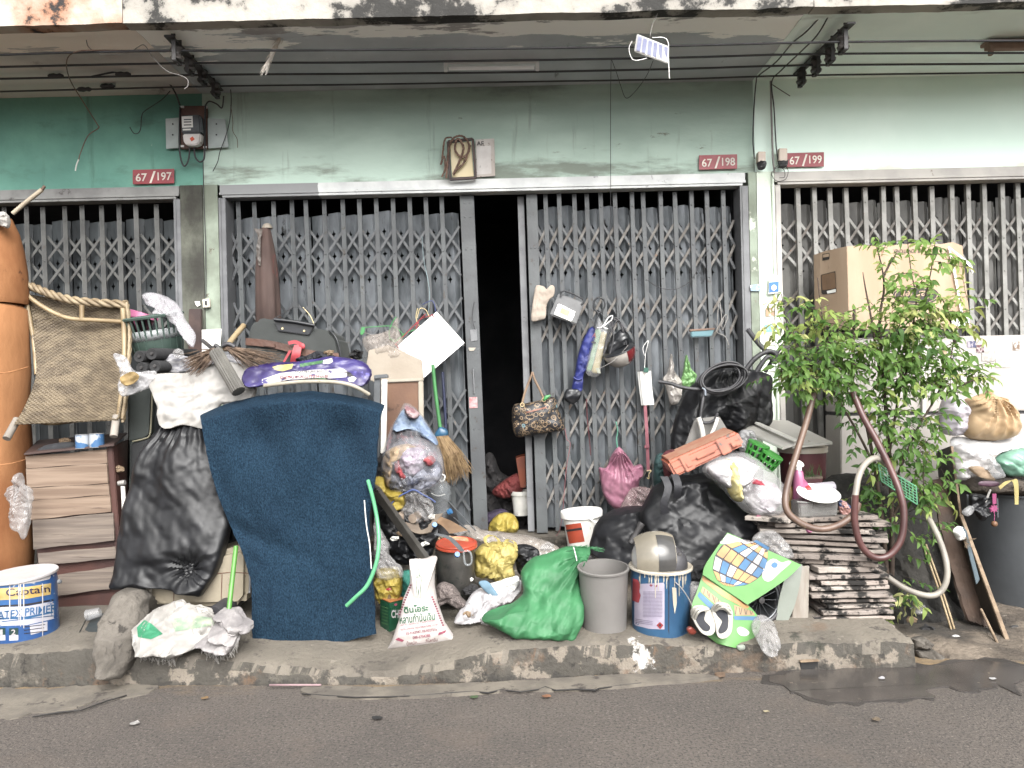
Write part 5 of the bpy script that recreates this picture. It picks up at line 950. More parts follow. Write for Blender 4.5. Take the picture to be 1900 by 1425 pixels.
# two clear bags of clothes
def stuffed(label, outer, pieces, d, th, seed, m=None, **k):
    o = bag('clear_bag', label, 'plastic bag', outer, d, th, m or film('clothes_film', (206, 206, 214), .22, rough=.12, bump=1.0, bs=16), cr=.016, cf=10, seed=seed, n=120, rings=20, **k)
    for i, (nm, lb, q, c1, c2, off) in enumerate(pieces):
        dd = (d[0]+off, d[1]+off) if isinstance(d, tuple) else d+off
        bag(nm, lb, 'cloth', q, dd, th*.8, mat('cloth_%d_%d' % (seed, i), c1, c2, sc_=16, rough=.9, bump=.6, bs=18, bd=.02, lo=.46, hi=.54), cr=.02, cf=14, seed=seed+i+40, n=80, rings=12)
stuffed('tall clear bag of clothes under the framed panel', [(750, 748), (768, 755), (790, 780), (808, 812), (822, 852), (815, 890), (780, 900), (716, 880), (710, 845), (722, 800), (738, 770)],
    [('folded_cloth', 'pale blue cloth at the top of the tall clear bag', [(748, 760), (772, 764), (796, 795), (812, 826), (760, 800), (728, 800)], (158, 178, 204), (128, 150, 184), .0), ('folded_cloth', 'black and red printed cloth inside the tall clear bag', [(728, 798), (760, 790), (784, 800), (800, 830), (812, 850), (790, 880), (730, 870), (714, 845)], (48, 44, 50), (140, 66, 66), -.015), ('folded_cloth', 'pink patterned cloth tip inside the tall clear bag', [(751, 752), (766, 758), (778, 770), (770, 778), (754, 772)], (206, 176, 178), (170, 120, 126), -.01)], (4.85, 4.7), .10, 22)
stuffed('round clear bag of mixed clothes tied with blue string', [(763, 810), (790, 816), (815, 835), (825, 865), (820, 895), (800, 912), (768, 920), (735, 914), (712, 893), (707, 862), (720, 832), (740, 816)],
    [('folded_cloth', 'tan fluffy cloth inside the round clear bag', [(712, 880), (711, 850), (725, 832), (752, 824), (774, 832), (760, 842), (736, 852), (728, 880), (722, 905)], (206, 178, 142), (176, 148, 114), -.005), ('folded_cloth', 'lilac cloth in the middle of the round clear bag', [(744, 838), (765, 830), (788, 838), (790, 862), (776, 880), (754, 882), (740, 862)], (206, 192, 206), (176, 160, 178), -.03), ('folded_cloth', 'red cloth left of the middle of the round clear bag', [(730, 856), (740, 850), (748, 870), (760, 888), (748, 894), (736, 880)], (196, 78, 84), (160, 58, 64), -.03), ('folded_cloth', 'small red cloth right of the middle of the round clear bag', [(784, 852), (800, 848), (806, 858), (792, 866)], (206, 92, 96), (176, 70, 76), -.03), ('folded_cloth', 'dark navy cloth low in the round clear bag', [(716, 868), (740, 860), (770, 880), (808, 855), (820, 880), (800, 905), (765, 914), (730, 905)], (58, 62, 82), (150, 154, 172), .0)], 4.55, .13, 23, tie=(768, 912))
solo('blue_string', 'blue string tied under the round clear bag', 'string', wire([(720, 942), (735, 925), (752, 915), (768, 909), (785, 918), (800, 926), (808, 932)], .005, 4.45), mat('tie_blue', (88, 112, 184)))
bag('clear_bag', 'gathered clear bag tail below the blue string', 'plastic bag', [(756, 912), (780, 912), (800, 930), (804, 955), (790, 970), (752, 968), (742, 950), (748, 928)], 4.5, .06, CLR2, cr=.025, cf=18, seed=24, tie=(768, 912), pleat=.03)
GLS = mat('clear_bottle', (214, 220, 224), (204, 210, 214), rough=.06, alpha=.28, bump=.3, bs=12)
t = thing('water_bottle', 'large clear water bottle beside the clothes bags', 'bottle', P(814, 962, 4.95)); bb = MB(); q0 = P(812, 962, 4.95); bb.lathe(q0, [(.02, 0), (.07, .004), (.076, .02), (.07, .05), (.076, .08), (.07, .11), (.076, .14), (.074, .18), (.066, .215), (.04, .245), (.02, .255), (.018, .28)], 32, (.12, -.1, 1)); part(t, 'bottle', bb.mesh(smooth=True, ang=1), GLS)
part(t, 'ring_handle', wire([(818, 892), (813, 886), (818, 880), (825, 883), (824, 890), (818, 894)], .005, 4.93), WHC); part(t, 'label_rib', wire([(800, 915), (812, 920), (826, 917)], .003, 4.9), WHT)
t = thing('small_bottle', 'small clear bottle with a blue cap lying by the gate', 'bottle', P(825, 960, 4.9)); part(t, 'bottle', MB().lathe(P(812, 965, 4.9), [(.004, 0), (.03, .004), (.032, .03), (.03, .07), (.014, .1), (.013, .11)], 20, (.55, -.3, .5)).mesh(smooth=True, ang=1), GLS); part(t, 'cap', MB().lathe(P(832, 951, 4.84), [(.004, 0), (.018, .001), (.018, .022), (.004, .023)], 16, (.8, -.3, .5)).mesh(smooth=True, ang=.7), plastic('cap_blue', (72, 142, 206), t3=.85))
YEL = mat('yellow_film', (214, 190, 84), (188, 162, 62), sc_=7, rough=.5, bump=.3, bs=14, spec=.3, bd=.015, alpha=.88, ntype='RIDGED_MULTIFRACTAL')
bag('yellow_bag', 'yellow plastic bag squeezed between carpet and clothes bags', 'plastic bag', [(690, 895), (700, 884), (712, 890), (716, 908), (740, 912), (752, 926), (745, 945), (720, 945), (700, 930)], 4.5, .07, YEL, cr=.022, cf=14, seed=25)
bag('yellow_bag', 'yellow plastic bag behind the green oil tin', 'plastic bag', [(696, 1062), (720, 1052), (742, 1058), (744, 1090), (738, 1112), (712, 1122), (697, 1110)], 4.2, .07, YEL, cr=.022, cf=14, seed=26)
yb_ = bag('yellow_bag', 'crumpled yellow carrier bag beside the lidded pot', 'plastic bag', [(882, 1022), (900, 1010), (930, 1007), (955, 1012), (960, 1030), (950, 1052), (955, 1068), (938, 1084), (905, 1074), (882, 1068), (880, 1045)], 4.45, .09, mat('pale_yellow_film', (222, 202, 116), (202, 180, 90), sc_=7, rough=.5, bump=.3, bs=14, spec=.3, bd=.015, alpha=.88, ntype='RIDGED_MULTIFRACTAL'), cr=.026, cf=12, seed=27, n=150, rings=28)
for pts_, l_ in (([(905, 1012), (900, 998), (912, 992), (925, 1000), (926, 1012)], 'left'), ([(935, 1012), (942, 1000), (955, 1005), (958, 1020)], 'right')): part(yb_, 'handle', sheet(([(a-3, b_) for a, b_ in pts_], [(a+3, b_+2) for a, b_ in pts_]), 4.40, .002, n=5, m=24, cr=.006, cf=30), MATS['pale_yellow_film'])
bag('clear_bag', 'dusty clear bag hanging beside the green hose', 'plastic bag', [(694, 960), (706, 985), (720, 1010), (722, 1035), (748, 1064), (735, 1075), (700, 1072), (694, 1030)], 4.15, .05, CLR2, cr=.02, cf=14, seed=28)
bag('teal_cloth', 'teal cloth behind the printed sack', 'cloth', [(740, 1066), (770, 1060), (776, 1085), (764, 1108), (742, 1104)], 4.3, .05, mat('teal_cloth', (54, 160, 140), (40, 130, 112), rough=.8), cr=.018, cf=12, seed=29)
solo('metal_rail', 'shiny square metal rail leaning across the heap', 'rail', bar(P(688, 896, 4.45), P(792, 1042, 4.18), .055, .03, up=(1, -1, 1), bev=.002), mat('steel_rail', (150, 146, 140), (124, 120, 114), rough=.3, metal=.7, bump=.1)); 
bag('black_sack', 'black plastic bag under the metal rail', 'rubbish bag', [(704, 950), (740, 945), (790, 955), (815, 975), (808, 1010), (795, 1040), (760, 1048), (720, 1040), (705, 1000)], 4.55, .10, BAGK, cr=.028, cf=10, seed=30)
CBD = mat('grey_cardboard', (150, 134, 116), (124, 108, 94), rough=.85, bump=.2)
solo('bent_cardboard', 'bent grey cardboard piece over the black bag', 'cardboard', sheet(([(746, 975), (758, 966), (775, 960)], [(800, 990), (812, 970), (822, 958)]), lambda u, v: 4.42+.12*v, .006, n=12, m=16, fn=lambda u, v: (0, 10*math.sin(3*u)*(1-v)-4*u, 0)), CBD)
solo('bent_cardboard', 'brown bent cardboard flap beside the lidded pot', 'cardboard', sheet(([(808, 968), (820, 975), (834, 990)], [(818, 958), (840, 968), (868, 984)]), 4.5, .005, n=10, m=16, cr=.008), mat('brown_cardboard', (176, 140, 104), rough=.85))
for (x, y, l) in ((738, 962, 'left of two rusty rolls on the heap'), (765, 963, 'right of two rusty rolls on the heap')): solo('round_tin', l, 'tin', MB().lathe(P(x, y, 4.44), [(.004, 0), (.026, .002), (.028, .01), (.028, .07), (.004, .072)], 20, (.35, 1, .1)).mesh(smooth=True, ang=.7), mat('tin_beige', (196, 176, 156), (166, 146, 128)), 'small rolls')
for k, (a, b_) in enumerate((((832, 930, 4.9), (882, 984, 4.75)), ((842, 960, 4.88), (872, 988, 4.75)))): solo('thin_rod', ['upper', 'lower'][k]+' of two thin metal rods leaning at the gate foot', 'rod', wire([a, b_], .004), AL, 'thin metal rods')
bag('cloth_bundle', 'dark rags stuffed behind the clothes bags at the gate foot', 'cloth', [(690, 830), (720, 820), (740, 900), (830, 930), (850, 990), (800, 1010), (700, 1000), (690, 900)], 5.0, .12, mat('dark_rags', (56, 54, 56), (38, 38, 40), rough=.9), cr=.03, cf=8, seed=31)
# printed sack, green tin, small bottle
t = thing('printed_sack', 'white woven sack with green and pink printing standing on the kerb', 'sack', onfloor(780, 1200)); ds = onfloor(780, 1196).y
body = part(t, 'body', pillow([(760, 1037), (790, 1036), (806, 1030), (812, 1034), (806, 1058), (806, 1085), (812, 1120), (826, 1158), (846, 1188), (820, 1192), (775, 1199), (718, 1205), (728, 1186), (740, 1150), (748, 1110), (761, 1080)], (ds+.14, ds+.02), .085, n=140, rings=22, cr=.005, cf=8, seed=32, shp=1.2, sm=False, power=.45, back=1), mat('printed_sack_weave', (236, 228, 224), (216, 206, 200), sc_=5, rough=.7, bump=.3, bs=10, bd=.015))
PG = mat('ink_green', (52, 128, 84), rough=.6); PP = mat('ink_pink', (190, 84, 112), rough=.6); PR = mat('ink_maroon', (140, 52, 54), rough=.6)
text(t, 'ดินโอระ', 772, 1129, 46, 14, ds, PG, -.10, body, off=.005, bold=.03, sub=True); text(t, 'หลานกำนันเจิม', 774, 1146, 66, 16, ds, PG, -.12, body, off=.005, bold=.015, sub=True)
text(t, 'เลขที่ 1021 ถนนเพชรเกษม 77 แขวงหนองค้างพลู', 775, 1156, 64, 6, ds, PP, -.14, body, off=.005, sub=True); text(t, 'เขตหนองแขม กรุงเทพมหานคร 10160', 778, 1164, 70, 6, ds, PP, -.14, body, off=.005, sub=True); text(t, '02-9162947, 02-9327216', 782, 1172, 58, 5.5, ds, PP, -.14, body, off=.005, bold=.01, sub=True); text(t, '088-6704288', 782, 1181, 33, 5.5, ds, PP, -.14, body, off=.005, bold=.01, sub=True); text(t, 'น้ำหนัก..........กิโลกรัม', 783, 1190, 58, 7.5, ds, PR, -.14, body, off=.005, sub=True)
for (x0, y0, x1, y1) in ((762, 1086, 741, 1140), (802, 1108, 822, 1160)):
    for k in range(13):
        u = k/12; x = x0+(x1-x0)*u; y = y0+(y1-y0)*u; patch(t, 'print', [(x-2, y-1.4), (x+2, y-1.6), (x+1.6, y+1.5), (x-1.8, y+1.2)], ds, PP, body, off=.003, n=6)
for pts in ([(739, 1183), (750, 1188), (746, 1191), (733, 1187)], [(814, 1174), (828, 1169), (826, 1174), (813, 1179)]): patch(t, 'print', pts, ds, PP, body, off=.003, n=6)
for pts in ([(776, 1056), (779, 1062), (778, 1072), (774, 1072), (772, 1064)], [(772, 1072), (778, 1066), (783, 1073), (780, 1088), (781, 1110), (778, 1110), (776, 1092), (775, 1110), (772, 1110), (773, 1090)]):   # a standing figure, drawn in outline
    w2 = [project_pt for project_pt in resample(pts+[pts[0]], 40, False)]; tb = bvh(body); eye = Vector((0, 0, H)); q = []
    for p in w2:
        dr = (P(p.x, p.y, ds)-eye).normalized(); hit = tb.ray_cast(eye, dr)
        if hit[0] is not None: q.append(hit[0]-dr*.001)
    part(t, 'figure_print', MB().tube(q, .0012, 4), PG)
d0 = onfloor(724, 1176).y+.06; t = thing('green_oil_tin', 'green square tin with orange top behind the printed sack', 'tin', onfloor(724, 1178)); GT = plastic('tin_green', (38, 98, 68), rough=.3, t3=.72); tl = [(705, 1111), (723, 1119), (752, 1112), (734, 1105)]; dq = [d0+.02, d0-.05, d0+.03, d0+.10]
hgt = P(723, 1119, d0-.05)-P(723, 1180, d0-.05); bb = MB(); bb.prism([P(*a, b_)-hgt for a, b_ in zip(tl, dq)], hgt); body = part(t, 'body', bb.mesh(bev=.004), GT)
bb = MB(); bb.prism([P(*a, b_)+Vector((0, 0, .001)) for a, b_ in zip(tl, dq)], (0, 0, .004)); part(t, 'orange_top', bb.mesh(bev=.002), plastic('tin_orange', (222, 140, 84), t3=.7))
text(t, 'CHEF', 738, 1139, 24, 15, d0, WP, -.05, body, off=.002, bold=.03, shear=.15)
for k in range(6): patch(t, 'print_line', [(708, 1124+k*6), (720, 1128+k*6), (720, 1130+k*6), (708, 1126+k*6)], d0, GP, body, off=.002, n=5)
patch(t, 'barcode', [(708, 1166), (718, 1169), (718, 1177), (708, 1174)], d0, WP, body, off=.002, n=5); patch(t, 'pink_badge', [(731, 1121), (735, 1119), (738, 1121), (735, 1124), (732, 1124)], d0, PP, body, off=.002, n=5)
t = thing('sauce_bottle', 'tiny glass bottle with red cap standing on the green tin', 'bottle', P(722, 1117, d0)); q0 = P(722, 1117, d0+.02); part(t, 'glass', MB().lathe(q0, [(.002, 0), (.013, .001), (.013, .02), (.008, .04), (.007, .065)], 16).mesh(smooth=True, ang=.8), mat('brown_glass', (150, 120, 100), rough=.1, alpha=.6, bump=0)); part(t, 'cap', MB().lathe(q0+Vector((0, 0, .065)), [(.012, 0), (.017, .004), (.016, .012), (.008, .018), (.002, .02)], 16, jit=lambda q, h: .12*math.cos(q*8)).mesh(smooth=True, ang=.8), plastic('cap_red', (206, 62, 72), t3=.85))
# pot with orange lid
t = thing('lidded_pot', 'dark metal pot with an orange plastic lid', 'pot', P(848, 1108, 4.3)); M_pot = mat('sooty_metal', (118, 114, 108), (76, 76, 74), sc_=6, rough=.4, metal=.5, bump=.15, c3=(60, 72, 66), s3=5, t3=.58)
c_ = P(846, 1110, 4.35); hp = P(846, 1018, 4.35).z-c_.z; part(t, 'pot', MB().lathe(c_, [(.004, 0), (.104, 0), (.108, .01), (.109, hp*.8), (.112, hp*.85), (.109, hp*.9), (.112, hp), (.108, hp), (.004, hp-.01)], 44).mesh(smooth=True, ang=.5), M_pot)
OR = plastic('lid_orange', (230, 90, 62), t3=.8); ax_ = Vector((.02, -.10, 1)); lc = P(847, 1014, 4.33); ld = part(t, 'lid', MB().lathe(lc, [(.114, 0), (.118, .002), (.118, .010), (.114, .013), (.116, .022), (.112, .026), (.100, .028), (.098, .024), (.004, .024)], 44, ax_).mesh(smooth=True, ang=.5), OR)
patch(t, 'lid_label', [(833, 994), (868, 998), (870, 1005), (830, 1000)], 4.3, mat('label_peach', (236, 190, 140), (240, 160, 100), sc_=40, rough=.5), ld, off=.002, n=6); text(t, 'น้ำพริก', 850, 1000, 26, 4, 4.3, WP, .1, ld, off=.004)
solo('metal_tongs', 'bent metal strap lying across the orange lid', 'strap', sheet(([(805, 992), (830, 1000), (845, 1014), (855, 1024)], [(810, 989), (836, 996), (852, 1010), (862, 1022)]), 4.16, .003, n=4, m=20), AL)
t = thing('glass_handle', 'clear plastic clip hooked on the metal strap', 'clip', P(868, 1048, 4.16)); part(t, 'loop', wire([(860, 1024), (863, 1045), (870, 1048), (875, 1043), (874, 1028), (868, 1022), (860, 1024)], .006, 4.16), GLS)
bag('clear_sheet', 'long dusty clear plastic sheet lying at the gate foot', 'plastic sheet', [(862, 974), (900, 984), (950, 990), (1000, 1000), (1035, 1016), (1040, 1032), (1010, 1042), (960, 1026), (900, 1010), (866, 995)], (5.0, 4.85), .05, film('sheet_film', (176, 166, 156), .6), cr=.02, cf=10, seed=33)
bag('knit_cloth', 'grey speckled knitted cloth beside the printed sack', 'cloth', [(806, 1094), (815, 1084), (830, 1082), (846, 1096), (856, 1112), (866, 1122), (850, 1130), (830, 1120), (812, 1125), (806, 1110)], 4.1, .05, mat('speckled_knit', (150, 136, 130), (92, 80, 78), sc_=160, rough=.95, bump=.5, bs=150), cr=.02, cf=14, seed=34)
bag('plastic_bag', 'milky plastic bag lying by the green sack', 'plastic bag', [(842, 1155), (862, 1120), (880, 1098), (905, 1090), (930, 1082), (962, 1074), (966, 1095), (945, 1118), (915, 1130), (895, 1150), (870, 1158)], (4.2, 4.0), .05, film('litter_film', (222, 218, 220), .72), cr=.024, cf=14, seed=35, n=110)
bag('face_mask', 'pale blue disposable mask on the milky bag', 'mask', [(888, 1082), (904, 1078), (922, 1100), (924, 1108), (908, 1104)], 4.08, .012, mat('mask_blue', (150, 194, 222), rough=.8), n=50, rings=8, cr=.004)
bag('paper_wad', 'white crumpled papers beside the yellow carrier bag', 'paper', [(900, 1088), (930, 1078), (960, 1070), (960, 1090), (925, 1112), (905, 1110)], 4.12, .03, WHC, cr=.016, cf=18, seed=36)
bag('black_sack', 'black bag scrap behind the green sack', 'rubbish bag', [(955, 1018), (975, 1012), (1000, 1025), (985, 1060), (962, 1065)], 4.5, .06, BAGK, cr=.02, cf=12, seed=37)
# green woven sack
t = thing('green_sack', 'bright green woven sack slumped on the kerb beside the grey bin', 'sack', onfloor(1000, 1185)); GS = mat('green_sack_weave', (66, 152, 92), (46, 122, 70), sc_=4, rough=.65, bump=.3, bs=9, bd=.03, ntype='RIDGED_MULTIFRACTAL')
part(t, 'body', pillow([(893, 1148), (930, 1138), (962, 1112), (970, 1096), (965, 1064), (985, 1040), (1018, 1026), (1056, 1015), (1092, 1018), (1090, 1032), (1076, 1042), (1072, 1075), (1080, 1112), (1081, 1150), (1070, 1180), (1060, 1191), (1020, 1186), (965, 1184), (925, 1168)], (4.12, 3.80), .12, n=240, rings=46, cr=.030, cf=5, seed=38, shp=.8, power=.3, tie=(1080, 1020), pleat=.02, c=(1020, 1115)), GS)
fringe(t, [(1060, 1017), (1090, 1016), (1108, 1022)], 4.1, GS, 34, 14, 4, (.8, -.1)); part(t, 'string', wire([(1064, 1015), (1068, 1030), (1072, 1050)], .003, 4.0), WHC)
# grey bin and white bucket
p0 = onfloor(1120, 1176); t = thing('grey_bin', 'plain grey plastic waste bin standing empty on the kerb', 'bin', p0); pail(t, 1121, 1176, 1048, .112, .125, p0.y+.11, mat('bin_grey', (150, 146, 142), (138, 134, 130), sc_=2.5, rough=.5, bump=.08, bs=40, c3=(92, 86, 80), s3=16, t3=.7), tilt=(.0, -.09), rim=.007)
t = thing('white_bucket', 'white lidded bucket with an orange label at the foot of the gate', 'bucket', P(1082, 1014, 5.1)); body, c_, ax_, h = pail(t, 1084, 1014, 950, .108, .126, 5.1, WHT, tilt=(-.06, 0)); part(t, 'lid', MB().lathe(c_+ax_*(h-.03), [(.131, 0), (.139, .004), (.140, .035), (.135, .045), (.004, .043)], 44, ax_).mesh(smooth=True, ang=.5), WHC)
OL = mat('label_orange', (220, 90, 58), (206, 78, 50), rough=.5); patch(t, 'label', [(1049, 974), (1078, 970), (1085, 1005), (1056, 1009)], 5.0, OL, body); patch(t, 'label_bar', [(1050, 983), (1079, 979), (1080, 983), (1051, 987)], 5.0, KP, body, off=.003, n=6); part(t, 'handle', wire([(1086, 957), (1098, 965), (1112, 972), (1120, 974)], .0045, 4.97), WHC)
# in the dark doorway
bag('yellow_bag', 'mustard yellow bag lying inside the dark doorway', 'plastic bag', [(905, 985), (915, 962), (935, 952), (955, 958), (962, 975), (955, 988), (925, 992)], 5.58, .08, YEL, cr=.02, cf=12, seed=39)
bag('red_cloth', 'dark red cloth heap inside the doorway', 'cloth', [(912, 912), (930, 895), (960, 878), (972, 890), (966, 915), (940, 925), (920, 922)], 5.8, .08, mat('dark_red_cloth', (150, 56, 54), (110, 40, 40), rough=.8), cr=.02, cf=14, seed=40)
bag('purple_cloth', 'dark purple cloth inside the doorway', 'cloth', [(890, 960), (930, 945), (945, 960), (920, 985), (892, 985)], 5.75, .08, mat('dark_purple', (76, 60, 92), (54, 44, 68), rough=.8), cr=.02, cf=12, seed=41)
solo('orange_box', 'orange plastic box edge inside the doorway', 'box', slab([(957, 850), (974, 845), (976, 905), (966, 905)], 5.72, .15), plastic('box_orange', (190, 92, 56))); solo('white_pail', 'white pail rim inside the doorway by the right leaf', 'pail', MB().lathe(P(968, 955, 5.75), [(.06, 0), (.075, .18), (.08, .18), (.08, .15)], 30).mesh(smooth=True, ang=.6), WHT)
bag('clutter_heap', 'dark clutter piled on the floor inside the doorway', 'clutter', [(880, 990), (885, 900), (905, 840), (930, 880), (960, 900), (975, 985)], 6.1, .2, mat('dark_clutter', (70, 66, 66), (44, 42, 44), sc_=9, rough=.9), cr=.05, cf=8, seed=42)
# ---------------------------------------------------------------- hung on the right leaf
def chainmat():
    m = mat('chain_print', (38, 36, 40), (28, 26, 30), rough=.5, bump=.1, sc_=6); tr = m.node_tree; N = tr.nodes; L = tr.links.new; g = N.new('ShaderNodeNewGeometry'); bs_ = N['Principled BSDF']; src = bs_.inputs['Base Color'].links[0].from_socket
    for sc2, r0, c in ((44, .34, (176, 146, 106)), (24, .36, (186, 156, 122)), (11, .10, (120, 160, 170))):
        v = N.new('ShaderNodeTexVoronoi'); v.inputs['Scale'].default_value = sc2; v.voronoi_dimensions = '3D'; L(g.outputs['Position'], v.inputs['Vector'])
        a = N.new('ShaderNodeMath'); a.operation = 'SUBTRACT'; L(v.outputs['Distance'], a.inputs[0]); a.inputs[1].default_value = r0; b_ = N.new('ShaderNodeMath'); b_.operation = 'ABSOLUTE'; L(a.outputs[0], b_.inputs[0]); c2 = N.new('ShaderNodeMath'); c2.operation = 'LESS_THAN'; L(b_.outputs[0], c2.inputs[0]); c2.inputs[1].default_value = .04
        x = N.new('ShaderNodeMix'); x.data_type = 'RGBA'; L(c2.outputs[0], x.inputs[0]); L(src, x.inputs[6]); x.inputs[7].default_value = (*lin(c), 1); src = x.outputs[2]
    L(src, bs_.inputs['Base Color']); return m
t = thing('handbag', 'black handbag with gold chain print hung at the door gap', 'handbag', P(1000, 812, 5.34)); body = part(t, 'body', pillow([(953, 752), (975, 748), (1005, 742), (1028, 737), (1036, 760), (1047, 796), (1020, 802), (985, 808), (958, 810), (950, 785)], 5.36, .075, n=110, rings=16, cr=.006, cf=10, seed=43, power=.35), chainmat())
TANL = mat('tan_leather', (186, 154, 124), (156, 124, 98), rough=.5)
for pts in ([(968, 752), (974, 728), (984, 702), (988, 690)], [(1010, 744), (1003, 726), (992, 704), (988, 690)]): part(t, 'handle', wire(pts, .008, 5.32, n=8), TANL)
for q in ((969, 751), (1009, 742)): part(t, 'ring', MB().tube([P(q[0]+3.5*math.cos(a*.5236), q[1]+3.5*math.sin(a*.5236), 5.30) for a in range(13)], .0025, 6, cap=False).mesh(smooth=True), M_gold)
patch(t, 'zip_pocket', [(976, 764), (1015, 754), (1015, 757), (976, 767)], 5.3, mat('zip_copper', (176, 110, 84)), body, off=.003, n=6); part(t, 'ribbon', pillow([(1008, 742), (1012, 734), (1022, 733), (1018, 738), (1010, 744)], 5.27, .008, n=24, rings=4, cr=0), M_grn)
bag('hung_cloth', 'beige cloth hanging on the right leaf beside the flood lamp', 'cloth', [(995, 530), (1008, 531), (1014, 536), (1022, 529), (1029, 533), (1028, 548), (1020, 556), (1014, 568), (1012, 590), (1000, 595), (986, 595), (987, 570), (991, 545)], 5.37, .02, mat('beige_cloth', (226, 210, 192), (204, 186, 168), rough=.9, bump=.2), cr=.004, cf=14, seed=44, power=.3, shp=1)
t = thing('flood_lamp', 'black flood lamp with white face hung on the right leaf', 'lamp', P(1052, 602, 5.33)); FD = [5.36, 5.33, 5.30, 5.33]
part(t, 'housing', slab([(1037, 543), (1083, 562), (1069, 602), (1020, 584)], FD, .05, .008), M_pb); part(t, 'face', slab([(1036, 563), (1069, 578), (1060, 597), (1028, 583)], [5.338, 5.318, 5.298, 5.318], .008, .004), WHC); part(t, 'led_panel', slab([(1042, 570), (1058, 577), (1054, 587), (1038, 580)], [5.33, 5.318, 5.306, 5.318], .006, 0), mat('led_yellow', (236, 226, 150)))
part(t, 'bracket', wire([(1040, 548), (1047, 539), (1082, 555), (1078, 566)], .006, 5.33, k=2), M_pb)
UB = mat('umbrella_blue', (52, 64, 158), (38, 46, 122), sc_=7, rough=.6, bump=.3, bs=18); t = thing('blue_umbrella', 'folded royal blue umbrella hanging by its hook on the gate', 'umbrella', P(1062, 750, 5.33))
part(t, 'cover', pillow([(1093, 610), (1102, 606), (1104, 620), (1098, 650), (1090, 680), (1080, 702), (1078, 728), (1064, 728), (1060, 722), (1066, 695), (1072, 660), (1082, 630)], 5.36, .05, n=90, rings=14, cr=.012, cf=16, seed=45, sm=True), UB); part(t, 'tip', pillow([(1052, 722), (1078, 725), (1074, 742), (1062, 750), (1050, 745), (1046, 738)], 5.36, .04, n=50, rings=8, cr=.01), M_pb); part(t, 'band', wire([(1064, 700), (1072, 705), (1080, 703)], .006, 5.31), UB)
part(t, 'hook', wire([(1102, 608), (1106, 592), (1110, 582), (1102, 572), (1102, 560), (1110, 552), (1120, 556), (1122, 568), (1116, 578), (1110, 580)], .006, 5.33), M_pb)
t = thing('sponge_pack', 'bag of yellow and green sponges hanging beside the blue umbrella', 'sponges', P(1105, 696, 5.32)); part(t, 'green_sponge', slab([(1106, 610), (1117, 613), (1097, 690), (1087, 686)], 5.33, .05, .008), plastic('sponge_green', (158, 206, 150), t3=.9)); part(t, 'yellow_sponge', slab([(1117, 613), (1129, 620), (1110, 694), (1098, 691)], 5.32, .06, .008), plastic('sponge_yellow', (236, 214, 140), t3=.9))
part(t, 'wrapper', pillow([(1110, 588), (1118, 600), (1132, 618), (1118, 670), (1110, 698), (1086, 690), (1096, 640), (1104, 610)], 5.335, .055, n=80, rings=12, cr=.006, cf=20), CLR); part(t, 'tie', wire([(1108, 608), (1118, 606), (1128, 590), (1136, 586), (1134, 594), (1120, 606), (1128, 610)], .0035, 5.29), WHC)
text(t, 'A', 1103, 622, 7, 9, 5.285, RP, .25); part(t, 'print', slab([(1098, 633), (1106, 635), (1105, 638), (1097, 636)], 5.285, .001, 0), KP)
t = thing('riding_helmet', 'white and dark red open helmet hung upside down on the gate', 'helmet', P(1150, 682, 5.3)); HW = plastic('helmet_white', (228, 220, 210), rough=.2, t3=.7); HR = plastic('helmet_red', (140, 40, 46), rough=.2, t3=.75)
hc_ = P(1148, 652, 5.28); hx = Vector((-.35, -.25, .9)).normalized(); rr = .112; prf = [(rr*math.sin(a), -rr*math.cos(a)) for a in np.linspace(0.02, 1.62, 14)]; prf += [(rr*.93*math.sin(a), -rr*.93*math.cos(a)) for a in np.linspace(1.62, .05, 10)]
part(t, 'shell', MB().lathe(hc_, prf, 40, hx).mesh(smooth=True, ang=1), HW); bx2 = Vector((.8, -.3, .0)); prf2 = [(rr*1.012*math.sin(a), -rr*1.012*math.cos(a)) for a in np.linspace(0.02, 1.62, 14)]
def cut(me, f):
    b2 = bmesh.new(); b2.from_mesh(me); bmesh.ops.delete(b2, geom=[fc for fc in b2.faces if not f(fc.calc_center_median())], context='FACES'); b2.to_mesh(me); b2.free(); return me
part(t, 'red_panel', cut(MB().lathe(hc_, prf2, 64, hx).mesh(smooth=True), lambda c: (c-hc_).dot(Vector((.9, 0, .25))) > .035), HR); part(t, 'edge_trim', MB().lathe(hc_+hx*.004, [(rr, 0), (rr*1.03, .003), (rr*1.0, .009)], 40, hx).mesh(smooth=True), M_pb)
for pts in ([(1120, 655), (1130, 610), (1138, 594), (1150, 600), (1160, 630), (1162, 640)], [(1128, 668), (1138, 630), (1136, 600), (1144, 590), (1156, 612), (1158, 640)], [(1124, 640), (1138, 606), (1148, 596), (1164, 618)]): part(t, 'strap', wire(pts, .006, 5.27, n=6), BLK)
part(t, 'liner', pillow([(1126, 642), (1145, 615), (1158, 612), (1168, 636), (1150, 650), (1130, 660)], 5.31, .05, n=40, rings=8, cr=.015), M_pb); part(t, 'chin_strap', wire([(1166, 640), (1140, 668), (1112, 684)], .002, 5.18), GRY); part(t, 'buckle', slab([(1105, 683), (1112, 682), (1115, 693), (1109, 693)], 5.18, .008, .002), plastic('buckle_pale', (200, 204, 182)))
t = thing('white_glove', 'white cloth glove pegged on a string on the right leaf', 'glove', P(1197, 752, 5.37)); part(t, 'cloth', sheet(([(1183, 690), (1186, 720), (1190, 752)], [(1207, 688), (1209, 720), (1213, 751)]), 5.37, .004, n=20, m=24, fn=lambda u, v: (0, 0, .012*math.cos(u*14))), WHC); part(t, 'peg', slab([(1195, 682), (1203, 682), (1204, 691), (1194, 691)], 5.35, .015, .002), plastic('peg_green', (40, 112, 92)))
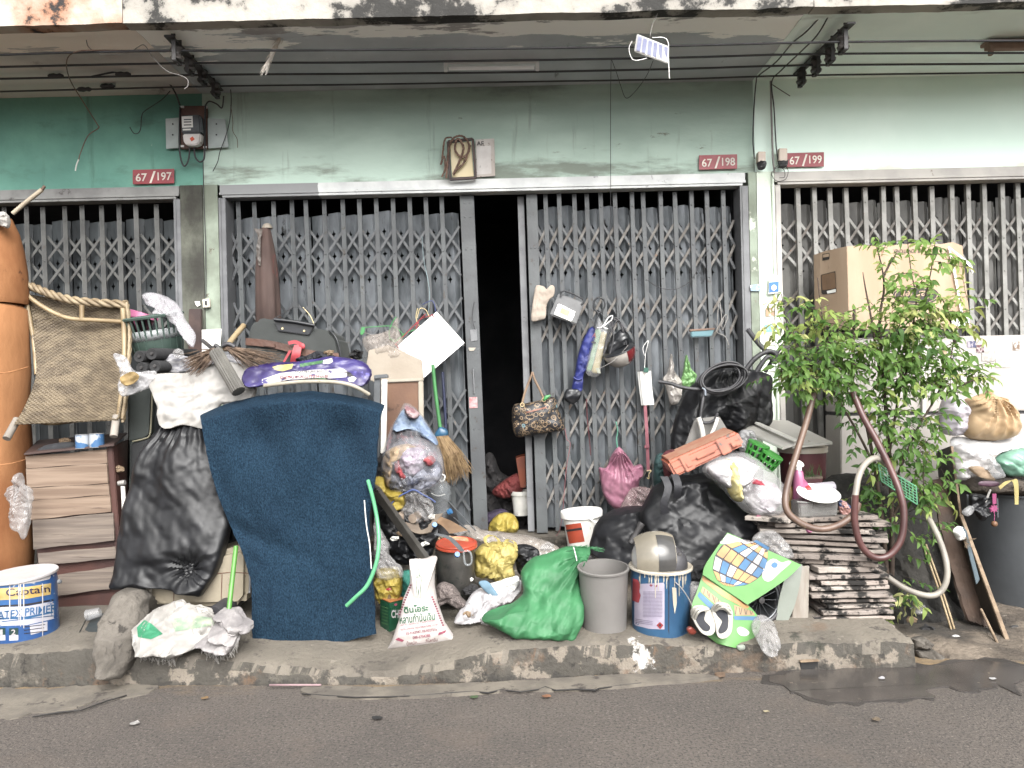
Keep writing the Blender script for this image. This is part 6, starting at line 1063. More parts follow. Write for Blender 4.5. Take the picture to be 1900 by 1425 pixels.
part(t, 'string', wire([(1196, 684), (1198, 655), (1203, 632), (1193, 645), (1196, 660)], .002, 5.38), WHC)
t = thing('pink_strap', 'pink webbing strap with a yellow hook hanging below the glove', 'strap', P(1203, 890, 5.37)); part(t, 'webbing', sheet(([(1194, 752), (1197, 800), (1200, 874)], [(1200, 752), (1203, 800), (1206, 874)]), 5.375, .003, n=4, m=14), mat('pink_webbing', (196, 120, 132), (170, 98, 110), rough=.8)); part(t, 'slider', slab([(1196, 826), (1205, 825), (1205, 831), (1196, 832)], 5.36, .01, .002), mat('pink_webbing', (196, 120, 132))); part(t, 'hook', wire([(1200, 874), (1208, 873), (1204, 880), (1204, 888), (1200, 886)], .0035, 5.36), M_gold)
bag('carrier_bag', 'pale carrier bag hung thin on the right leaf', 'plastic bag', [(1244, 656), (1248, 670), (1251, 690), (1262, 705), (1264, 730), (1258, 748), (1244, 750), (1236, 722), (1229, 704), (1238, 690)], 5.36, .05, film('beige_film', (212, 204, 196), .7), cr=.014, cf=20, seed=46, tie=(1245, 658))
bag('carrier_bag', 'light green carrier bag hung on the right leaf', 'plastic bag', [(1272, 659), (1277, 670), (1282, 685), (1291, 698), (1284, 716), (1268, 724), (1262, 712), (1267, 690)], 5.36, .04, mat('lime_film', (158, 214, 136), (134, 190, 112), rough=.4, bump=.4, bs=14), cr=.014, cf=20, seed=47, tie=(1272, 660))
t = thing('blue_squeegee', 'pale blue squeegee stuck in the right leaf', 'squeegee', P(1303, 626, 5.38)); part(t, 'blade', slab([(1281, 614), (1326, 611), (1320, 624), (1283, 626)], 5.38, .03, .006), plastic('dull_blue', (112, 164, 176))); part(t, 'edge', slab([(1280, 611), (1327, 608), (1326, 612), (1280, 615)], 5.375, .035, .003), BRN)
solo('white_wire', 'tangle of stiff white wire tied on the right leaf', 'wire', wire([(1330, 616), (1332, 580), (1334, 552), (1338, 580), (1340, 612), (1346, 600), (1350, 590), (1346, 584), (1336, 600), (1330, 616), (1345, 624), (1352, 640)], .0028, 5.37), GRY)
solo('hanging_wire', 'grey wire drooping between the bars of the right leaf', 'wire', wire([(1202, 520), (1220, 532), (1250, 537), (1280, 522), (1300, 490), (1314, 464)], .003, 5.41), BLK); solo('pink_string', 'pink string hanging from the handbag to the floor', 'string', wire([(1048, 795), (1052, 815), (1058, 824), (1052, 860), (1048, 900), (1044, 950), (1038, 985), (1026, 1000)], .002, 5.38), mat('pink_string', (196, 110, 116))); solo('red_rope', 'dark red knotted string hanging behind the handbag', 'string', wire([(1088, 740), (1090, 780), (1094, 820), (1096, 845)], .004, 5.40), mat('maroon', (112, 40, 48)))
t = thing('pink_bag', 'pink carrier bag hanging from a green string on the gate', 'plastic bag', P(1152, 946, 5.3)); PKF = mat('pink_film', (214, 146, 170), (190, 122, 148), sc_=6, rough=.35, bump=.4, bs=10, bd=.02, alpha=.92, ntype='RIDGED_MULTIFRACTAL')
part(t, 'body', pillow([(1146, 830), (1152, 832), (1168, 852), (1176, 864), (1190, 862), (1193, 880), (1186, 892), (1180, 925), (1160, 944), (1140, 944), (1120, 920), (1112, 880), (1111, 868), (1124, 868), (1134, 845)], 5.32, .09, n=130, rings=22, cr=.012, cf=9, seed=48, tie=(1146, 832), pleat=.03, pk=30), PKF); part(t, 'string', wire([(1143, 782), (1146, 800), (1144, 815), (1146, 832)], .005, 5.36), mat('string_green', (110, 190, 160)))
bag('clear_bag', 'mauve tinted clear bag leaning below the pink bag', 'plastic bag', [(1150, 945), (1165, 915), (1180, 904), (1214, 908), (1216, 916), (1206, 942), (1170, 950)], 5.1, .05, film('mauve_film', (176, 150, 150), .6), cr=.02, cf=16, seed=49)
# ================================================================ the heap, right part
# blue paint pail with a helmet in it
p0 = onfloor(1225, 1183); dp = p0.y+.14; t = thing('blue_pail', 'paint splashed blue metal pail on the kerb', 'pail', p0)
M_bp = mat('pail_blue', (62, 112, 156), (46, 90, 132), sc_=4, rough=.35, bump=.1, c3=(170, 186, 196), s3=15, t3=.66); stain_or_shade(M_bp, (150, 162, 168), axis=2, a=.45, b=.12, scale=5, thr=.68, wt=.22, soft=.3, fac=.7)
body, c_, ax_, h = pail(t, 1226, 1184, 1050, .143, .150, dp, M_bp, tilt=(.015, -.03), ribs=((.82, .003, 1),), rim=.006); M_ev = mat('paint_cream', (226, 216, 198), (206, 194, 172), rough=.5)
part(t, 'rim', MB().lathe(c_+ax_*(h-.006), [(.150, 0), (.160, .002), (.161, .012), (.156, .016), (.149, .012)], 44, ax_, jit=lambda q, h_: .008*noise.noise((math.cos(q)*6, math.sin(q)*6, h_*40))).mesh(smooth=True, ang=1), M_ev); part(t, 'bottom_rim', MB().lathe(c_, [(.143, 0), (.147, .001), (.147, .007), (.143, .008)], 44, ax_).mesh(smooth=True), M_ev)
M_lv = mat('label_lilac', (206, 196, 216), (190, 180, 204), sc_=14, rough=.5, bump=0); dq = p0.y
lab = [(1177, 1084), (1233, 1081), (1233, 1168), (1205, 1167), (1177, 1160)]; patch(t, 'label', lab, dq, M_lv, body); patch(t, 'red_label', [(1174, 1073), (1184, 1076), (1188, 1085), (1186, 1098), (1189, 1104), (1185, 1119), (1173, 1114)], dq, mat('label_red', (196, 66, 76)), body, off=.003, n=8)
PL = mat('print_lilac', (150, 140, 168), rough=.6)
for k in range(19): patch(t, 'print_line', [(1192, 1098+k*2.55), (1230, 1097.4+k*2.55), (1230, 1098.4+k*2.55), (1192, 1099+k*2.55)], dq, PL, body, off=.0028, n=4)
for k in range(3): patch(t, 'print_line', [(1178, 1148+k*3), (1212, 1153+k*3), (1212, 1154+k*3), (1178, 1149+k*3)], dq, PL, body, off=.0028, n=4)
patch(t, 'hazard_diamond', [(1218, 1160), (1224.5, 1154), (1231, 1160.5), (1225, 1167.5)], dq, mat('hazard_red', (180, 52, 58)), body, off=.003, n=5); patch(t, 'hazard_mark', [(1223, 1158), (1226, 1158), (1226.5, 1162), (1222.5, 1162)], dq, KP, body, off=.004, n=4)
for (x, y) in ((1208, 1086), (1217, 1087)): patch(t, 'hazard_diamond', [(x-3, y), (x, y-3), (x+3, y), (x, y+3)], dq, PP, body, off=.003, n=4)
R = random.Random(11)
for k in range(26):
    x = 1178+R.random()*96; y = 1060+R.random()*12; l = R.choice([8, 14, 22, 30, 44]) if k < 20 else 14; w_ = R.uniform(.6, 1.7); patch(t, 'paint_drip', [(x-w_, y), (x+w_, y), (x+w_*.6, y+l), (x-w_*.4, y+l+2)], dq, M_ev, body, off=.0035, n=5)
patch(t, 'paint_drip', [(1247, 1090), (1255, 1090), (1256, 1120), (1252, 1140), (1249, 1120)], dq, M_ev, body, off=.003, n=6); patch(t, 'seam', [(1240.5, 1062), (1242, 1062), (1241.5, 1178), (1240, 1178)], dq, KP, body, off=.002, n=6)
part(t, 'ear', MB().lathe(P(1251, 1079, dq-.0), [(.004, 0), (.015, .002), (.016, .012), (.012, .03)], 16, (-.2, 1, 0)).mesh(smooth=True, ang=.8), M_ev); part(t, 'wire_handle', wire([(1253, 1080, dq-.02), (1265, 1092, dq-.03), (1276, 1108, dq-.02), (1284, 1124, dq)], .0028), GRY)
t = thing('full_face_helmet', 'white helmet with grey visor sitting in the blue pail', 'helmet', P(1222, 1058, dp)); hcn = P(1216, 1035, dp); rr = .122
part(t, 'shell', MB().ball(hcn, rr, 36, 20, (1, 1, .98)).mesh(smooth=True), plastic('helmet_white2', (226, 224, 222), rough=.2, t3=.75))
VS = mat('visor_clear', (176, 166, 146), (150, 142, 126), sc_=6, rough=.12, bump=.05, alpha=.9); VD = mat('visor_dark', (92, 90, 88), (70, 70, 70), rough=.1, bump=.03)
def arc(a0, a1, e0, e1, r, m_, n_=24):
    rows = [[hcn+Vector((x*r, -math.sqrt(1-x*x*.7)*math.cos(e)*r, math.sqrt(1-x*x*.7)*math.sin(e)*r)) for x in np.linspace(a0, a1, n_)] for e in np.linspace(e1, e0, 20)]; bb = MB(); bb.grid(rows, .003); return bb.mesh(smooth=True, ang=1)
part(t, 'visor', arc(-.8, .62, -.45, 1.55, rr*1.13, None), VS); part(t, 'dark_strip', arc(-.05, .58, -.4, 1.15, rr*1.155, None), VD); part(t, 'opening', MB().ball(hcn+Vector((.075, -.045, -.025)), .086, 24, 14, (.9, .9, 1.05)).mesh(smooth=True), BLK); part(t, 'hinge', MB().lathe(P(1262, 1030, dp-.10), [(.002, 0), (.012, .001), (.013, .01)], 12, (-.4, 1, 0)), BLKM); part(t, 'strap_tag', slab([(1257, 1046), (1262, 1040), (1265, 1043), (1260, 1053)], dp-.10, .004, .001), mat('tag_pink', (214, 160, 146)))
# black bags
def black(label, out, d, th, seed, cr=.034, cf=5, **k): return bag('black_sack', label, 'rubbish bag', out, d, th, BAGK, cr=cr, cf=cf, seed=seed, n=200, rings=56, power=.34, shp=1.2, **k)
solo('black_sack', 'big black bag heap in front of the orange toolbox', 'rubbish bag', tubebag([(1262, 884), (1228, 893), (1206, 915), (1192, 950), (1196, 985), (1225, 1015), (1268, 1048), (1296, 1082)], [(1300, 876), (1338, 888), (1360, 918), (1396, 946), (1413, 970), (1396, 992), (1362, 1012), (1308, 1084)], (4.66, 4.22), .15, cr=.036, cf=3.8, seed=51), BAGK)
solo('black_sack', 'black bag behind the grey bin', 'rubbish bag', tubebag([(1140, 944), (1110, 966), (1098, 990), (1097, 1025), (1128, 1042)], [(1196, 938), (1228, 962), (1226, 1000), (1202, 1030), (1166, 1046)], (4.78, 4.42), .13, n=130, m=80, cr=.030, cf=4.5, seed=52), BAGK)
black('black bag draped under the cable coil by the gate', [(1270, 730), (1300, 705), (1335, 680), (1385, 686), (1427, 700), (1429, 740), (1424, 790), (1360, 800), (1305, 800), (1268, 845), (1244, 836), (1252, 775)], (4.98, 4.85), .13, 53, tie=(1345, 680), pleat=.015)
for k, (pts, l) in enumerate((([(1232, 884), (1240, 905), (1232, 935), (1236, 958)], 'left'), ([(1252, 880), (1258, 900), (1256, 925)], 'right'))):
    solo('bag_strap', l+' black webbing strap on the black bag heap', 'strap', sheet(([(x-7, y) for x, y in pts], [(x+7, y) for x, y in pts]), lambda u, v: 4.38-.05*math.sin(3*v), .006, n=6, m=20), mat('webbing_black', (58, 58, 64), (46, 46, 52), rough=.7, bump=.3, bs=120), 'black webbing straps')
solo('torch', 'grey tube lying among the black bags', 'tube', MB().lathe(P(1170, 1008, 4.35), [(.004, 0), (.016, .002), (.016, .1), (.020, .11), (.020, .13), (.004, .132)], 16, (.5, .1, .8)).mesh(smooth=True, ang=.7), BLKM)
bb = MB(); R = random.Random(9)
lo = []
rx_, ry_, ox_ = 42, 27, 0
for k in range(9):
    r1, r2, o1 = 42+R.uniform(-9, 6), 27+R.uniform(-7, 5), R.uniform(-5, 5)
    for a in range(0, 40): an = a/40*6.28319; u = a/40; lo.append(P(1341+(rx_+(r1-rx_)*u)*math.cos(an)+ox_+(o1-ox_)*u, 702-(ry_+(r2-ry_)*u)*math.sin(an)-7*math.cos(an), 4.80-.011*k+.03*math.sin(an)))
    rx_, ry_, ox_ = r1, r2, o1
t = thing('cable_coil', 'thick black cable coiled on top of the black bag', 'cable coil', P(1341, 735, 4.78)); part(t, 'coil', bb.tube(lo, .0072, 7).mesh(smooth=True, ang=1.2), BLK)
part(t, 'tail', wire([(1318, 722, 4.75), (1290, 722, 4.75), (1262, 718, 4.76), (1245, 712, 4.78), (1222, 708, 4.8)], .012), BLK); part(t, 'tail', wire([(1308, 722, 4.7), (1303, 750, 4.66), (1300, 775, 4.65), (1308, 785, 4.64), (1325, 780, 4.66), (1331, 768, 4.7)], .010), BLK); part(t, 'tie', wire([(1303, 720), (1308, 724), (1309, 734)], .006, 4.66), plastic('tie_pale', (190, 200, 214)))
t = thing('black_tubing', 'bent black tubing and handle behind the cable coil', 'tubing', P(1410, 690, 4.9)); part(t, 'loop', wire([(1380, 692), (1400, 666), (1425, 652), (1440, 658), (1438, 672), (1425, 662), (1410, 680), (1398, 700)], .016, 4.92, n=10), BLK); part(t, 'handle', wire([(1388, 612, 5.1), (1410, 640, 5.0), (1432, 660, 4.95), (1456, 672, 4.92)], .016, n=10), BLK); part(t, 'stay', wire([(1452, 640, 5.0), (1438, 660, 5.0), (1420, 690, 4.98)], .012), BLK)
# toolbox
TO = plastic('toolbox_orange', (222, 118, 82), rough=.45, t3=.6); DUST = mat('dusty_orange', (206, 160, 132), (196, 128, 98), sc_=9, rough=.8)
A_, B_, C_, D_ = P(1238, 858, 4.42), P(1369, 800, 4.36), P(1383, 826, 4.33), P(1254, 886, 4.38); back = P(1347, 791, 4.56)-B_
t = thing('toolbox', 'dusty orange plastic toolbox lying across the bags', 'toolbox', D_); bb = MB(); bb.prism([A_, B_, C_, D_], back); part(t, 'body', bb.mesh(bev=.014), TO); nrm = (C_-D_).cross(A_-D_).normalized(); nrm = nrm if nrm.y < 0 else -nrm
def onbox(u0, u1, v0, v1, pr, nm, m_=TO, bv=.004):
    f = lambda u, v: A_.lerp(B_, u).lerp(D_.lerp(C_, u), v); bb = MB(); bb.prism([f(u0, v0)+nrm*pr, f(u1, v0)+nrm*pr, f(u1, v1)+nrm*pr, f(u0, v1)+nrm*pr], -nrm*(pr+.004)); return part(t, nm, bb.mesh(bev=bv), m_)
for u in (.16, .68): onbox(u, u+.13, -.02, 1.02, .014, 'raised_band')
onbox(.02, .98, .46, .54, .006, 'lip'); onbox(.36, .62, .42, .62, .018, 'grip')
for u in (.20, .84): onbox(u, u+.07, .52, .84, .022, 'latch')
bb = MB(); up = (A_-D_).normalized()*.002; bb.prism([A_+up+back*.1+(B_-A_)*.04, B_+up+back*.1-(B_-A_)*.04, B_+up+back*.9-(B_-A_)*.04, A_+up+back*.9+(B_-A_)*.04], up*1.5); part(t, 'dusty_lid_panel', bb.mesh(bev=.001), DUST)
bag('folded_cloth', 'dark red cloth behind the left end of the toolbox', 'cloth', [(1228, 845), (1245, 835), (1262, 845), (1250, 870), (1235, 890), (1230, 870)], 4.6, .05, mat('crimson_cloth', (120, 36, 46), rough=.8), cr=.02, cf=12, seed=54); bag('folded_cloth', 'dark teal cloth between gate and toolbox', 'cloth', [(1215, 850), (1232, 845), (1238, 885), (1228, 905), (1212, 900)], 4.75, .05, mat('deep_teal', (36, 78, 78), rough=.8), cr=.02, cf=12, seed=55)
t = thing('white_stool', 'grey white plastic stool sticking out behind the toolbox', 'stool', P(1310, 830, 4.6)); part(t, 'panel', slab([(1272, 826), (1290, 778), (1335, 772), (1352, 800), (1346, 825)], 4.68, .03, .006), plastic('stool_grey', (176, 172, 166))); part(t, 'leg', wire([(1296, 775), (1302, 795), (1306, 822)], .016, 4.62, n=8), WHT); part(t, 'leg', wire([(1332, 775), (1325, 795), (1318, 810)], .011, 4.62, n=8), WHT)
stuffed('bulging clear bag of white packaging in front of the green cups', [(1302, 872), (1328, 846), (1375, 838), (1410, 858), (1440, 888), (1458, 912), (1456, 938), (1432, 958), (1392, 955), (1362, 932), (1330, 900)],
    [('foam_packaging', 'white foam inside the bulging clear bag', [(1310, 872), (1335, 852), (1372, 848), (1400, 868), (1380, 900), (1350, 905)], (240, 236, 236), (226, 220, 224), -.02), ('yellow_cloth', 'yellow cloth inside the bulging clear bag', [(1342, 858), (1352, 850), (1362, 868), (1366, 905), (1372, 930), (1358, 926), (1348, 900)], (240, 226, 156), (226, 208, 130), -.06), ('foam_packaging', 'white bundle at the lower right of the bulging clear bag', [(1372, 905), (1400, 890), (1430, 895), (1448, 920), (1430, 948), (1398, 948)], (238, 232, 236), (224, 214, 222), -.03), ('red_wrapper', 'small red wrapper inside the bulging clear bag', [(1388, 888), (1404, 892), (1410, 900), (1396, 898)], (226, 90, 110), (206, 66, 88), -.09)], (4.42, 4.25), .14, 56, m=film('packaging_film', (232, 228, 230), .3, rough=.12))
def cup(label, px, py, d, r, hgt, ax_, m):
    c_ = P(px, py, d); ax_ = Vector(ax_).normalized(); t = thing('basket_cup', label, 'basket', c_, 'green slotted cups'); a_ = ax_.orthogonal().normalized(); b_ = ax_.cross(a_)
    for h_, s in ((0, .8), (.5, .9), (1, 1)): part(t, 'ring', MB().lathe(c_+ax_*(hgt*h_-.005), [(r*s, 0), (r*s+.004, .001), (r*s+.004, .011), (r*s, .012)], 24, ax_).mesh(smooth=True, ang=.8), m)
    for k in range(12):
        o_ = a_*math.cos(k*.5236)+b_*math.sin(k*.5236); part(t, 'slat', bar(c_+o_*(r*.8+.002), c_+ax_*hgt+o_*(r+.002), .010, .004, up=ax_.cross(o_), bev=0), m)
    part(t, 'bottom', MB().lathe(c_, [(.004, 0), (r*.8, 0), (r*.8, .004), (.004, .004)], 24, ax_), m)
GC = plastic('cup_green', (92, 204, 84), t3=.8); cup('upper left green slotted plastic cup beside the white boards', 1398, 848, 4.6, .062, .085, (.35, -.2, .9), GC); cup('lower right green slotted plastic cup beside the maroon bucket', 1419, 866, 4.55, .062, .085, (.45, -.3, .85), GC)
bag('plastic_bag', 'white crumpled bag behind the green cups', 'plastic bag', [(1372, 802), (1395, 800), (1402, 825), (1390, 845), (1370, 835)], 4.7, .05, BAGW, cr=.016, cf=18, seed=57)
# maroon bucket with white boards on top
MR = plastic('maroon', (136, 44, 60), rough=.4, t3=.66); t = thing('maroon_bucket', 'maroon bucket with a white rim under the white boards', 'bucket', P(1491, 920, 4.8)); body, c_, ax_, h = pail(t, 1491, 925, 828, .128, .142, 4.85, MR); part(t, 'white_rim', MB().lathe(c_+ax_*(h-.035), [(.142, 0), (.150, .001), (.151, .034), (.142, .037)], 40, ax_).mesh(smooth=True, ang=.6), M_ev)
WBD = mat('painted_board', (246, 243, 236), (226, 221, 212), sc_=4, rough=.6, c3=(130, 118, 104), s3=12, t3=.64)
def board(label, q, dd, th=.016, m=WBD): bb = MB(); bb.prism([P(*a, b_) for a, b_ in zip(q, dd)], (0, 0, -th)); return solo('white_plank', label, 'board', bb.mesh(bev=.002), m, 'white boards on the maroon bucket')
board('upper broad white board on the maroon bucket', [(1412, 778), (1462, 780), (1545, 820), (1470, 828)], [5.02, 5.02, 4.7, 4.62]); board('lower white board sticking out to the left of the maroon bucket', [(1358, 786), (1410, 783), (1478, 822), (1452, 830)], [4.85, 4.9, 4.6, 4.55])
t = thing('shelf_rail', 'narrow white shelf rail lying on the white boards', 'rail', P(1440, 805, 4.7)); part(t, 'rail', bar(P(1402, 784, 4.84), P(1478, 818, 4.56), .012, .035, up=(0, 0, 1)), WHT); part(t, 'end_bracket', slab([(1397, 778), (1400, 774), (1404, 776), (1406, 790), (1399, 789)], 4.84, .02, .003), WHT)
# spray bottle, tub, plates
KPN = plastic('bottle_pink', (226, 120, 172), rough=.3, t3=.85); t = thing('spray_bottle', 'pink spray bottle with white trigger on the tile stack', 'spray bottle', P(1486, 952, 4.3)); body = part(t, 'bottle', pillow([(1476, 872), (1488, 872), (1490, 885), (1499, 898), (1502, 915), (1502, 950), (1473, 950), (1473, 900)], 4.3, .035, n=70, rings=12, cr=0, power=.4, back=1), KPN)
part(t, 'collar', MB().lathe(P(1482, 873, 4.3), [(.016, 0), (.016, .025), (.012, .026)], 18).mesh(smooth=True, ang=.7), WHC); part(t, 'trigger_head', slab([(1466, 862), (1470, 856), (1484, 854), (1492, 860), (1493, 866), (1484, 868), (1476, 866), (1472, 878), (1469, 878), (1470, 866)], 4.285, .03, .005), WHC); patch(t, 'label', [(1480, 905), (1498, 905), (1499, 926), (1480, 928)], 4.28, mat('label_pinkish', (240, 190, 210), (226, 130, 170), sc_=60, bump=0), body)
part(None, 'amber_bottle', MB().lathe(P(1468, 948, 4.36), [(.002, 0), (.026, .002), (.027, .07), (.02, .11), (.012, .125), (.012, .14)], 20).mesh(smooth=True, ang=.8), mat('amber_plastic', (196, 150, 70), rough=.2, bump=.05)); tag(sc.objects['amber_bottle'], 'amber bottle half hidden behind the pink spray bottle', 'bottle')
TUB = mat('tub_clear', (186, 184, 180), (170, 168, 164), rough=.15, alpha=.62, bump=.1); t = thing('food_tub', 'clear rectangular food tub on the tile stack', 'tub', P(1518, 960, 4.15)); bb = MB(); bb.prism([P(1482, 932, 4.14), P(1556, 929, 4.14), P(1554, 958, 4.14), P(1484, 961, 4.14)], (0, .13, .0)); part(t, 'tub', bb.mesh(bev=.008), TUB); part(t, 'rim', wire([(1479, 931), (1518, 933), (1558, 928)], .0045, 4.135), TUB)
t = thing('white_plate', 'white oval plastic plate lying on the clear tub', 'plate', P(1518, 930, 4.15)); part(t, 'plate', MB().lathe(P(1518, 921, 4.2), [(.004, 0), (.075, .002), (.112, .018), (.114, .021), (.075, .006), (.004, .004)], 44, (.02, -.34, .94)).mesh(smooth=True, ang=.9), WHC)
t = thing('plastic_jar', 'pale plastic jar with a red lid lying behind the plate', 'jar', P(1530, 915, 4.3)); part(t, 'jar', MB().lathe(P(1503, 908, 4.3), [(.004, 0), (.030, .003), (.032, .02), (.032, .14), (.004, .142)], 22, (1, .15, .05)).mesh(smooth=True, ang=.7), plastic('jar_pale', (206, 200, 212), t3=.9)); part(t, 'lid', MB().lathe(P(1492, 912, 4.28), [(.004, 0), (.032, .002), (.034, .03), (.004, .032)], 22, (.9, .3, .1), jit=lambda q, h_: .02*math.cos(q*20)).mesh(smooth=True, ang=.9), plastic('lid_red', (222, 66, 70), t3=.9))
t = thing('seedling_pot', 'small square pot of seedlings in front of the maroon bucket', 'plant pot', P(1508, 902, 4.55)); part(t, 'pot', slab([(1490, 888), (1528, 886), (1524, 905), (1494, 906)], 4.52, .1, .006), MR); part(t, 'soil', slab([(1491, 886), (1527, 884), (1527, 888), (1491, 890)], 4.525, .09, .001), M_dirt); LFS = mat('seedling_green', (104, 140, 78), (76, 112, 54), rough=.6); bb = MB(); R = random.Random(4)
for k in range(22): x = R.uniform(1494, 1525); y1 = 886-R.uniform(6, 28); dq_ = 4.53+R.uniform(0, .06); bb.tube([P(x, 887, dq_), P(x+R.uniform(-3, 3), (887+y1)/2, dq_), P(x+R.uniform(-7, 7), y1, dq_-.01)], .0018, 4, rs=[.0018, .0022, .0006])
part(t, 'seedlings', bb.mesh(), LFS)['kind'] = 'stuff'
bag('foil_packet', 'blue and pink food packet beside the clear tub', 'packet', [(1555, 928), (1566, 930), (1580, 945), (1578, 955), (1562, 958), (1556, 945)], 4.2, .02, mat('packet', (52, 72, 120), (206, 150, 140), sc_=18, rough=.35, lo=.48, hi=.52), cr=.008, cf=24, seed=58)
# stack of stone tiles
TL = [mat('mouldy_tile_%d' % k, c1, c2, sc_=5, rough=.9, bump=.7, bs=26, c3=(40, 36, 32), s3=8, t3=.5, bd=.012) for k, (c1, c2) in enumerate((((206, 190, 178), (180, 164, 152)), ((190, 176, 166), (160, 146, 136)), ((214, 202, 190), (188, 172, 160))))]
t = thing('tile_stack', 'tall stack of mouldy stone tiles carrying bottles and tub', 'tile stack', onfloor(1580, 1180)); R = random.Random(21)
def tile(cx, cy, cz, w_, dp_, th_, rz, k):
    bb = MB(); n_ = 16; c, s = math.cos(rz), math.sin(rz); per = []
    for (x0, y0, x1, y1) in ((-1, -1, 1, -1), (1, -1, 1, 1), (1, 1, -1, 1), (-1, 1, -1, -1)):
        for i in range(n_): u = i/n_; per.append((x0+(x1-x0)*u, y0+(y1-y0)*u))
    pts = []
    for (x, y) in per:
        j = 1-.022*abs(noise.noise((x*3+k*7, y*3, k*1.3)))-.03*max(0, noise.noise((x*6+k, y*6, k*2.1))); X_, Y_ = x*w_/2*j, y*dp_/2*j; pts.append(Vector((cx+X_*c-Y_*s, cy+X_*s+Y_*c, cz+.004*noise.noise((X_*9, Y_*9, k)))))
    bb.prism(pts, (0, 0, th_)); return part(t, 'tile', bb.mesh(bev=.003, seg=1), TL[k % 3])
base = P(1588, 1180, 4.02); z = base.z; k = 0
zt = P(1588, 1066, 4.02).z; n1 = 11
for i in range(n1):
    z = base.z+(zt-base.z)*i/n1; th_ = R.uniform(.014, .022); tile(base.x+R.uniform(-.03, .03)+(.01 if i == 0 else 0), base.y+.17+R.uniform(-.025, .02), z, .40+R.uniform(-.06, .03), .34, th_, R.uniform(-.05, .05), k); k += 1
tile(P(1577, 1060, 4.05).x, base.y+.2, zt+.002, .36, .34, .03, .05, k); k += 1
zb = zt+.036; ztop = P(1540, 966, 4.15).z; n2 = 7
for i in range(n2):
    z = zb+(ztop-zb)*i/n2; tile(P(1535, 1000, 4.2).x+R.uniform(-.05, .06), 4.30+R.uniform(-.04, .03), z, .58+R.uniform(-.06, .03), .40, R.uniform(.018, .026), -.30+R.uniform(-.16, .2), k); k += 1
for i in range(6): tile(P(1455, 1000, 4.25).x+R.uniform(-.03, .03), 4.42+R.uniform(-.02, .02), zb+.0+(ztop-zb)*(i+.55)/n2, .34, .30, .02, -.55+R.uniform(-.1, .1), k); k += 1
for (x, y, w_, rz) in ((1545, 962, .26, .06), (1440, 962, .24, -.6), (1490, 974, .20, -.55), (1600, 975, .14, .1)): tile(P(x, y, 4.15).x, 4.22, ztop+.002, w_, .2, .022, rz, k); k += 1
# dark soil bank behind the tiles, under the shrub
MOLD = mat('black_soil', (54, 50, 44), (32, 30, 27), sc_=6, rough=.95, bump=1, bs=24, bd=.02, c3=(70, 84, 52), s3=10, t3=.64)
me = pillow([(1520, 900), (1600, 880), (1690, 900), (1730, 980), (1760, 1080), (1790, 1190), (1700, 1200), (1640, 1180), (1520, 1170), (1490, 1050)], (4.75, 4.35), .12, n=110, rings=18, cr=.03, cf=8, seed=60, power=.3); solo('soil_bank', 'bank of dark soil and roots under the shrub', 'soil', me, MOLD)
# hoses
HB = mat('hose_brown', (136, 106, 88), (104, 76, 64), sc_=5, rough=.45, bump=.1, c3=(160, 134, 110), s3=9, t3=.62); HM = mat('hose_maroon', (122, 76, 72), (92, 56, 54), sc_=5, rough=.4, bump=.1); HG = mat('hose_grey', (186, 178, 164), (156, 148, 136), sc_=5, rough=.5, bump=.1)
solo('brown_hose', 'thick brown hose looping over the tile stack and spray bottle', 'hose', wire([(1510, 730, 4.25), (1497, 780, 4.2), (1480, 835, 4.12), (1465, 885, 4.05), (1457, 925, 4.0), (1463, 952, 3.98), (1490, 973, 3.97), (1525, 982, 3.97), (1560, 972, 3.98), (1585, 952, 4.0), (1592, 935, 4.03)], .0175, n=12), HB)
t = thing('coupled_hose', 'brown and white hose hanging in a big loop from the shrub', 'hose', P(1640, 1040, 4.0)); part(t, 'brown_length', wire([(1583, 728, 4.2), (1600, 770, 4.15), (1625, 815, 4.1), (1650, 865, 4.05), (1670, 915, 4.0), (1677, 955, 3.98), (1672, 1000, 3.97), (1650, 1030, 3.97), (1622, 1034, 3.97), (1598, 1012, 3.97), (1586, 970, 3.97), (1587, 918, 3.97)], .0175, n=12), HM); part(t, 'white_length', wire([(1587, 920, 3.97), (1593, 885, 4.0), (1606, 860, 4.04), (1626, 850, 4.08), (1645, 862, 4.12)], .0160, n=12), HG)
solo('grey_hose', 'pale grey hose curving out from behind the tile stack', 'hose', wire([(1600, 1038, 4.2), (1640, 1066, 4.12), (1680, 1092, 4.05), (1720, 1105, 4.0), (1745, 1098, 4.0), (1757, 1072, 4.0), (1754, 1035, 4.03), (1738, 990, 4.1), (1716, 950, 4.2)], .0155, n=12), HG)
t = thing('fly_swatter', 'green plastic mesh swatter hanging in the shrub', 'swatter', P(1670, 935, 4.1)); FS = plastic('mesh_green', (124, 212, 158), t3=.85); q4 = [(1630, 862), (1700, 903), (1702, 936), (1636, 893)]
for k in range(11): u = k/10; a, b_ = Vector(q4[0]).lerp(Vector(q4[1]), u), Vector(q4[3]).lerp(Vector(q4[2]), u); part(t, 'mesh_bar', wire([(a.x, a.y), (b_.x, b_.y)], .0035 if k in (0, 10) else .002, 4.1, n=5), FS)
for k in range(7): u = k/6; a, b_ = Vector(q4[0]).lerp(Vector(q4[3]), u), Vector(q4[1]).lerp(Vector(q4[2]), u); part(t, 'mesh_bar', wire([(a.x, a.y), (b_.x, b_.y)], .0035 if k in (0, 6) else .002, 4.1, n=5), FS)
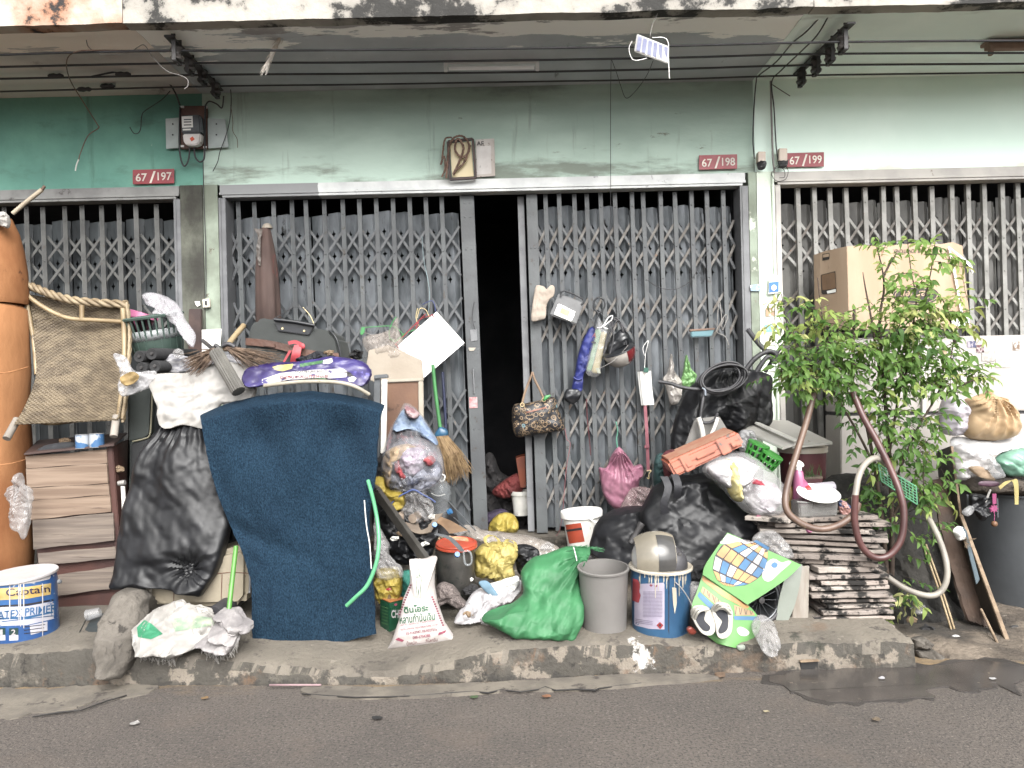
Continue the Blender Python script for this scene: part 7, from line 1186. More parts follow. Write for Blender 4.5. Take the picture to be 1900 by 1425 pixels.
# printed play mat, folded over, with sandals
MG = mat('mat_green', (118, 186, 98), (106, 172, 88), sc_=4, rough=.55, bump=.1, bs=30, c3=(142, 150, 112), s3=8, t3=.68); MBK = mat('mat_back', (176, 184, 172), (158, 166, 154), sc_=4, rough=.7, bump=.1, c3=(150, 140, 118), s3=9, t3=.64)
t = thing('play_mat', 'green printed foam play mat folded over on the kerb', 'mat', onfloor(1345, 1190)); db = onfloor(1340, 1187).y
up_ = part(t, 'upper_fold', sheet(([(1350, 988), (1326, 1022), (1308, 1050), (1304, 1066)], [(1487, 1048), (1462, 1072), (1425, 1098), (1387, 1122)]), lambda u, v: db+.16-.10*v+.05*u*(1-v)-.02*math.sin(math.pi*v), .006, n=40, m=40), MG)
low = part(t, 'lower_fold', sheet(([(1304, 1064), (1294, 1095), (1283, 1128), (1292, 1160), (1330, 1194)], [(1388, 1122), (1404, 1140), (1411, 1156), (1404, 1178), (1372, 1204)]), lambda u, v: db+.10-.13*v-.03*math.sin(math.pi*u), .006, n=40, m=40), MG)
part(t, 'back_fold', sheet(([(1486, 1047), (1462, 1062), (1446, 1110), (1440, 1150)], [(1489, 1048), (1483, 1090), (1472, 1130), (1451, 1176)]), lambda u, v: db+.24, .006, n=16, m=30), MBK); part(t, 'curled_corner', pillow([(1366, 1198), (1380, 1196), (1382, 1204), (1370, 1207)], db-.04, .015, n=24, rings=5, cr=0), MBK)
cW, cO, cB, cK = mat('mat_white', (228, 222, 222), bump=0), mat('mat_orange', (236, 178, 112), bump=0), mat('mat_blue', (84, 146, 202), bump=0), mat('mat_line', (72, 66, 70), bump=0)
LL = [(1396, 1004), (1362, 1004), (1338, 1012), (1326, 1032), (1322, 1056), (1330, 1076), (1344, 1086)]; RR_ = [(1425, 1020), (1424, 1040), (1421, 1054), (1413, 1068), (1400, 1078), (1384, 1086), (1362, 1088)]
Ls, Rs = resample(LL, 41, False), resample(RR_, 41, False); patch(t, 'balloon_outline', [(p.x, p.y) for p in Ls]+[(p.x, p.y) for p in reversed(Rs)], db, cK, up_, off=.001)
def bal(u, v):
    i = v*40; j = min(39, int(i)); a = Ls[j].lerp(Ls[j+1], i-j); b_ = Rs[j].lerp(Rs[j+1], i-j); p = a.lerp(b_, u); m_ = Vector((1, 1.1, 0)).normalized()*(math.sin(math.pi*u)*(10*v)); return (p+m_*(.5 if v < .8 else .2)).to_2d()
rowsv = [0, .17, .36, .55, .74, .9, 1.0]; pat = [[cW, cO, cW, cO, cW, cO], [cO, cB, cW, cB, cW, cB], [cO, cO, cO, cB, cW, cB], [cW, cB, cW, cO, cO, cO], [cO, cW, cB, cB, cW, cB], [cO, cO, cO, cO, cO, cB]]
for r in range(6):
    for c in range(6):
        e = .06; q = [bal((c+e)/6, rowsv[r]+.012), bal((c+1-e)/6, rowsv[r]+.012), bal((c+1-e)/6, rowsv[r+1]-.012), bal((c+e)/6, rowsv[r+1]-.012)]; patch(t, 'balloon_panel', [tuple(x) for x in q], db, pat[r][c], up_, off=.0022, n=4)
patch(t, 'balloon_neck', [(1398, 1004), (1404, 1002), (1428, 1016), (1425, 1021)], db, cB, up_, off=.0022, n=5); patch(t, 'white_shape', [(1414, 1066), (1420, 1046), (1436, 1036), (1450, 1044), (1462, 1040), (1468, 1044), (1450, 1060), (1430, 1078), (1418, 1077)], db, cW, up_, off=.002, n=6, sm=True); patch(t, 'blue_flower', [(1431, 1048), (1437, 1043), (1443, 1047), (1440, 1053), (1434, 1053)], db, cB, up_, off=.003, n=5, sm=True); patch(t, 'white_corner', [(1350, 990), (1374, 1000), (1394, 1003), (1344, 1010), (1334, 1008)], db, cW, up_, off=.002, n=6)
patch(t, 'orange_band', [(1304, 1068), (1345, 1098), (1386, 1121), (1392, 1128), (1384, 1130), (1340, 1106), (1302, 1076)], db, cO, low, off=.002, n=8); patch(t, 'basket_band', [(1304, 1088), (1340, 1118), (1356, 1126), (1352, 1134), (1330, 1124), (1300, 1098)], db, mat('mat_tan', (214, 178, 132), bump=0), low, off=.002, n=8); patch(t, 'basket_band', [(1362, 1122), (1396, 1134), (1402, 1142), (1364, 1142)], db, mat('mat_tan', (214, 178, 132), bump=0), low, off=.002, n=6)
for k in range(9): x = 1307+k*5; y = 1092+k*3.9; patch(t, 'basket_line', [(x, y), (x+1, y), (x+(3 if k % 2 else -1), y+10), (x+(2 if k % 2 else -2), y+10)], db, cK, low, off=.003, n=4)
for k in range(7): x = 1366+k*5; patch(t, 'basket_line', [(x, 1126+k*1.2), (x+1, 1126+k*1.2), (x+(3 if k % 2 else -1), 1140), (x+(2 if k % 2 else -2), 1140)], db, cK, low, off=.003, n=4)
patch(t, 'blue_band', [(1298, 1098), (1328, 1126), (1322, 1134), (1294, 1106)], db, cB, low, off=.002, n=6); patch(t, 'blue_band', [(1362, 1143), (1408, 1144), (1410, 1151), (1362, 1150)], db, cB, low, off=.002, n=6); patch(t, 'cloud', [(1367, 1168), (1372, 1163), (1378, 1164), (1384, 1167), (1391, 1174), (1384, 1180), (1372, 1178)], db, cW, low, off=.002, n=6, sm=True)
SW = mat('sandal_white', (224, 220, 208), (204, 198, 184), sc_=8, rough=.6, c3=(150, 140, 124), s3=16, t3=.66); INS = mat('insole', (46, 48, 58), (36, 38, 46), rough=.8); t2 = None
for (o_, ins, st, l, yo) in (([(1281, 1136), (1288, 1125), (1306, 1124), (1318, 1131), (1325, 1152), (1326, 1171), (1316, 1179), (1301, 1174), (1288, 1156)], [(1297, 1134), (1309, 1136), (1307, 1150), (1318, 1163), (1314, 1171), (1303, 1168), (1291, 1149)], [[(1283, 1140), (1288, 1128), (1304, 1125)], [(1285, 1146), (1293, 1132), (1310, 1128)], [(1288, 1152), (1297, 1136), (1314, 1131)]], 'left white sandal with black insole leaning on the play mat', .02), ([(1319, 1132), (1328, 1120), (1347, 1118), (1358, 1131), (1359, 1152), (1356, 1174), (1343, 1185), (1330, 1180), (1325, 1156)], [(1328, 1133), (1343, 1132), (1351, 1142), (1350, 1167), (1337, 1176), (1333, 1169), (1340, 1154), (1331, 1142)], [[(1322, 1130), (1332, 1120), (1352, 1124)], [(1326, 1129), (1338, 1123), (1356, 1132)], [(1328, 1133), (1342, 1127), (1357, 1140)]], 'right white sandal with black insole leaning on the play mat', 0)):
    t2 = thing('sandal', l, 'sandal', P(o_[5][0], o_[6][1], db-.06), 'pair of white sandals'); sd = (db+.0, db-.09); so_ = part(t2, 'sole', pillow(o_, sd, .020, n=70, rings=12, cr=0, power=.22, back=1), SW); patch(t2, 'insole', ins, db, INS, so_, off=.003, n=8, sm=True)
    for q in st: part(t2, 'strap', wire([(q[0][0], q[0][1], db-.045), (q[1][0], q[1][1]-1, db-.075), (q[2][0], q[2][1], db-.045)], .006, n=8), SW)
# wheel, panel, clear bag
t = thing('cart_wheel', 'black tyred spoked wheel behind the play mat', 'wheel', P(1408, 1170, db+.25)); wc = P(1408, 1112, db+.24); wx = Vector((.25, -1, .05)).normalized(); part(t, 'tyre', MB().lathe(wc-wx*.02, [(.118, 0), (.134, .004), (.142, .02), (.134, .036), (.118, .04), (.112, .02), (.118, 0)], 48, wx).mesh(smooth=True), BLK); part(t, 'rim', MB().lathe(wc-wx*.012, [(.108, 0), (.114, .001), (.112, .012), (.114, .023), (.108, .024), (.106, .012), (.108, 0)], 48, wx).mesh(smooth=True), AL); wa = wx.orthogonal().normalized(); wb = wx.cross(wa); part(t, 'hub', MB().lathe(wc-wx*.03, [(.004, 0), (.016, .002), (.016, .06), (.004, .062)], 16, wx), BLKM)
for k in range(14): o_ = wa*math.cos(k*.4488)+wb*math.sin(k*.4488); part(t, 'spoke', MB().tube([wc+o_*.014, wc+o_*.108], .0014, 4), AL)
t = thing('side_panel', 'pale stained panel standing between play mat and tile stack', 'panel', P(1490, 1178, db+.2)); part(t, 'panel', slab([(1476, 1052), (1502, 1050), (1500, 1150), (1490, 1178), (1466, 1178), (1472, 1120)], db+.27, .012, .003), mat('stained_panel', (190, 182, 170), (164, 150, 134), sc_=5, rough=.7, c3=(164, 104, 66), s3=4, t3=.6, stretch=(3, 1, .6))); part(t, 'foot_strip', slab([(1448, 1174), (1488, 1170), (1488, 1176), (1449, 1181)], db+.16, .03, .003), mat('rust_strip', (136, 100, 74), (110, 76, 56)))
bag('clear_bag', 'wet clear bag hanging over the kerb beside the play mat', 'plastic bag', [(1396, 1152), (1412, 1142), (1432, 1152), (1440, 1172), (1447, 1198), (1440, 1216), (1428, 1220), (1414, 1208), (1404, 1188), (1396, 1172)], (db+.06, db-.16), .03, CLR2, cr=.016, cf=18, seed=61, tie=(1412, 1145), pleat=.02)
bag('cloth_bundle', 'dark rags behind the play mat and wheel', 'cloth', [(1380, 1100), (1420, 1060), (1450, 1060), (1450, 1150), (1410, 1170), (1385, 1150)], db+.34, .05, mat('dark_rags', (56, 54, 56)), cr=.03, cf=10, seed=62); bag('grey_tarp', 'grey plastic sheeting behind the top of the play mat', 'plastic sheet', [(1395, 1000), (1420, 985), (1445, 992), (1470, 1030), (1450, 1035), (1410, 1015)], db+.32, .04, CLR2, cr=.02, cf=14, seed=63)
bag('black_pot_rag', 'dark cloth beside the blue pail handle', 'cloth', [(1270, 1060), (1300, 1040), (1320, 1055), (1300, 1095), (1285, 1110)], db+.25, .05, mat('dark_rags', (56, 54, 56)), cr=.02, cf=12, seed=64); t = thing('cup_handle', 'clear plastic mug beside the blue pail', 'mug', P(1290, 1125, db+.1)); part(t, 'mug', MB().lathe(P(1290, 1124, db+.12), [(.004, 0), (.030, 0), (.036, .11), (.038, .112), (.034, .112), (.028, .004)], 24).mesh(smooth=True, ang=.7), CLR2)
bag('red_scrap', 'scrap of red plastic on the kerb behind the sandals', 'scrap', [(1273, 1166), (1282, 1162), (1292, 1172), (1286, 1178), (1278, 1176)], db-.02, .012, plastic('scrap_red', (190, 84, 66)), n=30, rings=5, cr=.006)
# ================================================================ right edge: box, cabinet, bin, planks, shrub
CB = mat('box_cardboard', (232, 200, 168), (220, 186, 152), sc_=3, rough=.85, bump=.15, bs=20, c3=(170, 128, 90), s3=10, t3=.64, stretch=(2, 2, .5)); t = thing('cardboard_box', 'big worn cardboard box upside down on the white cabinet', 'cardboard box', P(1660, 612, 5.0))
fq = [(1571, 457), (1600, 455), (1640, 456), (1690, 452), (1745, 453), (1768, 449), (1786, 456), (1792, 520), (1802, 610), (1690, 610), (1575, 612), (1573, 530)]; front = part(t, 'front', slab(fq, 4.98, .006, .002), CB); lq = [(1510, 473), (1530, 466), (1571, 457), (1573, 530), (1575, 612), (1513, 602)]; left = part(t, 'left_side', slab(lq, [5.26, 5.16, 4.98, 4.98, 4.98, 5.26], .006, .002), CB)
part(t, 'top', slab([(1512, 472), (1571, 457), (1786, 455), (1760, 462), (1560, 470)], [5.26, 4.99, 4.99, 5.26, 5.3], .006, .001), CB); KB = mat('box_ink', (66, 54, 48), bump=0)
text(t, 'AIR CONDITIONER', 1685, 466, 54, 7.5, 4.9, KB, math.pi-.02, front, off=.003, bold=.0); ov = [(1700+43*math.cos(a), 548+18*math.sin(a)) for a in np.linspace(0, 6.28, 40)[:-1]]; patch(t, 'logo_oval', ov, 4.95, KB, front, off=.003, n=10); patch(t, 'logo_line', [(1700+40*math.cos(a), 548+15.5*math.sin(a)) for a in np.linspace(0, 6.28, 40)[:-1]], 4.95, CB, front, off=.004, n=10); patch(t, 'logo_oval', [(1700+38.5*math.cos(a), 548+14.3*math.sin(a)) for a in np.linspace(0, 6.28, 40)[:-1]], 4.95, KB, front, off=.005, n=10); text(t, 'Carrier', 1700, 547, 58, 15, 4.9, CB, math.pi-.02, front, off=.007, bold=.01, shear=.25)
patch(t, 'stamp_frame', [(1526, 471), (1539, 469), (1539, 481), (1526, 484)], 5.1, KB, left, off=.003, n=5); patch(t, 'stamp', [(1527, 472.5), (1538, 470.5), (1538, 476), (1527, 478)], 5.1, CB, left, off=.005, n=5); patch(t, 'label', [(1523, 510), (1550, 503), (1552, 543), (1535, 546), (1524, 546)], 5.1, KB, left, off=.003, n=6); patch(t, 'label', [(1524, 511), (1549, 504.5), (1551, 535), (1526, 539)], 5.1, mat('label_kraft', (160, 122, 88), bump=0), left, off=.005, n=6); patch(t, 'label', [(1534, 540), (1551, 536), (1551, 542), (1535, 545)], 5.1, WHC, left, off=.006, n=5)
part(t, 'packing_strap', sheet(([(1759, 458), (1772, 520), (1786, 600)], [(1763, 458), (1776, 520), (1790, 600)]), 4.965, .002, n=3, m=20), WHC); part(t, 'strap_tail', sheet(([(1760, 457), (1780, 472), (1798, 487), (1806, 500)], [(1762, 461), (1780, 477), (1797, 493), (1805, 508)]), 4.95, .002, n=3, m=20), WHC); patch(t, 'white_label', [(1765, 592), (1798, 588), (1800, 604), (1768, 606)], 4.95, WHC, front, off=.003, n=5)
t = thing('white_cabinet', 'white painted metal cabinet with old stickers behind the shrub', 'cabinet', P(1800, 1000, 5.0)); WM = mat('cabinet_white', (230, 222, 214), (214, 206, 198), sc_=2.5, rough=.45, bump=.05, c3=(170, 158, 144), s3=14, t3=.7); part(t, 'upper_door', slab([(1560, 628), (2060, 618), (2062, 760), (1560, 766)], 5.05, .25, .006), WM); part(t, 'lower_door', slab([(1560, 772), (2062, 766), (2064, 1030), (1562, 1040)], 5.055, .25, .006), WM); part(t, 'gap', slab([(1562, 766), (2060, 760), (2060, 767), (1562, 773)], 5.07, .2, 0), BLK); part(t, 'side_pipe', wire([(1712, 640), (1714, 700), (1714, 780)], .012, 5.03, n=10), WHT)
R = random.Random(31)
for (x, y, w_, h_, c1, c2) in ((1795, 633, 16, 12, (196, 186, 200), (80, 84, 130)), (1812, 640, 14, 14, (120, 70, 80), (206, 190, 190)), (1822, 652, 24, 18, (214, 208, 202), (196, 188, 180)), (1880, 634, 12, 16, (226, 222, 218), (150, 120, 96)), (1768, 655, 8, 10, (70, 76, 84), (200, 200, 200)), (1745, 650, 12, 8, (190, 160, 120), (210, 180, 140)), (1848, 666, 28, 16, (222, 216, 210), (206, 198, 190))): part(t, 'sticker', slab([(x, y), (x+w_, y-.5), (x+w_, y+h_), (x, y+h_)], 5.046, .002, 0), mat('cab_st_%d' % x, c1, c2, sc_=50, rough=.5, bump=0, lo=.45, hi=.55))
# wheeled bin with rubbish
t = thing('grey_wheelie_bin', 'large dark grey rubbish bin overflowing at the right edge', 'bin', P(1900, 1145, 4.8)); MBn = mat('bin_dark', (98, 102, 106), (84, 88, 92), sc_=2.5, rough=.5, bump=.1, bs=30, c3=(150, 146, 140), s3=10, t3=.7); pail(t, 1910, 1148, 905, .355, .395, 4.82, MBn, rim=.014, n=60)
for (x, y0, y1) in ((1850, 925, 960), (1795, 918, 950)): part(t, 'rib', wire([(x, y0), (x+1, y1)], .006, 4.44), MBn)
me = pillow([(1765, 905), (1790, 885), (1830, 880), (1880, 885), (1960, 880), (1980, 915), (1900, 925), (1810, 915)], 4.72, .28, n=90, rings=14, cr=.04, cf=9, seed=70, back=.4); solo('rubbish_layer', 'dark mixed rubbish filling the grey bin', 'rubbish', me, mat('mixed_rubbish', (96, 84, 72), (60, 54, 50), sc_=12, rough=.9, bump=.8, bs=20, c3=(170, 150, 130), s3=14, t3=.6, bd=.02))
bag('tan_bag', 'tan orange knotted rubbish bag on top of the bin', 'rubbish bag', [(1832, 728), (1840, 734), (1862, 740), (1880, 760), (1887, 790), (1880, 808), (1858, 816), (1825, 818), (1795, 812), (1788, 795), (1792, 765), (1792, 742), (1810, 735)], 4.6, .13, mat('tan_film', (236, 200, 156), (222, 182, 134), sc_=6, rough=.5, bump=.2, bs=9, bd=.02, spec=.25), cr=.010, cf=8, seed=71, n=130, rings=22, tie=(1833, 733), pleat=.03, power=.45)
bag('bag_knot', 'twisted knot on the tan rubbish bag', 'knot', [(1828, 734), (1830, 726), (1836, 723), (1842, 726), (1838, 731), (1835, 737)], 4.56, .02, MATS['tan_film'], n=30, rings=6, cr=.006)
bag('white_bag', 'white carrier bag beside the tan bag on the bin', 'plastic bag', [(1752, 738), (1770, 733), (1785, 745), (1792, 760), (1790, 775), (1788, 805), (1760, 808), (1744, 798), (1742, 765)], 4.65, .09, film('lilac_white', (230, 222, 234), .85), cr=.018, cf=11, seed=72, n=110)
bag('white_bag', 'flat white bag spread over the bin rubbish', 'plastic bag', [(1765, 812), (1810, 815), (1860, 815), (1900, 802), (1960, 800), (1970, 850), (1900, 860), (1850, 840), (1800, 850), (1770, 835)], (4.72, 4.5), .07, film('hazy_white', (236, 234, 234), .85), cr=.022, cf=9, seed=73, n=110); bag('green_bag', 'clear bag with green contents on the bin', 'plastic bag', [(1845, 855), (1870, 838), (1920, 830), (1960, 840), (1960, 880), (1890, 885), (1855, 878)], 4.52, .08, mat('green_contents', (96, 150, 122), (150, 206, 180), sc_=6, rough=.4, bump=.5, bs=14), cr=.022, cf=11, seed=74)
bag('clear_bag', 'hazy clear bag hanging over the left of the bin', 'plastic bag', [(1770, 830), (1800, 828), (1845, 850), (1830, 872), (1800, 885), (1776, 892), (1768, 870)], 4.5, .07, film('hazy_film', (226, 222, 222), .6), cr=.02, cf=12, seed=75); bag('paper_scrap', 'torn brown cardboard scrap on the bin rubbish', 'cardboard', [(1796, 868), (1820, 866), (1840, 880), (1845, 892), (1815, 884)], 4.42, .014, mat('scrap_board', (196, 166, 134), rough=.8), n=50, rings=6, cr=.008); bag('paper_scrap', 'purple card scrap at the bin rim', 'card', [(1820, 893), (1852, 894), (1848, 903), (1818, 901)], 4.40, .008, mat('scrap_purple', (92, 54, 76), rough=.5), n=40, rings=5, cr=.003); bag('foam_cup', 'crushed clear cup on the bin rubbish', 'cup', [(1832, 852), (1850, 862), (1862, 880), (1856, 888), (1840, 884)], 4.40, .03, CLR, n=50, rings=8, cr=.012)
solo('yellow_tape', 'yellow tape strip hanging over the bin rim', 'tape', sheet(([(1852, 903), (1866, 893), (1880, 896), (1883, 936)], [(1856, 908), (1868, 898), (1888, 890), (1890, 936)]), 4.37, .003, n=5, m=26), mat('tape_yellow', (232, 210, 126), rough=.6)); solo('grey_ladle', 'grey bent strip stuck in the bin rim', 'strip', bar(P(1828, 932, 4.38), P(1838, 908, 4.38), .012, .006, up=(1, 0, 0)), GRY)
t = thing('flower_charm', 'pink plastic flower charm hanging on the bin', 'charm', P(1845, 975, 4.36)); PKC = mat('charm_pink', (226, 110, 166), rough=.2, alpha=.9, bump=0); part(t, 'ribbon', slab([(1841, 916), (1849, 916), (1849, 935), (1842, 936)], 4.37, .004, .001), PKC); fl = [(1845+(9 if k % 2 == 0 else 5)*math.cos(k*.3927), 944+(9 if k % 2 == 0 else 5)*math.sin(k*.3927)) for k in range(16)]; part(t, 'flower', slab(fl, 4.355, .015, .002), PKC); part(t, 'bead', MB().ball(P(1845, 972, 4.36), .017, 12, 8).mesh(smooth=True), mat('bead_brown', (150, 104, 70))); part(t, 'thread', wire([(1845, 944), (1845, 972)], .002, 4.36), PKC)
bag('black_scrap', 'torn black plastic strip hanging from the bin rim', 'plastic', [(1800, 920), (1822, 918), (1838, 930), (1832, 962), (1818, 966), (1804, 945)], 4.40, .025, BAGK, cr=.016, cf=16, seed=76); bag('clear_bag', 'small crumpled clear bag on the bin side', 'plastic bag', [(1784, 950), (1800, 938), (1806, 948), (1796, 958)], 4.38, .02, CLR, n=40, rings=6, cr=.01, seed=77)
# leaning planks
PK_ = mat('plywood_dark', (92, 78, 66), (64, 54, 46), sc_=3, rough=.85, bump=.4, bs=16, stretch=(2, 2, .5), c3=(130, 112, 94), s3=8, t3=.64); PKE = mat('plywood_edge', (182, 156, 126), (146, 122, 98), sc_=20, rough=.85); PKG = mat('plywood_grey', (104, 102, 98), (76, 74, 70), sc_=3, rough=.8, bump=.3)
t = thing('leaning_board', 'grey upright board with a pale edge beside the bin', 'board', P(1775, 960, 4.5)); part(t, 'face', slab([(1738, 838), (1764, 828), (1780, 958), (1752, 970)], [4.72, 4.5, 4.46, 4.68], .012, .002), PKG); part(t, 'edge', slab([(1764.5, 828), (1769, 828), (1785, 955), (1781, 957)], 4.49, .016, .001), PKE)
t = thing('leaning_board', 'long dark board with a pale edge leaning towards the road', 'board', P(1870, 1212, 4.0)); part(t, 'face', slab([(1776, 962), (1781, 958), (1874, 1211), (1862, 1208), (1815, 1120)], [4.5, 4.45, 3.98, 4.05, 4.3], .014, .002), PK_); part(t, 'edge', slab([(1781.5, 957), (1787, 955), (1882, 1210), (1875, 1213)], [4.44, 4.44, 3.97, 3.97], .016, .001), PKE)
t = thing('leaning_board', 'wide rotting brown board leaning beside the shrub', 'board', P(1800, 1160, 4.3)); part(t, 'face', sheet(([(1730, 890), (1738, 950), (1760, 1040), (1796, 1150)], [(1752, 886), (1776, 960), (1808, 1060), (1842, 1168)]), lambda u, v: 4.62-.40*v, .014, n=16, m=40, cr=.006, cf=12, fn=lambda u, v: (3*noise.noise((v*14, u, 0)), 5*noise.noise((u*14, v*3, 9))*v, 0)), mat('rotten_brown', (94, 70, 54), (66, 50, 40), sc_=4, rough=.9, bump=.7, bs=16, c3=(120, 96, 76), s3=12, t3=.62, bd=.015)); part(t, 'blue_edge', slab([(1785, 975), (1794, 985), (1818, 1075), (1812, 1085)], [4.38, 4.36, 4.22, 4.22], .008, .001), mat('old_blue_paint', (88, 110, 122)))
solo('split_lath', 'split strip of wood lying on the ground by the boards', 'stick', wire([(1820, 1130, 4.15), (1842, 1175, 4.02), (1866, 1226, 3.86)], .007, n=6), PKE); bb = MB(); R = random.Random(8)
for k, x in enumerate((0, 6)): solo('thin_cane', ['left', 'right'][k]+' of two thin canes leaning under the grey hose', 'cane', wire([(1712+x, 1010, 4.5), (1742+x, 1095, 4.32), (1768+x, 1178, 4.15)], .006, n=6), M_bam, 'thin canes')
bag('white_wad', 'white paper wad stuck on the leaning board', 'paper', [(1768, 985), (1778, 976), (1788, 985), (1790, 1000), (1776, 1002)], 4.32, .02, WHC, n=40, rings=6, cr=.012, cf=30); t = thing('splinter_tuft', 'tuft of splinters on the leaning board edge', 'splinters', P(1795, 1010, 4.35)); bb = MB()
for k in range(16): bb.tube([P(1790+R.uniform(-3, 3), 1003+R.uniform(-3, 3), 4.33), P(1797+R.uniform(-8, 14), 1008+R.uniform(-14, 10), 4.28)], .0016, 4)
part(t, 'splinters', bb.mesh(), PKE)['kind'] = 'stuff'
for (q, l, c1, d) in (([(1764, 1182), (1776, 1178), (1794, 1190), (1792, 1197), (1768, 1194)], 'white plastic lid scrap on the dirt', (226, 224, 222), 4.05), ([(1766, 1210), (1774, 1207), (1786, 1215), (1778, 1217)], 'yellow green fallen leaf on the dirt', (176, 186, 96), 3.95), ([(1868, 1165), (1888, 1160), (1892, 1180), (1872, 1182)], 'dark brick piece beside the bin', (70, 68, 66), 4.2)): bag('ground_scrap', l, 'scrap', q, d, .012, mat('gs_'+l[:6], c1), n=30, rings=5, cr=.004)
for k, (q, l) in enumerate((([(1690, 1186), (1712, 1182), (1730, 1196), (1722, 1206), (1695, 1204)], 'grey rubble lump at the end of the kerb'), ([(1696, 1206), (1730, 1204), (1752, 1222), (1738, 1236), (1700, 1234)], 'broken concrete slab at the end of the kerb'))): bag('rubble', l, 'rubble', q, 3.85+.0*k, .05, M_stn, n=50, rings=8, cr=.016, cf=16, seed=80+k, sm=False, power=.3)
# road litter
for (x, y, w_, h_, l, c1, r) in ((380, 1297, 14, 8, 'dry brown leaf on the road at left', (178, 140, 92), .3), (1014, 1294, 18, 9, 'dry brown leaf on the road in the middle', (166, 112, 78), .2), (700, 1334, 22, 5, 'dark scrap on the road in the middle', (52, 50, 52), -.3), (1636, 1260, 12, 4, 'white paper scrap on the puddle', (216, 214, 220), 0), (1842, 1261, 13, 6, 'white round cap by the puddle', (224, 224, 224), 0), (1422, 1322, 12, 4, 'small yellowish cigarette end on the road', (190, 176, 140), 0), (1336, 1256, 20, 14, 'brown stone at the foot of the kerb', (140, 112, 88), 0), (250, 1344, 18, 6, 'white paper flake on the road at left', (196, 192, 188), .1), (1626, 1337, 16, 5, 'dry leaf curl on the road at right', (140, 120, 96), .1), (880, 1295, 16, 5, 'green sprig on the road edge', (84, 110, 66), .1)):
    p = Pz(x, y, .006); c, s = math.cos(r), math.sin(r); u = U(p.y); o_ = []
    for k in range(10): a = k*.6283; j = 1+.35*noise.noise((x, k, 0)); o_.append(p+Vector((w_*.5*u*j*(math.cos(a)*c-math.sin(a)*s*.5), (math.cos(a)*s+math.sin(a)*c)*w_*.35*u*j, .004+.010*abs(noise.noise((x, k*.7, 3))))))
    bb = MB(); th_ = .012 if 'stone' in l else .0015; bb.prism(o_, (0, 0, th_)); solo('road_litter', l, 'litter', bb.mesh(bev=.0), mat('lit_%d' % x, c1, rough=.8))
wire_b = solo('drain_stub', 'rectangular drain hole frame at the foot of the kerb', 'drain', slab([(1484, 1228), (1518, 1226), (1518, 1242), (1485, 1243)], 3.70, .02, .003), mat('drain_black', (30, 29, 28))); part(wire_b, 'lip', bar(P(1484, 1227, 3.69), P(1519, 1225, 3.69), .008, .02), PKE)
solo('pink_straw', 'pale pink stick lying at the foot of the kerb', 'stick', MB().tube([Pz(500, 1271, .02), Pz(596, 1271, .02)], .005, 6).mesh(smooth=True), mat('straw_pink', (196, 160, 164)))
# ---------------------------------------------------------------- the shrub
BRK = mat('shrub_bark', (104, 84, 70), (74, 58, 48), sc_=14, rough=.8, bump=.4); LF = []
for k, (c1, c2) in enumerate((((136, 180, 88), (110, 156, 72)), ((168, 206, 104), (142, 186, 88)), ((204, 228, 124), (184, 214, 108)), ((238, 240, 154), (222, 230, 134)), ((100, 146, 70), (78, 120, 56)))):
    m = mat('leaf_%d' % k, c1, c2, sc_=9, rough=.55, bump=.1, bs=40, spec=.25); N = m.node_tree.nodes; L = m.node_tree.links.new; tr = N.new('ShaderNodeBsdfTranslucent'); tr.inputs[0].default_value = (*lin(tuple(min(255, int(x*1.25)) for x in c1)), 1); mx = N.new('ShaderNodeMixShader'); mx.inputs[0].default_value = .46; L(N['Principled BSDF'].outputs[0], mx.inputs[1]); L(tr.outputs[0], mx.inputs[2]); L(mx.outputs[0], N['Material Output'].inputs[0]); LF.append(m)
def leaf_geo(l, curl, seed):
    v = []; f = []; n = 7
    for i in range(n):
        u = i/(n-1); w_ = l*.25*math.sin(math.pi*u**.8)**.85*(1-.25*u); z = -curl*l*u*u; 
        v += [(-w_, u*l, z+w_*.45), (0, u*l, z), (w_, u*l, z+w_*.45)]
    for i in range(n-1): a = i*3; f += [(a, a+1, a+4, a+3), (a+1, a+2, a+5, a+4)]
    return v, f
LG = [leaf_geo(.052, c_, i) for i, c_ in enumerate((.2, .45, .7))]
LMESH = {}
def leaf_mesh(s, k):
    if (s, k) not in LMESH:
        bb = MB(); bb.add(*LG[s]); me = bb.mesh(smooth=True, fix=False); me.name = 'leaf'; me.materials.append(LF[k]); LMESH[(s, k)] = me
    return LMESH[(s, k)]
t = thing('shrub', 'leafy green shrub growing through the hoses and boards', 'shrub', P(1640, 1170, 4.4)); R = random.Random(77)
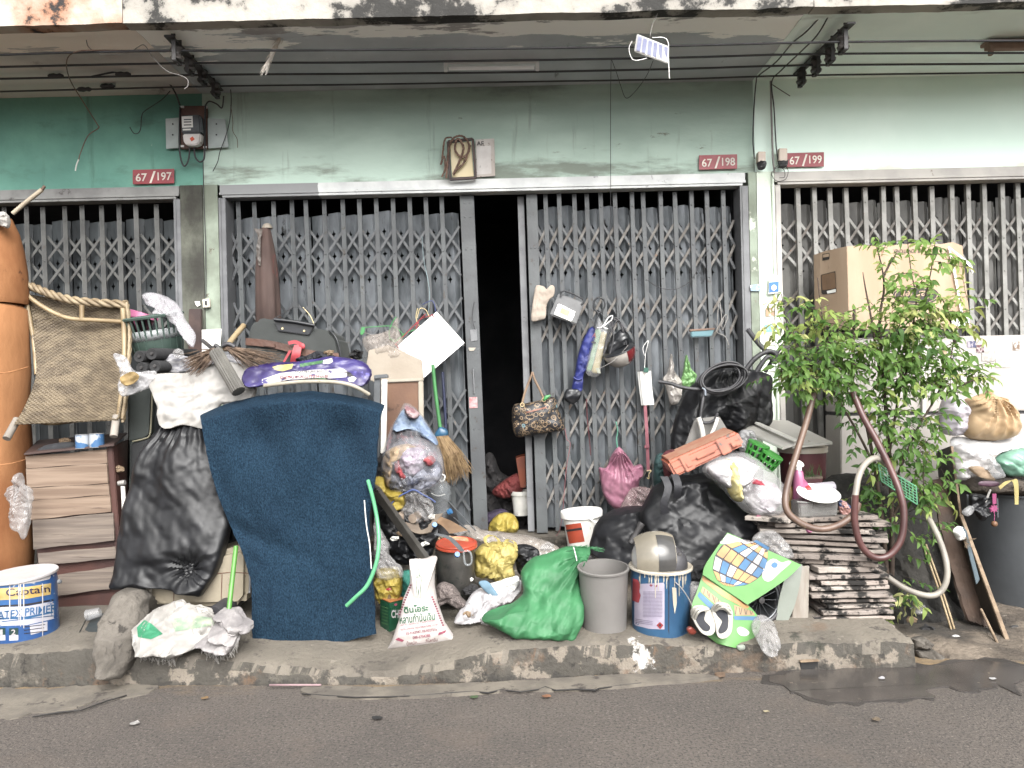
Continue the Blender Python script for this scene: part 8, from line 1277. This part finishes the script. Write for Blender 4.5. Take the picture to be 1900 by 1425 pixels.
stems = [[(1650, 1120, 4.42), (1640, 1000, 4.42), (1625, 880, 4.4), (1600, 760, 4.38), (1560, 680, 4.36), (1530, 610, 4.34), (1517, 515, 4.34)], [(1655, 1120, 4.42), (1655, 960, 4.4), (1650, 840, 4.38), (1640, 720, 4.36), (1632, 600, 4.36), (1640, 540, 4.36), (1637, 500, 4.36), (1622, 440, 4.36)], [(1638, 515, 4.36), (1650, 492, 4.36), (1664, 470, 4.36)], [(1650, 840, 4.38), (1670, 720, 4.36), (1690, 620, 4.34), (1700, 560, 4.34), (1690, 500, 4.34), (1683, 440, 4.34)], [(1670, 720, 4.36), (1700, 640, 4.36), (1715, 560, 4.36), (1728, 500, 4.36), (1736, 440, 4.36)], [(1658, 900, 4.4), (1700, 800, 4.36), (1735, 740, 4.34), (1760, 680, 4.32), (1772, 620, 4.32), (1785, 575, 4.32)], [(1640, 900, 4.4), (1590, 800, 4.36), (1540, 720, 4.32), (1490, 660, 4.28), (1460, 600, 4.28), (1450, 545, 4.3)], [(1772, 640, 4.32), (1760, 580, 4.32), (1745, 550, 4.32)], [(1655, 960, 4.4), (1690, 900, 4.32), (1710, 860, 4.28), (1715, 940, 4.24)], [(1632, 690, 4.36), (1618, 600, 4.36), (1605, 530, 4.36), (1601, 505, 4.36)], [(1745, 740, 4.34), (1790, 712, 4.3), (1825, 700, 4.28)], [(1560, 700, 4.34), (1500, 690, 4.26), (1455, 690, 4.22), (1425, 690, 4.2)]]
for k, s in enumerate(stems):
    c_ = spline([P(*p) for p in s], 6); r0 = .016 if k in (0, 1) else .009; part(t, 'stem', MB().tube(c_, .01, 6, rs=[max(.0022, r0*(1-.85*i/len(c_))) for i in range(len(c_))]).mesh(smooth=True), BRK)
part(t, 'cut_stem', wire([(1584, 690, 4.3), (1584, 630, 4.3), (1585, 574, 4.3)], .008, n=8), BRK)
leaves = []; tw = MB()
def twig(p, dr, n, ls, kb):
    dr = Vector(dr).normalized(); pts = [p]; q = p.copy(); d_ = dr.copy()
    for i in range(n):
        d_ = (d_+Vector((R.gauss(0, .10), R.gauss(0, .10), R.gauss(-.05, .10)))).normalized(); q = q+d_*(.019+R.random()*.008); pts.append(q)
        sd_ = d_.cross(Vector((0, 0, 1))); sd_ = sd_.normalized() if sd_.length > .01 else Vector((1, 0, 0)); s = 1 if i % 2 else -1
        ld = (d_*.5+sd_*s*.8+Vector((0, 0, -.35+R.gauss(0, .25)))+Vector((0, -.25, 0))).normalized(); leaves.append((q.copy(), ld, ls*R.uniform(.5, 1.3), kb))
    leaves.append((q.copy(), d_, ls, kb)); tw.tube(pts, .0016, 4)
def rdir(up=.0): return Vector((R.gauss(0, 1), R.gauss(-.4, .7), R.gauss(up, .55)))
blobs = [(1600, 690, 120, 62, 62, 4.34, .14, 0), (1520, 660, 66, 55, 34, 4.26, .1, 0), (1700, 650, 68, 70, 40, 4.30, .1, 0), (1650, 620, 90, 40, 30, 4.30, .1, 1), (1780, 690, 44, 22, 14, 4.28, .05, 1), (1690, 560, 45, 45, 16, 4.32, .06, 1), (1640, 800, 70, 50, 20, 4.30, .1, 4), (1700, 780, 50, 60, 16, 4.28, .08, 0), (1650, 900, 55, 50, 12, 4.30, .08, 4), (1725, 890, 24, 60, 14, 4.26, .06, 0), (1690, 960, 45, 40, 9, 4.26, .06, 0), (1660, 1060, 50, 60, 5, 4.3, .06, 4), (1480, 700, 50, 25, 14, 4.22, .05, 0), (1460, 590, 28, 40, 8, 4.28, .05, 3), (1540, 590, 35, 25, 8, 4.3, .05, 2), (1780, 570, 18, 30, 6, 4.3, .04, 2), (1695, 480, 60, 40, 9, 4.34, .03, 1), (1700, 590, 40, 26, 10, 4.26, .04, 3), (1690, 1110, 14, 12, 4, 4.15, .03, 3), (1500, 1000, 4, 4, 0, 4.2, .01, 0)]
for (x, y, rx, ry, n, d, dd, kb) in blobs:
    for _ in range(int(n*2.1)):
        while True:
            a, b_ = R.uniform(-1, 1), R.uniform(-1, 1)
            if a*a+b_*b_ <= 1: break
        k2 = kb if R.random() < .55 else R.choice([0, 0, 1, 2, 4]); p = P(x+a*rx, y+b_*ry, d+R.uniform(-dd, dd)); v = rdir(.15 if b_ < 0 else -.25); v += Vector((a*.8, 0, 0)); twig(p, v, R.randint(3, 6), R.uniform(.8, 1.1), k2)
for s in stems[1:8]:
    c_ = spline([P(*p) for p in s], 5)
    for p in c_[int(len(c_)*.55):]:
        for _ in range(2): leaves.append((p+Vector((R.gauss(0, .004), R.gauss(0, .004), 0)), Vector((R.choice([-1, 1])*R.uniform(.3, 1), -.4, R.uniform(-.8, .5))).normalized(), R.uniform(.7, 1.05), R.choice([0, 1, 1, 2])))
part(t, 'twigs', tw.mesh(smooth=True, fix=False), BRK)['kind'] = 'stuff'
def basis(p, ld, s):
    roll = R.uniform(-.9, .9); y = ld.normalized(); x = y.cross(Vector((0, -.35, 1))); x = x.normalized() if x.length > .01 else Vector((1, 0, 0)); z = x.cross(y); c, q = math.cos(roll), math.sin(roll); x, z = x*c+z*q, z*c-x*q
    return Matrix(((x.x*s, y.x*s, z.x*s, p.x), (x.y*s, y.y*s, z.y*s, p.y), (x.z*s, y.z*s, z.z*s, p.z), (0, 0, 0, 1)))
leaves.sort(key=lambda q: q[0].y-q[2]*.1); rest = {}
for i, (p, ld, s, kb) in enumerate(leaves):
    M_ = basis(p, ld, s); g = R.randrange(3)
    if i % max(1, len(leaves)//290) == 0 and i//max(1, len(leaves)//290) < 296:
        o_ = link('leaf', leaf_mesh(g, kb), t, p); o_.matrix_local = Matrix.Translation(-WORLD[t]) @ M_
    else: b_ = rest.setdefault(kb, MB()); v, f = LG[g]; b_.add([M_ @ Vector(q) for q in v], f)
for kb, b_ in rest.items(): part(t, 'foliage', b_.mesh(smooth=True, fix=False), LF[kb])['kind'] = 'stuff'
# ---------------------------------------------------------------- small loose scraps in the gaps of the heap
R = random.Random(99)
def scrap(what, group, cat, pts, m, sz, th=.012, cr=.012):
    for (x, y, d, wh) in pts:
        o_ = [(x+sz*R.uniform(.6, 1.2)*math.cos(k*.785)*1.2, y+sz*R.uniform(.5, 1.1)*math.sin(k*.785)*.8) for k in range(8)]
        solo('loose_scrap', what+' '+wh, cat, pillow(o_, d, th, n=36, rings=8, cr=cr, cf=34, seed=R.randrange(200), sm=False), m, group)
scrap('crumpled white scrap', 'white scraps', 'scrap', [(732, 1000, 4.3, 'under the metal rail'), (786, 1010, 4.3, 'at the lower end of the metal rail'), (868, 1075, 4.3, 'between the lidded pot and yellow bag'), (880, 1118, 4.05, 'on the milky bag'), (800, 960, 4.5, 'below the water bottle'), (1004, 1050, 4.45, 'behind the green sack'), (640, 690, 4.6, 'right of the purple sack'), (395, 645, 4.4, 'between the two twig brooms')], WHT, 8)
scrap('torn clear film scrap', 'film scraps', 'plastic', [(850, 985, 4.7, 'behind the orange lid'), (905, 1150, 3.98, 'at the left tip of the green sack'), (770, 1120, 4.2, 'behind the printed sack'), (1015, 1015, 4.7, 'above the green sack'), (1090, 1035, 4.6, 'left of the black bags'), (480, 660, 4.4, 'beside the suitcase'), (330, 655, 4.35, 'behind the twig broom'), (1412, 1000, 4.1, 'on top of the play mat'), (1705, 1130, 4.25, 'under the grey hose')], CLR2, 13)
scrap('brown paper scrap', 'brown scraps', 'paper', [(745, 990, 4.4, 'beside the metal rail'), (820, 1000, 4.5, 'left of the lidded pot'), (866, 1140, 4.0, 'on the kerb by the milky bag'), (610, 655, 4.45, 'on the suitcase corner'), (1690, 1150, 4.2, 'on the soil behind the tiles'), (220, 870, 4.4, 'beside the plank cabinet'), (118, 818, 4.5, 'on top of the plank cabinet')], mat('scrap_paper', (176, 146, 112), rough=.8), 10, .006)
scrap('dark rag scrap', 'dark scraps', 'rag', [(700, 1030, 4.35, 'beside the green hose'), (795, 1075, 4.3, 'behind the printed sack'), (875, 1095, 4.2, 'under the yellow carrier bag'), (975, 1070, 4.4, 'beside the green sack top'), (660, 660, 4.7, 'right of the suitcase'), (470, 700, 4.3, 'left of the purple sack'), (1320, 1105, 4.0, 'behind the sandals'), (1565, 1010, 4.3, 'inside the tile stack gap'), (1720, 1170, 4.2, 'under the canes')], mat('dark_rags', (56, 54, 56)), 14, .03, .02)
for (x, y, d, l, c) in ((848, 1030, 4.15, 'blue bottle cap beside the lidded pot', (66, 132, 200)), (806, 975, 4.4, 'blue bottle cap on the black bag', (70, 140, 206)), (1500, 985, 4.05, 'pink bottle cap on the tile stack', (214, 110, 160)), (1406, 962, 4.2, 'pink clip beside the tile stack', (206, 96, 140))):
    solo('bottle_cap', l, 'bottle cap', MB().lathe(P(x, y, d), [(.002, 0), (.015, .001), (.016, .012), (.014, .016), (.002, .016)], 16, (.2, -.8, .5)).mesh(smooth=True, ang=.7), plastic('cap_%d' % x, c, t3=.9))
for k, (pts, l) in enumerate((([(500, 596), (520, 585), (535, 575), (550, 570), (570, 575), (585, 592)], 'dark thin wire arching over the suitcase'), ([(562, 570), (575, 585), (582, 600)], 'yellow thin wire end over the suitcase'), ([(880, 560), (876, 590), (882, 612)], 'thin wire on the gate post'))): solo('thin_wire', l, 'wire', wire(pts, .0025, 4.7 if k < 2 else 5.42), [BLK, M_gold, BLK][k])
